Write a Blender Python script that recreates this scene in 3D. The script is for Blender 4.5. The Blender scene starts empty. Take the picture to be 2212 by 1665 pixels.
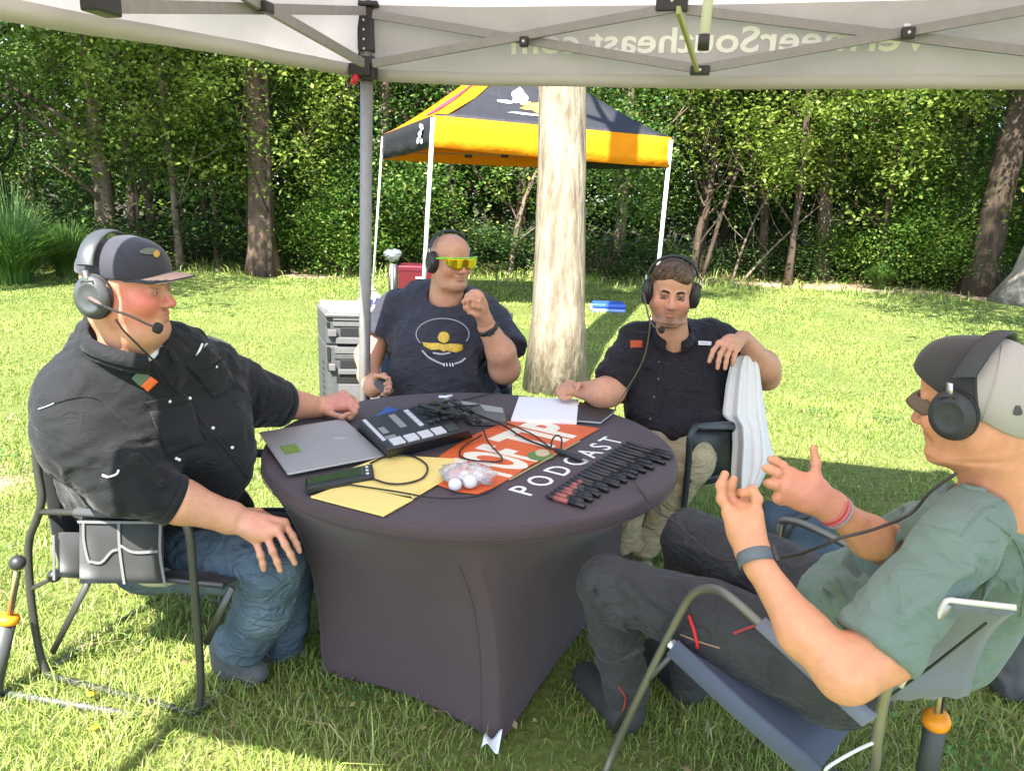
import bpy, bmesh, math, random
import numpy as np
from mathutils import Vector, Matrix, Quaternion
random.seed(7); rng = np.random.default_rng(11)
S = bpy.context.scene; COL = S.collection

# ---------------------------------------------------------------- camera
FPX = 1662.0; PITCH = math.radians(14.0); ROLL = math.radians(2.0); CAMP = np.array([0, 0, 1.65])
_fw = np.array([0, math.cos(PITCH), -math.sin(PITCH)]); _u0 = np.array([0, math.sin(PITCH), math.cos(PITCH)]); _r0 = np.array([1.0, 0, 0])
CR = math.cos(ROLL)*_r0 + math.sin(ROLL)*_u0; CU = -math.sin(ROLL)*_r0 + math.cos(ROLL)*_u0
cam = bpy.data.objects.new('camera', bpy.data.cameras.new('camera')); COL.objects.link(cam)
cam.data.sensor_width = 36; cam.data.lens = 36*FPX/2212; cam.data.clip_end = 500; cam.data.clip_start = 0.05
_m = Matrix((tuple(CR), tuple(CU), tuple(-_fw))).transposed().to_4x4(); _m.translation = Vector(CAMP); cam.matrix_world = _m
S.camera = cam

# ---------------------------------------------------------------- sky, sun, exposure
SUN_EL = math.radians(52); SH = np.array([0.27, 0.963]); SH /= np.linalg.norm(SH)      # ground direction in which shadows fall
SUN_STR = 5.0; SKY_STR = 0.13; EXPOSURE = 2.08
w = bpy.data.worlds.new('World'); S.world = w; w.use_nodes = True
nt = w.node_tree; bg = nt.nodes['Background']; sky = nt.nodes.new('ShaderNodeTexSky'); sky.sky_type = 'NISHITA'
sky.sun_disc = False; sky.sun_elevation = SUN_EL; sky.sun_rotation = math.atan2(-SH[0], -SH[1])
nt.links.new(sky.outputs[0], bg.inputs[0]); bg.inputs[1].default_value = SKY_STR
sl = bpy.data.lights.new('sun', 'SUN'); sl.energy = SUN_STR; sl.angle = math.radians(0.5); sl.color = (1, 0.95, 0.86)
so = bpy.data.objects.new('sun', sl); COL.objects.link(so); so.location = (-3, -9, 14)
_sd = Vector((SH[0]*math.cos(SUN_EL), SH[1]*math.cos(SUN_EL), -math.sin(SUN_EL)))
so.rotation_euler = _sd.to_track_quat('-Z', 'Y').to_euler()
S.view_settings.view_transform = 'Standard'; S.view_settings.look = 'None'; S.view_settings.exposure = EXPOSURE; S.view_settings.gamma = 1

# ---------------------------------------------------------------- measuring helpers: a sight line of the survey photo -> real place
def ray(x, y): return _fw + CR*((x-1106)/FPX) + CU*((832.5-y)/FPX)
def D(x, y, d): return CAMP + ray(x, y)*d
def PY(x, y, Y): r = ray(x, y); return CAMP + r*(Y/r[1])
def PZ(x, y, z): r = ray(x, y); return CAMP + r*((z-CAMP[2])/r[2])
def V(*a): return np.array(a, float)
def nrm(v): v = np.array(v, float); return v/max(np.linalg.norm(v), 1e-9)
def lerp(a, b, t): return np.array(a, float)*(1-t) + np.array(b, float)*t

# ---------------------------------------------------------------- materials
MATS = {}
def mat(name, col, rough=0.6, metal=0.0, var=0.0, vscale=8.0, col2=None, bump=0.0, bscale=60.0, transl=0.0, spec=0.5,
        sheen=0.0, sss=0.0, vcol=False, coat=0.0, weave=0.0, alpha=1.0, stretch=None, emit=0, detail=4, trans=0.0, wrk=0.0, wsc=11.0, wst=(1, 1, 1.7)):
    if name in MATS: return MATS[name]
    m = bpy.data.materials.new(name); MATS[name] = m; m.use_nodes = True; n = m.node_tree; N = n.nodes; L = n.links
    b = N['Principled BSDF']; out = N['Material Output']
    b.inputs['Roughness'].default_value = rough; b.inputs['Metallic'].default_value = metal
    b.inputs['Specular IOR Level'].default_value = spec; b.inputs['Base Color'].default_value = (*col, 1)
    if sheen: b.inputs['Sheen Weight'].default_value = sheen; b.inputs['Sheen Roughness'].default_value = 0.5
    if sss: b.inputs['Subsurface Weight'].default_value = sss; b.inputs['Subsurface Radius'].default_value = (1, .35, .2); b.inputs['Subsurface Scale'].default_value = 0.006
    if coat: b.inputs['Coat Weight'].default_value = coat; b.inputs['Coat Roughness'].default_value = 0.1
    if alpha < 1: b.inputs['Alpha'].default_value = alpha
    if trans: b.inputs['Transmission Weight'].default_value = trans
    csock = None
    tc = N.new('ShaderNodeTexCoord'); src = tc.outputs['Object']
    if stretch:
        mp = N.new('ShaderNodeMapping'); mp.inputs['Scale'].default_value = stretch; L.new(src, mp.inputs[0]); src = mp.outputs[0]
    if vcol:
        a = N.new('ShaderNodeAttribute'); a.attribute_name = 'Col'; csock = a.outputs['Color']
    if var or col2:
        t = N.new('ShaderNodeTexNoise'); t.inputs['Scale'].default_value = vscale; t.inputs['Detail'].default_value = detail; t.inputs['Roughness'].default_value = .6
        L.new(src, t.inputs['Vector'])
        if col2:
            r = N.new('ShaderNodeValToRGB'); r.color_ramp.elements[0].position = .35; r.color_ramp.elements[1].position = .65
            r.color_ramp.elements[0].color = (*col, 1); r.color_ramp.elements[1].color = (*col2, 1); L.new(t.outputs['Fac'], r.inputs[0]); csock = r.outputs[0]
        if var:
            mr = N.new('ShaderNodeMapRange'); mr.inputs[1].default_value = .3; mr.inputs[2].default_value = .7
            mr.inputs[3].default_value = 1-var; mr.inputs[4].default_value = 1+var; L.new(t.outputs['Fac'], mr.inputs[0])
            mx = N.new('ShaderNodeVectorMath'); mx.operation = 'SCALE'
            if csock: L.new(csock, mx.inputs[0])
            else: mx.inputs[0].default_value = col
            L.new(mr.outputs[0], mx.inputs['Scale']); csock = mx.outputs[0]
    if csock: L.new(csock, b.inputs['Base Color'])
    nsock = None
    if weave:
        wv = N.new('ShaderNodeTexNoise'); wv.inputs['Scale'].default_value = 900; wv.inputs['Detail'].default_value = 1; L.new(tc.outputs['Object'], wv.inputs['Vector'])
        bp = N.new('ShaderNodeBump'); bp.inputs['Strength'].default_value = weave; bp.inputs['Distance'].default_value = .0006; L.new(wv.outputs[0], bp.inputs['Height']); nsock = bp.outputs[0]
    if wrk:      # soft creases of worn cloth: distorted ridged noise, two sizes
        mp2 = N.new('ShaderNodeMapping'); mp2.inputs['Scale'].default_value = wst; L.new(tc.outputs['Object'], mp2.inputs[0])
        for sc_w, st_w in ((wsc, 1.0), (wsc*2.7, .5)):
            tw_ = N.new('ShaderNodeTexNoise'); tw_.inputs['Scale'].default_value = sc_w; tw_.inputs['Detail'].default_value = 2; tw_.inputs['Distortion'].default_value = .9; L.new(mp2.outputs[0], tw_.inputs['Vector'])
            a1 = N.new('ShaderNodeMath'); a1.operation = 'SUBTRACT'; a1.inputs[1].default_value = .5; L.new(tw_.outputs[0], a1.inputs[0]); a2 = N.new('ShaderNodeMath'); a2.operation = 'ABSOLUTE'; L.new(a1.outputs[0], a2.inputs[0])
            a3 = N.new('ShaderNodeMath'); a3.operation = 'POWER'; a3.inputs[1].default_value = .6; L.new(a2.outputs[0], a3.inputs[0])
            bw = N.new('ShaderNodeBump'); bw.invert = True; bw.inputs['Strength'].default_value = min(1, wrk*st_w); bw.inputs['Distance'].default_value = .16/sc_w*wrk*2; L.new(a3.outputs[0], bw.inputs['Height'])
            if nsock: L.new(nsock, bw.inputs['Normal'])
            nsock = bw.outputs[0]
    if bump:
        t2 = N.new('ShaderNodeTexNoise'); t2.inputs['Scale'].default_value = bscale; t2.inputs['Detail'].default_value = 5; L.new(src, t2.inputs['Vector'])
        bp = N.new('ShaderNodeBump'); bp.inputs['Strength'].default_value = min(1, bump); bp.inputs['Distance'].default_value = 0.25/bscale*max(1, bump); L.new(t2.outputs[0], bp.inputs['Height'])
        if nsock: L.new(nsock, bp.inputs['Normal'])
        nsock = bp.outputs[0]
    if nsock: L.new(nsock, b.inputs['Normal'])
    if transl:
        tr = N.new('ShaderNodeBsdfTranslucent'); mx = N.new('ShaderNodeMixShader'); mx.inputs[0].default_value = transl
        if csock: L.new(csock, tr.inputs[0])
        else: tr.inputs[0].default_value = (*col, 1)
        L.new(b.outputs[0], mx.inputs[1]); L.new(tr.outputs[0], mx.inputs[2]); L.new(mx.outputs[0], out.inputs[0])
    return m

# ---------------------------------------------------------------- object bookkeeping
ORG = {}
def tag(o, label=None, cat=None, group=None, kind=None):
    if label: o['label'] = label
    if cat: o['category'] = cat
    if group: o['group'] = group
    if kind: o['kind'] = kind
    return o
def thing(name, loc, label, cat, group=None):
    o = bpy.data.objects.new(name, None); COL.objects.link(o); o.empty_display_size = .1
    loc = np.array(loc, float); o.location = loc; ORG[o.name] = loc
    return tag(o, label, cat, group)
def link(name, me, parent=None, m=None, smooth=False, origin=None):
    """me has world coordinates; the object is placed under parent (or at its own base)."""
    o = bpy.data.objects.new(name, me); COL.objects.link(o)
    if parent is not None:
        org = ORG[parent.name]; off = np.zeros(3); o.parent = parent
    else:
        if origin is None:
            c = np.empty(len(me.vertices)*3); me.vertices.foreach_get('co', c); c = c.reshape(-1, 3); origin = np.array([c[:, 0].mean(), c[:, 1].mean(), c[:, 2].min()])
        org = np.array(origin, float); o.location = org
    ORG[o.name] = org; me.transform(Matrix.Translation(-Vector(org)))
    if m is not None:
        for q in (m if isinstance(m, (list, tuple)) else [m]): me.materials.append(q)
    if smooth: me.shade_smooth()
    return o
def np_mesh(name, v, f, smooth=True, col=None):
    """v (n,3); f (m,3|4) int arrays"""
    me = bpy.data.meshes.new(name); v = np.asarray(v, np.float32); f = np.asarray(f, np.int32); k = f.shape[1]
    me.vertices.add(len(v)); me.vertices.foreach_set('co', v.ravel()); me.loops.add(f.size); me.loops.foreach_set('vertex_index', f.ravel())
    me.polygons.add(len(f)); me.polygons.foreach_set('loop_start', np.arange(0, f.size, k, dtype=np.int32))
    me.update(calc_edges=True)
    if smooth: me.shade_smooth()
    if col is not None:
        a = me.color_attributes.new('Col', 'FLOAT_COLOR', 'POINT'); c = np.ones((len(v), 4), np.float32); c[:, :3] = col; a.data.foreach_set('color', c.ravel())
    return me

class MB:
    """collects shapes in world coordinates and builds ONE mesh object"""
    def __init__(s): s.v = []; s.f = []; s.mi = []; s.cur = 0; s.sm = []
    def add(s, vs, fs, smooth=False):
        o = len(s.v); s.v += [tuple(map(float, p)) for p in vs]
        for f in fs: s.f.append([o+i for i in f]); s.mi.append(s.cur); s.sm.append(smooth)
        return s
    def box(s, c, size, R=None, bev=0.0):
        hx, hy, hz = [q/2 for q in size]; R = np.eye(3) if R is None else np.array(R)
        if bev <= 0:
            P = [(x, y, z) for x in (-hx, hx) for y in (-hy, hy) for z in (-hz, hz)]
            Fs = [(0, 1, 3, 2), (4, 6, 7, 5), (0, 4, 5, 1), (2, 3, 7, 6), (0, 2, 6, 4), (1, 5, 7, 3)]
            return s.add([np.array(c)+R@np.array(p) for p in P], Fs)
        bev = min(bev, hx*.95, hy*.95, hz*.95)
        bm = bmesh.new(); bmesh.ops.create_cube(bm, size=1)
        for q in bm.verts: q.co = Vector((q.co.x*2*hx, q.co.y*2*hy, q.co.z*2*hz))
        bmesh.ops.bevel(bm, geom=bm.edges[:], offset=bev, segments=2, affect='EDGES', profile=.6)
        bm.verts.ensure_lookup_table(); s.add([np.array(c)+R@np.array(q.co) for q in bm.verts], [[q.index for q in f.verts] for f in bm.faces], False); bm.free(); return s
    def tube(s, pts, r, n=10, closed=False, flat=None, up=None, caps=True):
        """pts list; r radius or list; flat=(a,b) elliptic/rect section scale"""
        P = [np.array(p, float) for p in pts]; m = len(P); rr = r if isinstance(r, (list, tuple, np.ndarray)) else [r]*m
        T = []
        for i in range(m):
            a = P[(i-1) % m] if (closed or i > 0) else P[i]; b = P[(i+1) % m] if (closed or i < m-1) else P[i]; T.append(nrm(b-a))
        ref = np.array(up if up is not None else ((0, 0, 1) if abs(T[0][2]) < .9 else (1, 0, 0)), float)
        N0 = nrm(ref - T[0]*(ref@T[0])); vs = []; fa, fb = flat if flat else (1, 1)
        for i in range(m):
            N0 = nrm(N0 - T[i]*(N0@T[i])) if up is None else nrm(ref - T[i]*(ref@T[i])); B = np.cross(T[i], N0)
            for k in range(n):
                a = 2*math.pi*k/n + (math.pi/n if n == 4 else 0); vs.append(P[i] + (N0*math.cos(a)*fa + B*math.sin(a)*fb)*rr[i])
        fs = []
        for i in range(m if closed else m-1):
            j = (i+1) % m
            for k in range(n): k2 = (k+1) % n; fs.append((i*n+k, i*n+k2, j*n+k2, j*n+k))
        if caps and not closed: fs.append(tuple(range(n-1, -1, -1))); fs.append(tuple((m-1)*n+k for k in range(n)))
        return s.add(vs, fs, n > 6)
    def lathe(s, base, prof, n=20, axis=(0, 0, 1)):
        ax = nrm(axis); e = nrm(np.cross(ax, (1, 0, 0) if abs(ax[0]) < .9 else (0, 1, 0))); g = np.cross(ax, e); vs = []; fs = []
        for (r, h) in prof:
            for k in range(n): a = 2*math.pi*k/n; vs.append(np.array(base)+ax*h+(e*math.cos(a)+g*math.sin(a))*r)
        for i in range(len(prof)-1):
            for k in range(n): k2 = (k+1) % n; fs.append((i*n+k, i*n+k2, (i+1)*n+k2, (i+1)*n+k))
        fs.append(tuple(range(n-1, -1, -1))); fs.append(tuple((len(prof)-1)*n+k for k in range(n)))
        return s.add(vs, fs, True)
    def prism(s, poly, ex, smooth=False):
        """poly: list of 3D points (planar), ex: extrusion vector"""
        n = len(poly); ex = np.array(ex, float); a = [np.array(p, float) for p in poly]; b = [p+ex for p in a]
        fs = [tuple(range(n)), tuple(range(2*n-1, n-1, -1))] + [(i, i+n, (i+1) % n+n, (i+1) % n) for i in range(n)]
        return s.add(a+b, fs, smooth)
    def grid(s, rows, smooth=True, closed_u=False):
        m = len(rows); n = len(rows[0]); fs = []
        for i in range(m-1):
            for k in range(n if closed_u else n-1): k2 = (k+1) % n; fs.append((i*n+k, i*n+k2, (i+1)*n+k2, (i+1)*n+k))
        return s.add([p for r in rows for p in r], fs, smooth)
    def ball(s, c, r, n=14, R=None):
        r = [r]*3 if not isinstance(r, (list, tuple)) else r; R = np.eye(3) if R is None else R; rows = []
        for i in range(n+1):
            t = math.pi*i/n; rows.append([np.array(c)+R@np.array((r[0]*math.sin(t)*math.cos(q), r[1]*math.sin(t)*math.sin(q), r[2]*math.cos(t))) for q in [2*math.pi*k/(2*n) for k in range(2*n)]])
        return s.grid(rows, True, True)
    def build(s, name, m, parent=None, solid=0.0, origin=None, normals=True):
        me = bpy.data.meshes.new(name); me.from_pydata(s.v, [], s.f); me.validate(clean_customdata=False)
        if len(me.polygons) == len(s.f): me.polygons.foreach_set('use_smooth', s.sm); me.polygons.foreach_set('material_index', s.mi)
        if normals:
            bm = bmesh.new(); bm.from_mesh(me); bmesh.ops.recalc_face_normals(bm, faces=bm.faces[:]); bm.to_mesh(me); bm.free()
        o = link(name, me, parent, m, origin=origin)
        if solid: q = o.modifiers.new('thickness', 'SOLIDIFY'); q.thickness = solid; q.offset = 0
        return o

def curve_pts(ctrl, n=10):
    """Catmull-Rom through ctrl"""
    P = [np.array(p, float) for p in ctrl]; P = [2*P[0]-P[1]] + P + [2*P[-1]-P[-2]]; out = []
    for i in range(1, len(P)-2):
        for k in range(n):
            t = k/n; a, b, c, d = P[i-1:i+3]
            out.append(.5*((2*b)+(-a+c)*t+(2*a-5*b+4*c-d)*t*t+(-a+3*b-3*c+d)*t**3))
    out.append(P[-2]); return out
def text_obj(name, txt, size, origin, xdir, ydir, m, parent, ext=0.001, xs=1.0, align='LEFT', bold=0.0, shear=0.0, sp=1.0, wrap=None):
    c = bpy.data.curves.new(name, 'FONT'); c.body = txt; c.size = size; c.extrude = ext; c.align_x = align; c.offset = bold; c.shear = shear; c.space_character = sp; c.resolution_u = 3
    t = bpy.data.objects.new(name+'_tmp', c); COL.objects.link(t); dg = bpy.context.evaluated_depsgraph_get(); me = bpy.data.meshes.new_from_object(t.evaluated_get(dg)); bpy.data.objects.remove(t)
    x = nrm(xdir); y = nrm(np.array(ydir)-x*(np.array(ydir)@x)); z = np.cross(x, y); n = len(me.vertices); co = np.empty(n*3); me.vertices.foreach_get('co', co); co = co.reshape(-1, 3)
    wv = np.array(origin)[None]+co[:, :1]*xs*x+co[:, 1:2]*y+co[:, 2:3]*z
    if wrap: wv = wrap(wv)
    me.vertices.foreach_set('co', wv.ravel()); me.update(); me.materials.clear()
    return link(name, me, parent, m)

# ---------------------------------------------------------------- smooth noise (numpy)
_lat = rng.random((64, 64, 64)).astype(np.float32)
def vnoise(p):
    p = np.asarray(p, np.float32); i = np.floor(p).astype(np.int64); f = p-i; f = f*f*(3-2*f); i0 = i & 63; i1 = (i+1) & 63
    x0, y0, z0 = i0[..., 0], i0[..., 1], i0[..., 2]; x1, y1, z1 = i1[..., 0], i1[..., 1], i1[..., 2]; fx, fy, fz = f[..., 0], f[..., 1], f[..., 2]
    a = _lat[x0, y0, z0]*(1-fx)+_lat[x1, y0, z0]*fx; b = _lat[x0, y1, z0]*(1-fx)+_lat[x1, y1, z0]*fx
    c = _lat[x0, y0, z1]*(1-fx)+_lat[x1, y0, z1]*fx; d = _lat[x0, y1, z1]*(1-fx)+_lat[x1, y1, z1]*fx
    return (a*(1-fy)+b*fy)*(1-fz)+(c*(1-fy)+d*fy)*fz
def fbm(p, o=3):
    s = 0; a = .5; p = np.asarray(p, np.float32)
    for k in range(o): s = s+a*(vnoise(p)*2-1); p = p*2.03+17.1; a *= .5
    return s
# ================================================================ SETTING
# ---- ground (one sheet, gently uneven, to the horizon)
def gz(x, y):
    x = np.asarray(x, float); y = np.asarray(y, float)
    return .012*np.sin(x*1.3+y*.7)*np.sin(y*.9-x*.4)*np.clip((y-3)/4, 0, 1)
DIRT = [(7.2, 16.0, 3.6, .95), (-2.75, 2.35, .5, .4), (-3.2, 3.9, .5, .35), (9.6, 15.2, 1.5, .8), (-3.9, 14.7, .9, .35), (-2.2, 1.9, .3, .15)]
def dirt_amount(x, y):
    a = np.zeros_like(np.asarray(x, float))
    for cx, cy, rx, ry in DIRT: a = np.maximum(a, 1-((x-cx)/rx)**2-((y-cy)/ry)**2)
    a = np.clip(a*1.6+.9*fbm(np.stack([x*3, y*3, x*0+2], -1), 3), 0, 1)
    return a*(1-np.clip((np.maximum.reduce([((x-cx)/rx)**2+((y-cy)/ry)**2 for cx, cy, rx, ry in DIRT]) > 1e9), 0, 1))*np.clip(np.maximum.reduce([1.7-((x-cx)/rx)**2-((y-cy)/ry)**2 for cx, cy, rx, ry in DIRT]), 0, 1)
xs = np.concatenate([[-220, -90, -45], np.linspace(-26, 26, 210), [45, 90, 220]]); ys = np.concatenate([[-60, -15, -4], np.linspace(-1, 30, 170), [45, 90, 260]])
gx, gy = np.meshgrid(xs, ys, indexing='ij'); gv = np.stack([gx, gy, gz(gx, gy)], -1).reshape(-1, 3); nx, ny = gx.shape
ii = (np.arange(nx-1)[:, None]*ny+np.arange(ny-1)[None]).ravel(); gf = np.stack([ii, ii+ny, ii+ny+1, ii+1], -1)
da = dirt_amount(gv[:, 0], gv[:, 1])[:, None]; n1 = (.5+.8*fbm(gv*1.1, 3))[:, None]
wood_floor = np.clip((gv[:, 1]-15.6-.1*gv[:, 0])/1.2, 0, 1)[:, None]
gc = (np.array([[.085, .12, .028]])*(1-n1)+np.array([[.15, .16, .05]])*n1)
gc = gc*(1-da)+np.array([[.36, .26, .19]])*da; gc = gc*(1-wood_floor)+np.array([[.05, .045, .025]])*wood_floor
me = np_mesh('ground', gv, gf, True, gc)
tag(link('ground', me, None, mat('ground', (.1, .1, .1), .95, vcol=True, var=.35, vscale=30, bump=.8, bscale=40, spec=.1), origin=(0, 0, 0)), kind='structure')

# ---- grass: blades grown from the ground
def blades(n, xr, yr, h, wd, lean, seed, dens=None, dry=.12):
    g = np.random.default_rng(seed); x = g.uniform(*xr, n); y = g.uniform(*yr, n); ok = (np.abs(x) < .74*y+1.6)
    d = dirt_amount(x, y); ok &= g.random(n) > d*1.1
    cl = fbm(np.stack([x*2.2, y*2.2, x*0], -1), 3); ok &= g.random(n) < (.62+.9*cl)
    x = x[ok]; y = y[ok]; n = len(x); cl = cl[ok]
    hh = h*(.45+.9*g.random(n)**1.6)*(1+.7*cl); a = g.random(n)*6.283; l = lean*(.3+1.1*g.random(n)); b = a+1.57+.5*g.normal(size=n)
    ww = wd*(.6+.8*g.random(n)); z = gz(x, y)-.004
    base = np.stack([x, y, z], -1); dx = np.stack([np.cos(b), np.sin(b), b*0], -1)*ww[:, None]*.5; ld = np.stack([np.cos(a), np.sin(a), a*0], -1)
    up = np.array([[0, 0, 1.]]); m1 = base+up*(hh*.55)[:, None]+ld*(hh*l*.3)[:, None]; tip = base+up*(hh*(1-.3*l))[:, None]+ld*(hh*l*1.0)[:, None]
    v = np.stack([base-dx, base+dx, m1+dx*.75, m1-dx*.75, tip], 1).reshape(-1, 3); o = np.arange(n)[:, None]*5
    f = np.concatenate([o+np.array([[0, 1, 2]]), o+np.array([[0, 2, 3]]), o+np.array([[3, 2, 4]])], 0)
    c1 = np.array([.12, .215, .03]); c2 = np.array([.32, .40, .09]); t = np.clip(.5+.9*cl+.25*g.normal(size=n), 0, 1)[:, None]
    c = c1*(1-t)+c2*t; dd = g.random(n) < dry; c[dd] = np.array([.36, .31, .15])*(.6+.6*g.random((dd.sum(), 1)))
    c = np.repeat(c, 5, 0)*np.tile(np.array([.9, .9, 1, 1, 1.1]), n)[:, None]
    return v, f, c
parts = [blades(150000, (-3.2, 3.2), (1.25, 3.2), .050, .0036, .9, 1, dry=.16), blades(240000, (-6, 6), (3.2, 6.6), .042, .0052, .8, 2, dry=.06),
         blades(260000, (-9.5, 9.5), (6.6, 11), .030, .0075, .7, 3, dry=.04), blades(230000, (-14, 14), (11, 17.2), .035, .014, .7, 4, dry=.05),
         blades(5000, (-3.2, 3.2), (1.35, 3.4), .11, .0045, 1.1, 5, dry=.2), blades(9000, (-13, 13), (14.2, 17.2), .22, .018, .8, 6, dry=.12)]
o = 0; vv = []; ff = []; cc = []
for v, f, c in parts: vv.append(v); ff.append(f+o); cc.append(c); o += len(v)
leafm = lambda nm, **k: mat(nm, (.1, .1, .1), .55, vcol=True, transl=.38, spec=.35, **k)
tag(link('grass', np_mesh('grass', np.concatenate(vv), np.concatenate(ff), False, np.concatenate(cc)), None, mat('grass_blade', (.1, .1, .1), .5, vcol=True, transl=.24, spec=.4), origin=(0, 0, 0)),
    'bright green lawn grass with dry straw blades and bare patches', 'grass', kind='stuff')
# clover-like leaves in the lawn at the right of the table
# ---- foliage
def leaf_cloud(pts, size, seed, c1, c2, flat=.5, droop=.2, yel=.04):
    """one folded leaf per point: two triangles-pairs along a midrib"""
    g = np.random.default_rng(seed); n = len(pts); a = g.random(n)*6.283; el = g.normal(0, .5, n)-droop
    d = np.stack([np.cos(a)*np.cos(el), np.sin(a)*np.cos(el), np.sin(el)], -1); up = g.normal(size=(n, 3))*flat+np.array([0, 0, 1.]); s = np.cross(d, up); s /= np.linalg.norm(s, axis=1)[:, None]+1e-6
    nn = np.cross(s, d); L = (size*(.55+.8*g.random(n)))[:, None]; W = L*.30
    p = pts; v = np.stack([p, p+d*L*.45+s*W+nn*L*.06, p+d*L, p+d*L*.45-s*W+nn*L*.06], 1).reshape(-1, 3); f = (np.arange(n)[:, None]*4+np.array([[0, 1, 2, 3]]))
    t = np.clip(.5+.28*g.normal(size=n)+.5*fbm(pts*.9+seed, 2), 0, 1)[:, None]; c = np.array(c1)*(1-t)+np.array(c2)*t
    y = g.random(n) < yel; c[y] = np.array([.30, .30, .07])
    return v, f, np.repeat(c, 4, 0)
def crown_mesh(name, blobs, nleaf, size, seed, c1=(.045, .115, .018), c2=(.19, .29, .05), cl=.16, per=26, zmin=.05, thr=.0, nf=.85):
    """blobs: (x,y,z,rx,ry,rz); leaves hang in sprays round twig points spread through the volume"""
    g = np.random.default_rng(seed); nt_ = nleaf//per; B = np.array(blobs, float); wt = B[:, 3]*B[:, 4]*B[:, 5]; wt /= wt.sum()
    k = g.choice(len(B), nt_, p=wt); u = g.normal(size=(nt_, 3)); u /= np.linalg.norm(u, axis=1)[:, None]; r = g.random(nt_)**.42
    tw = B[k, :3]+u*r[:, None]*B[k, 3:6]; keep = fbm(tw*nf+seed*3.3, 3) > thr; tw = tw[keep & (tw[:, 2] > zmin)]
    pts = np.repeat(tw, per, 0); dirs = g.normal(size=(len(tw), 3)); dirs /= np.linalg.norm(dirs, axis=1)[:, None]
    pts = pts+np.repeat(dirs, per, 0)*(g.random(len(pts))[:, None]*cl*2.2)+g.normal(size=pts.shape)*cl*np.array([1, 1, .7]); pts = pts[pts[:, 2] > zmin*.5]
    v, f, c = leaf_cloud(pts, size, seed+1, c1, c2)
    return v, f, c
def trunk_mb(base, h, r0, lean=(0, 0), limbs=6, seed=0, lh=(1.2, 4), flare=1.6, lr=.35):
    g = random.Random(seed); mb = MB(); P = []; R = []; n = 14; b = np.array(base, float)
    for i in range(n):
        t = i/(n-1); P.append(b+V(lean[0]*t+.05*math.sin(5*t+seed), lean[1]*t+.05*math.cos(4*t+seed), h*t-.05)); R.append(r0*(1-.6*t)*(1+(flare-1)*math.exp(-t*h/.28)))
    mb.tube(P, R, 14)
    for k in range(limbs):
        t = (lh[0]+(lh[1]-lh[0])*(k+g.random()*.6)/limbs)/h; i = min(n-2, int(t*(n-1))); p = P[i]; a = g.random()*6.28; L = 1.2+g.random()*1.6
        q = [p]; d = nrm((math.cos(a), math.sin(a), .6+g.random()*.6))
        for s in range(5): d = nrm(d+V(g.gauss(0, .15), g.gauss(0, .15), g.gauss(0, .12)+.03)); q.append(q[-1]+d*L/5)
        mb.tube(q, [R[i]*lr*(1-.17*s) for s in range(6)], 7)
        for s in (2, 3, 4):
            e = nrm(d+V(g.gauss(0, .7), g.gauss(0, .7), g.gauss(0, .3))); mb.tube([q[s], q[s]+e*.35, q[s]+e*.75+V(0, 0, .1)], [R[i]*lr*.4, R[i]*lr*.25, .006], 5)
    return mb
bark = mat('bark_grey_brown', (.12, .085, .062), .9, col2=(.2, .155, .12), vscale=9, stretch=(1, 1, .18), bump=1.6, bscale=22, spec=.15)
barkd = mat('bark_dark', (.05, .036, .026), .9, col2=(.10, .075, .055), vscale=9, stretch=(1, 1, .2), bump=1.4, bscale=24, spec=.15)
foli = leafm('tree_leaf', var=.0)
# crown prototypes (local, foot of the tree at the origin)
PROT = {}
def proto(key, *a, **k):
    v, f, c = crown_mesh(key, *a, **k); PROT[key] = np_mesh(key, v, f, False, c); PROT[key].materials.append(foli)
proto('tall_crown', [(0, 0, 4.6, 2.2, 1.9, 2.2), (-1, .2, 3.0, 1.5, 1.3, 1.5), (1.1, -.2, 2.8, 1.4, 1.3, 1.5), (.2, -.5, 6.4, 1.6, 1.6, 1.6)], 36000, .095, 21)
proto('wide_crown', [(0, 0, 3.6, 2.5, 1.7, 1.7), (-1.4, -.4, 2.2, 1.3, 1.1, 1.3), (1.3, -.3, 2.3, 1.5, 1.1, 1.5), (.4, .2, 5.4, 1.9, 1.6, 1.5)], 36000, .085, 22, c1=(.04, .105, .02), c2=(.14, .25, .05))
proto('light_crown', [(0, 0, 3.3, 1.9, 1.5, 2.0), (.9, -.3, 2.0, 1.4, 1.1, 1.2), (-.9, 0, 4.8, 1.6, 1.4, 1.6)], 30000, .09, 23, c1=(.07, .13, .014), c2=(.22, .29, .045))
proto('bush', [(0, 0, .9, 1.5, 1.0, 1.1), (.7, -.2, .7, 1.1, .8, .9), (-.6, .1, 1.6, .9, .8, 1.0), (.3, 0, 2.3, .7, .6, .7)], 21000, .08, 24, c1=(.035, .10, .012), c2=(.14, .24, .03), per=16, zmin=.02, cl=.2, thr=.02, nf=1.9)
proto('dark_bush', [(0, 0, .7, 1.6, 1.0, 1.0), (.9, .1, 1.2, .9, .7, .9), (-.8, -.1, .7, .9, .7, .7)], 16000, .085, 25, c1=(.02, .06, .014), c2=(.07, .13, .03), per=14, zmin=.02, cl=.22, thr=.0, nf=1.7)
def add_tree(name, crown, x, y, label, cat, s=1.0, rot=0, tr=.13, th=7.5, lean=(0, 0), m=None, group=None, sz=None, seed=0, limbs=7, top=1.0):
    z = float(gz(x, y)); t = thing(name, (x, y, z), label, cat, group)
    trunk_mb((x, y, z), th, tr, lean, limbs, seed).build('trunk', m or bark, t)
    c = bpy.data.objects.new('crown', PROT[crown]); COL.objects.link(c); c.parent = t; c.rotation_euler = (0, 0, rot); c.scale = (s, s, (sz or s)); c.location = (lean[0]*.6, lean[1]*.6, top-1)
    return t
G = 'trees at the edge of the woods'
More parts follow.
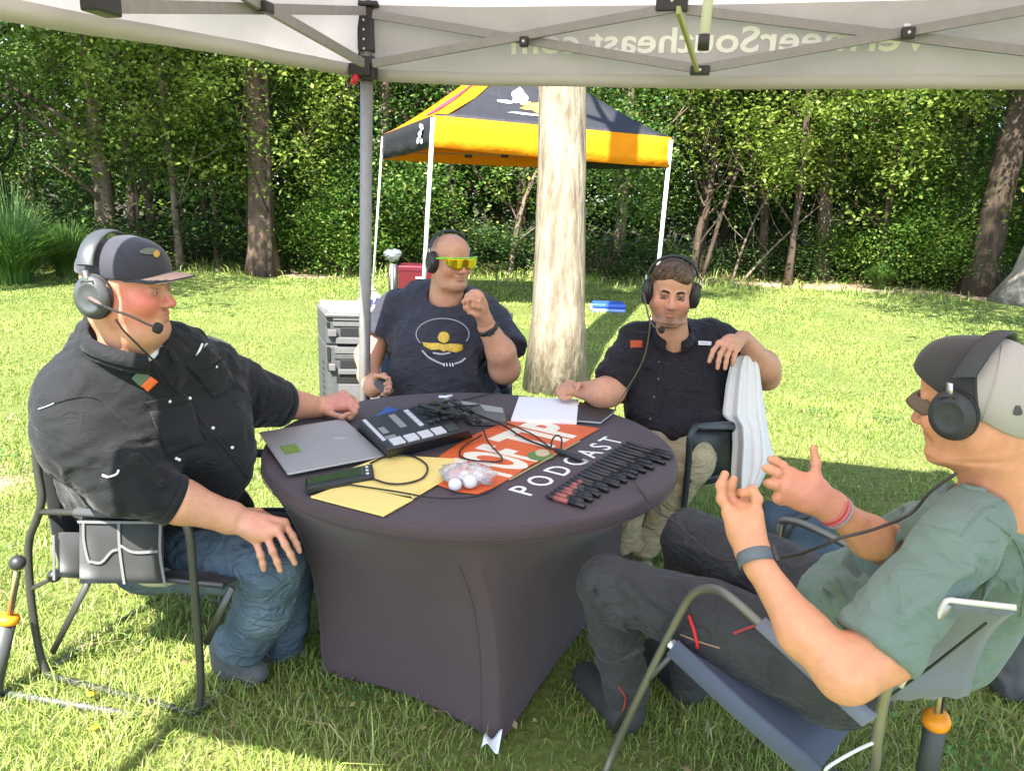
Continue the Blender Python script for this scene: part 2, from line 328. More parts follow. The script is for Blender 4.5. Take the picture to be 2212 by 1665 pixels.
TREES = [  # px of the foot, world Y, crown, label bits
 (235, 15.2, 'tall_crown', .30, 'dark double-trunked tree behind the man in the cap', .19, 1.15),
 (20, 14.6, 'wide_crown', .9, 'dark leafy tree at the far left end of the woods', .16, 1.1),
 (-190, 14.0, 'tall_crown', 2.0, 'dense tree left of the feathery grass clump', .15, 1.1),
 (345, 16.4, 'light_crown', 1.4, 'sunlit pale green tree between the two big left trunks', .10, 1.15),
 (455, 17.2, 'light_crown', 2.9, 'thin grey tree with sky showing beside its trunk', .09, 1.0),
 (590, 14.3, 'light_crown', 4.1, 'slim young tree whose leaves hang before the thick brown trunk', .05, .95),
 (390, 14.8, 'light_crown', 2.2, 'bright leafy tree between the two big left trunks', .07, 1.05),
 (1700, 15.9, 'light_crown', 5.1, 'bright leafy tree hanging over the leaning tan saplings', .07, 1.1),
 (700, 15.6, 'wide_crown', .2, 'leafy tree left of the grey canopy leg', .13, 1.05),
 (840, 17.0, 'tall_crown', 3.8, 'tall tree behind the black side of the yellow canopy', .12, 1.1),
 (985, 16.9, 'wide_crown', 4.4, 'shaded tree seen through the yellow canopy, left of its middle', .15, 1.0),
 (1130, 17.3, 'tall_crown', 5.1, 'dark tree with slanting limbs just left of the pale pine trunk', .13, 1.05),
 (1335, 17.0, 'wide_crown', 1.1, 'dark tree just right of the pale pine trunk', .13, 1.0),
 (1500, 17.3, 'tall_crown', 2.4, 'crooked forked tree right of the yellow canopy', .13, 1.05),
 (1640, 17.0, 'light_crown', .6, 'sunlit loose tree above the leaning brown stems', .10, 1.2),
 (1770, 17.4, 'wide_crown', 3.1, 'broad dark-stemmed tree in the middle of the right woods', .17, 1.15),
 (1900, 16.6, 'light_crown', 5.5, 'yellow-green speckled tree left of the rightmost trunks', .10, 1.2),
 (2035, 17.2, 'tall_crown', 4.9, 'tree with dense crown just left of the big right trunks', .14, 1.1),
 (2330, 16.4, 'wide_crown', 2.0, 'dense tree beyond the right edge trunk', .14, 1.1)]
for i, (px, Y, cr, rot, lab, tr, s) in enumerate(TREES):
    p = PY(px, 600, Y); add_tree('woodland_tree', cr, p[0], Y, lab, 'tree', s, rot, tr, 7.8, (random.uniform(-.5, .5), .2), barkd if i % 3 else bark, G, seed=i, sz=s*.95)
# second, deeper row of trees
INNER = ['beyond the far left view edge', 'behind the feathery grass clump', 'behind the pale upright sapling', 'right behind the thick brown tree', 'behind the bright glossy bush', 'left of the grey canopy leg', 'behind the black side of the yellow canopy', 'above the head of the bald man', 'under the peak of the yellow canopy', 'just right of the pale trunk', 'behind the crooked forked sapling', 'behind the leaning tan saplings', 'in the dark hollow of the right woods', 'behind the rounded leafy bush', 'behind the dark slim trunk', 'behind the huge flared trunk']
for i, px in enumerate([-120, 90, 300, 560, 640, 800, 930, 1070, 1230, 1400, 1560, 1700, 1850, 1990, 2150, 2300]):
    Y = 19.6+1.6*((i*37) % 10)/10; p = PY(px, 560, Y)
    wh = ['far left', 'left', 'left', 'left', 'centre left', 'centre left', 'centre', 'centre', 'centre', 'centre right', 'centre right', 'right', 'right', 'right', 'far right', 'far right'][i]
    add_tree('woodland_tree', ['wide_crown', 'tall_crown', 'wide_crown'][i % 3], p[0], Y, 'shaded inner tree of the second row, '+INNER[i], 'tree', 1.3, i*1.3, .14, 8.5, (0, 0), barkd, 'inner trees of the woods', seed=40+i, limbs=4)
# ---- named trunks of the photograph
def big_trunk(name, foot, top, rad, h, m, label, seed=3, flare=1.5, crown=None, cs=1.0, n=14):
    t = thing(name, foot, label, 'tree'); P = []; R = []
    for i in range(16): q = i/15; P.append(lerp(foot, top, q)+V(.03*math.sin(q*7+seed), 0, -.06*(i == 0))); R.append(rad*(1-.22*q)*(1+(flare-1)*math.exp(-q*h/.35)))
    mb = MB(); mb.tube(P, R, 26)
    g = np.random.default_rng(seed); vs = np.array(mb.v); cc_ = fbm(vs*np.array([6, 6, 1.2])+seed, 3); ax = np.array(lerp(foot, top, .5)); r_ = vs-ax; r_[:, 2] = 0
    vs += r_/(np.linalg.norm(r_, axis=1)[:, None]+1e-6)*(cc_*rad*.16)[:, None]; mb.v = [tuple(q) for q in vs]
    for k in range(5):
        a = k*1.4+seed; b_ = lerp(foot, top, .72+.06*k); d = nrm((math.cos(a), math.sin(a), .8)); mb.tube([b_, b_+d*.8, b_+d*1.8+V(0, 0, .3)], [rad*.3, rad*.2, .02], 8)
    mb.build('trunk', m, t)
    if crown: c = bpy.data.objects.new('crown', PROT[crown]); COL.objects.link(c); c.parent = t; c.location = (top[0]-foot[0], top[1]-foot[1], h-4.2*cs); c.scale = (cs, cs, cs)
    return t
f = PY(572, 590, 14.6); big_trunk('pine_tree', V(f[0], 14.6, 0), V(f[0]-.15, 14.8, 8), .235, 8, mat('bark_warm', (.075, .05, .036), .9, col2=(.15, .105, .078), vscale=7, stretch=(1, 1, .3), bump=1.6, bscale=16, spec=.15), 'thick brown rough-barked tree at the wood edge, left of the grey canopy leg', 5, 1.5, 'tall_crown', 1.0)
f = PY(2205, 640, 14.2); big_trunk('leaning_tree', V(f[0]+.42, 14.2, 0), V(f[0]+.95, 14.4, 8), .50, 8, mat('bark_pale', (.22, .19, .155), .9, col2=(.38, .34, .29), vscale=6, stretch=(1, 1, .3), bump=1.4, bscale=14, spec=.15), 'huge flared grey trunk half cut by the right edge of the view', 8, 1.9, 'wide_crown', 1.1)
f = PY(2118, 600, 15.4); big_trunk('shadowed_tree', V(f[0], 15.4, 0), V(f[0]+.55, 15.6, 8), .27, 8, barkd, 'dark slim trunk just left of the huge flared grey trunk', 9, 1.5, 'tall_crown', 1.0)
# pale pine trunk in the middle of the lawn
f = V(.36, 6.55, 0); tpv = PY(1222, 195, 6.75); tdir = nrm(tpv-f)
pt = big_trunk('pale_pine_tree', f, f+tdir*9.5/tdir[2], .215, 9.5, mat('bark_cream', (.15, .118, .083), .9, col2=(.31, .262, .195), vscale=13, stretch=(1, 1, .22), bump=2.2, bscale=24, spec=.15), 'pale straight sunlit trunk standing on the lawn between the seated men', 2, 1.42, None)
c = bpy.data.objects.new('crown', PROT['light_crown']); COL.objects.link(c); c.parent = pt; c.location = (.6, .9, 7.8); c.scale = (1.0, 1.0, .7)
add_tree('shade_tree', 'wide_crown', 7.6, 7.4, 'tall tree just beyond the right edge whose crown dapples the lawn', 'tree', 1.5, .6, .2, 9.5, (.2, .2), bark, None, seed=91, limbs=5, top=3.2)
add_tree('shade_tree', 'tall_crown', -8.6, 8.2, 'tall tree beyond the left edge whose crown shades the grass clump', 'tree', 1.4, 2.6, .2, 9.5, (.2, .2), bark, None, seed=92, limbs=5, top=3.0)
# ---- bushes along the wood edge
BUSH = [(655, 15.0, 'bush', 1.0, 'bright glossy green bush left of the grey canopy leg'), (735, 14.6, 'bush', .8, 'low bright bush right of the thick brown tree'), (860, 15.6, 'bush', .95, 'bush behind the back leg of the yellow canopy'),
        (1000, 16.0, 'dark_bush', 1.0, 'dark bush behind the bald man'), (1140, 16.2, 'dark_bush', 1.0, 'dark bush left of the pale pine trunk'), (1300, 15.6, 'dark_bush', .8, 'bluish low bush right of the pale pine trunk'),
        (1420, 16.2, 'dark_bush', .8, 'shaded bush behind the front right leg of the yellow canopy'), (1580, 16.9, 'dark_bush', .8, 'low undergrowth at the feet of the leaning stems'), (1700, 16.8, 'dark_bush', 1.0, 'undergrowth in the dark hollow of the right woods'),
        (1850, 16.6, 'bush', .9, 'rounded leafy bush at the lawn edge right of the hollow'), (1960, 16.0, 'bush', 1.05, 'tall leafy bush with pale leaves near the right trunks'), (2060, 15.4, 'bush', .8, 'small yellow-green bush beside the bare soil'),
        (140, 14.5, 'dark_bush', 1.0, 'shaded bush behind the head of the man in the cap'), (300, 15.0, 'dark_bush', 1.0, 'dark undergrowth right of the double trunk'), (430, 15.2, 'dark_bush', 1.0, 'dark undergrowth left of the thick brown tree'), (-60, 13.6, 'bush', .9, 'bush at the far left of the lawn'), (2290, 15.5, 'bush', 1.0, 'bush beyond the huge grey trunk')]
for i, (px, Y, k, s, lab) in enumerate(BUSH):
    Y += .5; p = PY(px, 610, Y); t = thing('bush', (p[0], Y, float(gz(p[0], Y))), lab, 'bush', 'bushes along the wood edge')
    mb = MB()
    for q in range(7): a = q*.9+i; mb.tube([V(p[0], Y, 0), V(p[0]+.25*math.cos(a), Y+.25*math.sin(a), .5*s), V(p[0]+.6*math.cos(a)*s, Y+.5*math.sin(a)*s, 1.2*s)], [.018, .013, .005], 5)
    mb.build('stems', barkd, t); c = bpy.data.objects.new('leaves', PROT[k]); COL.objects.link(c); c.parent = t; c.rotation_euler = (0, 0, i*1.7); c.scale = (s, s, s*(.55 if k == 'dark_bush' else .95))
# leaning bare stems in the right woods
def stem_thing(x0, Y, ctrl, r, lab, col=None):
    pts = [PY(a, b, Y+.12*i) for i, (a, b) in enumerate(ctrl)]; pts[0][2] = -.03; t = thing('sapling', pts[0], lab, 'tree', 'bare saplings')
    cp = curve_pts(pts, 5); mb = MB(); mb.tube(cp, [r*(1-.6*i/len(cp)) for i in range(len(cp))], 8); mb.build('trunk', col or bark, t)
    mb = MB()
    for k in range(3, len(cp)-1, 2): d = nrm(V(random.uniform(-1, 1), random.uniform(-.3, .3), .8)); mb.tube([cp[k], cp[k]+d*.4, cp[k]+d*.8+V(.1, 0, .05)], [r*.3, r*.2, .004], 5)
    mb.build('twigs', col or bark, t)
stem_thing(0, 16.3, [(1580, 612), (1610, 520), (1650, 440), (1690, 390)], .03, 'thin tan stem leaning right, left one of the leaning pair')
stem_thing(0, 16.4, [(1600, 616), (1660, 545), (1740, 470), (1790, 430)], .032, 'thin tan stem leaning far right, right one of the leaning pair')
stem_thing(0, 16.6, [(1495, 610), (1510, 500), (1530, 440), (1545, 330), (1560, 240)], .085, 'crooked dark brown stem with a fork right of the yellow canopy', barkd)
stem_thing(0, 16.7, [(1528, 470), (1580, 400), (1620, 330), (1625, 250)], .05, 'thin branch-like stem crossing the crooked dark stem', barkd)
stem_thing(0, 15.9, [(1100, 595), (1120, 480), (1150, 390), (1200, 300)], .06, 'slanting grey limb seen under the yellow canopy', bark)
stem_thing(0, 15.6, [(300, 600), (296, 440), (285, 330)], .05, 'thin upright stem catching sun between the left trunks', bark)
stem_thing(0, 15.8, [(470, 600), (462, 420), (440, 260), (420, 130)], .06, 'slim pale stem left of the thick brown tree', bark)
stem_thing(0, 15.0, [(545, 598), (535, 430), (520, 250), (480, 120)], .07, 'dark stem hugging the left side of the thick brown tree', barkd)
# far mass of woods behind
bl = [(x, 25+1.5*math.sin(x), z, 2.6, 1.6, 2.3) for x in np.arange(-24, 27, 2.7) for z in (1.0, 3.2, 5.6, 8.8)]
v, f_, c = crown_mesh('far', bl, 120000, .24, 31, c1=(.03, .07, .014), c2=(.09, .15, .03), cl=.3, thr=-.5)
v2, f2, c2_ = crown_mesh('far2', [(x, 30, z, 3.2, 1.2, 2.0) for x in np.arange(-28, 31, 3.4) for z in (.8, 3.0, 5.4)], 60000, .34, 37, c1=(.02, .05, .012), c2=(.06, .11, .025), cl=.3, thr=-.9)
f2 = f2+len(v); v = np.concatenate([v, v2]); f_ = np.concatenate([f_, f2]); c = np.concatenate([c, c2_])
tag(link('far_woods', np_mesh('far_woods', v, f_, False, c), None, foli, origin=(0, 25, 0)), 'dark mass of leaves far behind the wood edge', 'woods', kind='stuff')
# undergrowth litter (dead leaves, twigs) at the wood edge
g = np.random.default_rng(77); n = 2600; px_ = g.uniform(-13, 15, n); py_ = 15.6+.1*px_+g.normal(0, .9, n)+.8; pts = np.stack([px_, py_, np.full(n, .03)+g.random(n)*.05], -1)
v, f_, c = leaf_cloud(pts, .09, 5, (.16, .11, .06), (.34, .26, .16), flat=1.0, droop=0)
tag(link('leaf_litter', np_mesh('leaf_litter', v, f_, False, c), None, foli, origin=(0, 15, 0)), 'dry brown leaf litter along the foot of the woods', 'leaf litter', kind='stuff')
g = np.random.default_rng(78); n = 1500; px_ = g.uniform(-4, 5, n); py_ = g.uniform(1.4, 7, n); pts = np.stack([px_, py_, .012+g.random(n)*.03], -1)
v, f_, c = leaf_cloud(pts, .026, 6, (.20, .13, .06), (.42, .33, .18), flat=1.0, droop=0)
tag(link('fallen_leaves', np_mesh('fallen_leaves', v, f_, False, c), None, foli, origin=(0, 3, 0)), 'small dry fallen leaves scattered in the lawn', 'fallen leaves', kind='stuff')
g = np.random.default_rng(79); cx_ = g.uniform(-3.5, 4.5, 60); cy_ = g.uniform(1.5, 6.5, 60); n = 5200; k_ = g.integers(0, 60, n); pts = np.stack([cx_[k_]+g.normal(0, .09, n), cy_[k_]+g.normal(0, .07, n), .015+g.random(n)*.03], -1)
v, f_, c = leaf_cloud(pts, .022, 7, (.05, .13, .03), (.12, .24, .06), flat=1.0, droop=-.1)
tag(link('clover', np_mesh('clover', v, f_, False, c), None, foli, origin=(0, 3, 0)), 'small patches of round-leaved clover in the lawn', 'clover', kind='stuff')
# feathery grass clump at the left
p = PY(40, 600, 12.2); t = thing('ornamental_grass', (p[0], 12.2, 0), 'tall feathery blue-green grass clump at the left edge of the lawn', 'ornamental grass')
def clump(cx, cy, n, h, w_, spread, seed, c1, c2):
    g = np.random.default_rng(seed); a = g.random(n)*6.283; l = g.random(n)**.7; H = h*(.6+.5*g.random(n)); b0 = np.stack([cx+.25*spread*np.cos(a)*g.random(n), cy+.25*spread*np.sin(a)*g.random(n), a*0], -1); ld = np.stack([np.cos(a), np.sin(a), a*0], -1)
    vs = []; K = 5
    for k in range(K+1):
        t_ = k/K; cen = b0+ld*(spread*l*(t_**1.7))[:, None]+np.array([[0, 0, 1.]])*(H*(t_-.42*l*t_**2.6))[:, None]; sd = np.stack([-np.sin(a), np.cos(a), a*0], -1)*w_*(1-.8*t_)
        vs += [cen-sd, cen+sd]
    v = np.stack(vs, 1).reshape(-1, 3); o_ = np.arange(n)[:, None]*(2*K+2); f = np.concatenate([o_+np.array([[2*k, 2*k+1, 2*k+3, 2*k+2]]) for k in range(K)]); t_ = g.random((n, 1)); return v, f, np.repeat(np.array(c1)*(1-t_)+np.array(c2)*t_, 2*K+2, 0)
v, f_, c = clump(p[0]-.1, 12.2, 1700, 1.2, .010, 1.15, 3, (.06, .15, .02), (.14, .27, .06)); link('blades', np_mesh('blades', v, f_, False, c), t, foli)
v, f_, c = clump(p[0]-.05, 12.2, 420, 1.75, .008, .9, 4, (.10, .20, .05), (.20, .32, .12)); link('plumes', np_mesh('plumes', v, f_, False, c), t, foli)
for i, (px, Y, h, lab) in enumerate([(150, 13.2, 1.0, 'arching weedy grass clump right of the feathery grass'), (-70, 12.0, 1.2, 'arching grass clump cut by the left edge of the view'), (1905, 15.9, .55, 'small bright grass tuft by the bare soil at the right'), (250, 14.2, .7, 'low grass tuft under the double trunk')]):
    p = PY(px, 600, Y); t = thing('grass_clump', (p[0], Y, 0), lab, 'grass clump', 'grass clumps'); v, f_, c = clump(p[0], Y, 900, h, .012, h*.75, 10+i, (.05, .12, .02), (.14, .24, .05)); link('blades', np_mesh('blades', v, f_, False, c), t, foli)
# ================================================================ grey-white pop-up canopy overhead
UU = nrm((.9715, -.237, 0)); VV = nrm((-.237, -.9715, 0)); CA = V(-.69, 3.6, 0); TW = 3.05
cloth_w = mat('canopy_cloth', (.64, .565, .575), .85, transl=.42, var=.06, vscale=3, bump=.5, bscale=5, spec=.1)
cloth_band = mat('canopy_hem', (.66, .63, .63), .85, transl=.3, spec=.1)
steel = mat('canopy_steel', (.27, .26, .26), .55, metal=.3, spec=.4, var=.08, vscale=30)
blackp = mat('black_plastic', (.018, .018, .02), .45, spec=.5)
redp = mat('red_plastic', (.6, .02, .05), .4); white_m = mat('white_metal', (.78, .78, .8), .4, spec=.5)
cp_ = thing('pop_up_canopy', CA, 'large pale grey pop-up canopy overhead with see-through lettering on its side flap', 'canopy')
def plane_hit(x, y, side, off=0.0):
    n = VV if side == 'far' else UU; r = ray(x, y); p0 = CA + n*off; t = ((p0-CAMP)@n)/(r@n); return CAMP+r*t
def zb(s, side):     # height of the flap's lower hem along each side
    if side == 'far': return np.interp(s, [0, .5, 1.5, 2.4, 3.05], [2.115, 2.095, 2.085, 2.085, 2.09])
    return np.interp(s, [0, .4, 1.0, 1.5, 1.95, 3.05], ZL)
ZL = [2.115]
for s_ in (.4, 1.0, 1.5, 1.95):     # left hem sags towards the near corner
    pass
_tab = [(790, 165), (640, 140), (455, 108), (230, 74), (0, 37)]
_l = [plane_hit(a, b, 'left') for a, b in _tab]; _s = [float((q-CA)@VV) for q in _l]; _z = [q[2] for q in _l]
def zb(s, side):
    if side == 'far': return float(np.interp(s, [0, .5, 1.5, 2.4, 3.05], [2.115, 2.095, 2.085, 2.085, 2.09]))
    return float(np.interp(s, _s+[3.05], _z+[_z[-1]-.03])) if side == 'left' else float(np.interp(s, [0, 3.05], [2.09, 2.0]))
HV = .30
def side_rows(side, n=30):
    rows = []
    for k in range(7):
        t = k/6; row = []
        for i in range(n+1):
            s = TW*i/n; z0 = zb(s, side); z1 = z0+HV
            base = {'far': CA+UU*s, 'left': CA+VV*s, 'right': CA+UU*TW+VV*s, 'near': CA+VV*TW+UU*s}[side]; out = {'far': -VV, 'left': -UU, 'right': UU, 'near': VV}[side]
            row.append(base+out*(.03+.02*(1-t)+.010*math.sin(s*5+t*2)+.006*math.sin(s*13))*(1-t)+V(0, 0, z0+(z1-z0)*t+.002*t))
        rows.append(row)
    return rows
for side in ('far', 'left', 'right', 'near'):
    zz = zb
    if side == 'near': zb = lambda s, sd: float(np.interp(s, [0, 3.05], [_z[-1]-.03, 2.0]))
    R_ = side_rows(side); mb = MB(); mb.grid(R_); mb.build('side_flap', cloth_w, cp_)
    mb = MB(); hem = [lerp(a, b, q) for a, b, q in zip(R_[0], R_[1], [0]*len(R_[0]))]
    mb.grid([[p+V(0, 0, -.001) for p in R_[0]], [lerp(a, b, .95)+(-.003)*({'far': -VV, 'left': -UU, 'right': UU, 'near': VV}[side]) for a, b in zip(R_[0], R_[1])]]); mb.build('hem_band', cloth_band, cp_, solid=.002)
    zb = zz
peak = CA+UU*TW/2+VV*TW/2+V(0, 0, 3.25)
mb = MB(); corners = [(CA, 'far', 0), (CA+UU*TW, 'right', 0), (CA+UU*TW+VV*TW, 'x', 0), (CA+VV*TW, 'left', TW)]
def edge_z(p): s = float((p-CA)@UU); t = float((p-CA)@VV); a = zb(s, 'far')*(1-t/TW)+2.0*(t/TW) if s > TW*.5 else zb(t, 'left') if s < .05 else zb(s, 'far')*(1-t/TW)+(_z[-1]-.03)*(t/TW); return a+HV
cz = [2.115+HV, 2.09+HV, 2.0+HV, _z[-1]-.03+HV]; cpos = [CA, CA+UU*TW, CA+UU*TW+VV*TW, CA+VV*TW]
for k in range(4):
    a = cpos[k]+V(0, 0, cz[k]); b = cpos[(k+1) % 4]+V(0, 0, cz[(k+1) % 4]); rows = []
    sidek = ['far', 'right', 'near', 'left'][k]
    for i in range(13):
        t = i/12; row = []
        for j in range(25):
            q = j/24; e = lerp(a, b, q)
            if sidek == 'far': e[2] = zb(q*TW, 'far')+HV
            if sidek == 'left': e[2] = zb((1-q)*TW, 'left')+HV
            p = lerp(e, peak, t); p[2] -= .10*math.sin(math.pi*t)+.02*math.sin(math.pi*q)*math.sin(math.pi*t); row.append(p)
        rows.append(row)
    mb.grid(rows)
mb.build('roof', cloth_w, cp_)
# legs, sliders, top brackets
def leg(c, ztop, foot, name='leg'):
    mb = MB(); mb.tube([foot, lerp(foot, V(c[0], c[1], ztop), .5), V(c[0], c[1], ztop)], [.028, .028, .028], 8); l = mb.build(name, steel, cp_)
    mb = MB(); mb.box(V(foot[0], foot[1], .006), (.09, .09, .012), bev=.004); mb.build('foot_plate', steel, l); return l
foots = [PZ(783, 905, 0), cpos[1]+V(.03, 0, 0), cpos[2]+V(.03, 0, 0), cpos[3]]
foots[0] = V(CA[0]-.0, CA[1]+.0, 0)
# the photographed leg leans a little
q0 = plane_hit(788, 760, 'far', 0); top0 = plane_hit(793, 60, 'far', 0); dleg = (top0-q0)/(top0[2]-q0[2]); foots[0] = q0-dleg*q0[2]
for k in range(4):
    ct = cpos[k] if k else top0; inn = -(UU if k in (1, 2) else -UU)*.045
    ztop = cz[k]-.02
    L = leg((ct[0], ct[1]) if k else (top0+dleg*(ztop-top0[2])), ztop, V(foots[k][0], foots[k][1], 0))
    c = ct[:2] if k else (top0+dleg*(2.13-top0[2]))[:2]
    mb = MB(); mb.box(V(c[0], c[1], cz[k]-.26), (.085, .085, .10), bev=.01); mb.box(V(c[0]-.02, c[1]-.05, cz[k]-.27), (.09, .03, .05), bev=.006); mb.build('slider', blackp, L)
    mb = MB(); mb.box(V(c[0], c[1], cz[k]-.09), (.066, .066, .20), bev=.006); mb.box(V(c[0], c[1], cz[k]-.005), (.12, .12, .02), bev=.006)
    mb.build('top_bracket', blackp, L)
    for i in range(5 if k == 0 else 0): mb = MB(); mb.ball(V(c[0]-.005, c[1]-.034, cz[k]-.03-.038*i), .005, 5); mb.build('rivet', white_m, L)
    if k == 0: mb = MB(); mb.tube([V(c[0]-.035, c[1]-.05, cz[0]-.295), V(c[0]-.05, c[1]-.06, cz[0]-.33)], [.018, .013], 8); mb.build('release_tab', redp, L)
def bar(a, b, w=.034, t=.018, parent=cp_, name='truss_bar', n=None, m=None):
    a = np.array(a); b = np.array(b); d = nrm(b-a); up = nrm(np.cross(d, n if n is not None else VV)); mb = MB(); s2 = math.sqrt(2)/2
    mb.tube([a, b], 1.0, 4, flat=(w*s2, t*s2), up=up); return mb.build(name, m or steel, parent)
def joint(p, s=(.05, .03, .05), parent=cp_):
    R = np.stack([UU, VV, V(0, 0, 1)], 1); mb = MB(); mb.box(p, s, R, .006); o_ = mb.build('joint', blackp, parent); mb = MB(); mb.ball(p+VV*(s[1]/2), .006, 5); mb.build('bolt', white_m, o_)
ph = lambda x, y, o=.03: plane_hit(x, y, 'far', o)
bar(ph(806, 32), ph(1512, 150)); bar(ph(806, 138, .055), ph(1456, 18, .055)); bar(ph(1484, 22), ph(2330, 125)); bar(ph(1512, 150, .055), ph(2330, 2, .055))
joint(ph(1132, 91, .075), (.035, .03, .04)); joint(ph(1512, 153, .07), (.075, .035, .035)); joint(ph(1962, 72, .075), (.045, .03, .04)); joint(ph(1452, 5, .05), (.12, .05, .07))
pl = lambda x, y, o=.03: plane_hit(x, y, 'left', o)
bar(pl(786, 24), pl(250, 14), n=UU); bar(pl(783, 136, .055), pl(575, 17, .055), n=UU); a_ = pl(783, 136, .055); b_ = pl(575, 17, .055); bar(b_, b_+(b_-a_)*.98, n=UU)
R_ = np.stack([VV, UU, V(0, 0, 1)], 1)
for p, s in ((pl(576, 17, .07), (.05, .03, .035)), (pl(218, 8, .05), (.085, .05, .05))):
    mb = MB(); mb.box(p, s, R_, .006); mb.build('joint', blackp, cp_)
for s_ in (.76, 2.28):       # trusses of the two unseen sides
    pass
A2 = cpos[1]+V(0, 0, 2.32); 
for (p, q, nn) in ((cpos[1], cpos[2], UU), (cpos[2], cpos[3], VV)):
    m_ = lerp(p, q, .5); zt = 2.3; zl = 2.08; inn = VV*.0
    bar(p+V(0, 0, zt), m_+V(0, 0, zl), n=nn); bar(p+V(0, 0, zl), m_+V(0, 0, zt), n=nn); bar(q+V(0, 0, zt), m_+V(0, 0, zl+.001), n=nn); bar(q+V(0, 0, zl), m_+V(0, 0, zt+.001), n=nn)
# cross truss to the middle and the hanging centre pole
mb_ = ph(1506, 152, .08); hub = CA+UU*TW/2+VV*TW/2; hx = lerp(mb_, V(hub[0], hub[1], 2.42), .5)
strap = mat('webbing_olive', (.36, .38, .16), .7)
bar(mb_, PY(1465, 22, 2.55), .022, .012, n=UU, m=strap)
p = PY(1519, 106, 1.78); mb = MB(); mb.tube([V(p[0], p[1], p[2]+.028), V(p[0]+.03, p[1], 3.2)], .011, 10); cpo = mb.build('centre_pole', white_m, cp_)
mb = MB(); mb.tube([V(p[0], p[1], p[2]-.003), V(p[0], p[1], p[2]+.028)], .0125, 10); mb.build('pole_cap', blackp, cpo)
# lettering printed on the far flap, read through the cloth (so mirrored from inside)
mlet = mat('see_through_print', (.93, .93, .91), .8)
pL = plane_hit(1104, 116, 'far', -.012); pR = plane_hit(2010, 108, 'far', -.012)
def wrapf(v):
    s = (v-CA[None])@UU; t = (v[:, 2]-np.array([zb(q, 'far') for q in s]))/HV; out = (.03+.02*(1-t)+.010*np.sin(s*5+t*2)+.006*np.sin(s*13))*(1-t); d = (v-CA[None])@VV; return v-VV[None]*(d[:, None]) + VV[None]*(-out+.0035)[:, None]
_t = text_obj('lettering', 'VermeerSoutheast.com', .125, pR, -UU, (0, 0, 1), mlet, cp_, ext=.0008, bold=.0022)
c_ = np.array([v.co[:] for v in _t.data.vertices])+ORG[cp_.name]; wdt = ((c_-pR)@(-UU)).max(); sc = ((pR-pL)@UU)/wdt
sx = (c_-pR)@(-UU); nz = (c_[:, 2]-pR[2]); nc = pR[None]-UU[None]*(sx*sc)[:, None]+np.array([[0, 0, 1.]])*(nz*1.02)[:, None]; dpt = (c_-pR)@VV; nc = wrapf(nc)+VV[None]*dpt[:, None]*1.0
_t.data.vertices.foreach_set('co', (nc-ORG[cp_.name]).ravel()); _t.data.update()

# ================================================================ yellow and black canopy on the lawn
ylw = mat('yellow_cloth', (.80, .28, .008), .75, transl=.25, var=.05, vscale=3, bump=.6, bscale=4, spec=.15); blk_c = mat('black_cloth', (.020, .021, .026), .6, transl=.0, spec=.35, bump=.5, bscale=4)
FLp = PY(935, 318, 10.25); FRp = PY(1445, 362, 10.75); BLp = PY(827, 345, 12.9); BRp = FRp+BLp-FLp; BRp[2] = BLp[2]-.02
yc = thing('pop_up_canopy', V(FLp[0], FLp[1], 0), 'small yellow and black pop-up canopy on the sunny lawn, on thin white legs', 'canopy')
hv = .385; C4 = [FLp, FRp, BRp, BLp]; pk = (FLp+FRp+BLp+BRp)/4; pk[2] = FLp[2]+hv+1.15
def val(a, b, m, nm='valance', n=16, off=(0, 0, 0)):
    rows = []
    for k in range(4):
        t = k/3; rows.append([lerp(a, b, i/n)+V(0, 0, hv*t)+np.array(off)+nrm(np.cross(b-a, (0, 0, 1)))*(.02*math.sin(i*1.3+k)*(1-t)+.012*(1-t))-V(0, 0, .015*math.sin(math.pi*i/n)*(1-t)) for i in range(n+1)])
    mb = MB(); mb.grid(rows); return mb.build(nm, m, yc, solid=.004)
val(FLp, FRp, ylw); lv = val(BLp, FLp, blk_c); val(BRp, BLp, ylw); val(FRp, BRp, blk_c)
def rooff(a, b, m, n=14):
    rows = []; a = a+V(0, 0, hv); b = b+V(0, 0, hv)
    for i in range(13):
        t = i/12; row = []
        for j in range(n+1):
            e = lerp(a, b, j/n); p = lerp(e, pk, t); p[2] = e[2]+(pk[2]-e[2])*(t**1.18)-.03*math.sin(math.pi*j/n)*math.sin(math.pi*t); row.append(p)
        rows.append(row)
    mb = MB(); mb.grid(rows); return mb.build('roof_panel', m, yc, solid=.004), rows
rf, rws = rooff(FLp, FRp, blk_c); rl, rwl = rooff(BLp, FLp, ylw); rooff(BRp, BLp, ylw); rooff(FRp, BRp, blk_c)
def patch(rows, poly, m, nm, lift=.012, parent=None):   # poly in (u along edge, v up) of a roof face
    pts = []
    nn = np.cross(rows[0][-1]-rows[0][0], rows[6][7]-rows[0][7]); nn = nrm(nn); nn = nn*np.sign(nn[2])
    def at(u, v):
        i = min(11, int(v*12)); fi = v*12-i; r0 = rows[i]; r1 = rows[i+1]; n_ = len(r0)-1; j = min(n_-1, int(u*n_)); fj = u*n_-j
        return lerp(lerp(r0[j], r0[j+1], fj), lerp(r1[j], r1[j+1], fj), fi)+nn*lift
    mb = MB(); cx = sum(p[0] for p in poly)/len(poly); cy = sum(p[1] for p in poly)/len(poly); n = len(poly); vs = [at(cx, cy)]+[at(*lerp((cx, cy), p, .5)) for p in poly]+[at(*p) for p in poly]
    fs = [(0, 1+i, 1+(i+1) % n) for i in range(n)]+[(1+i, 1+n+i, 1+n+(i+1) % n, 1+(i+1) % n) for i in range(n)]; mb.add(vs, fs); return mb.build(nm, m, parent or yc, solid=.002)
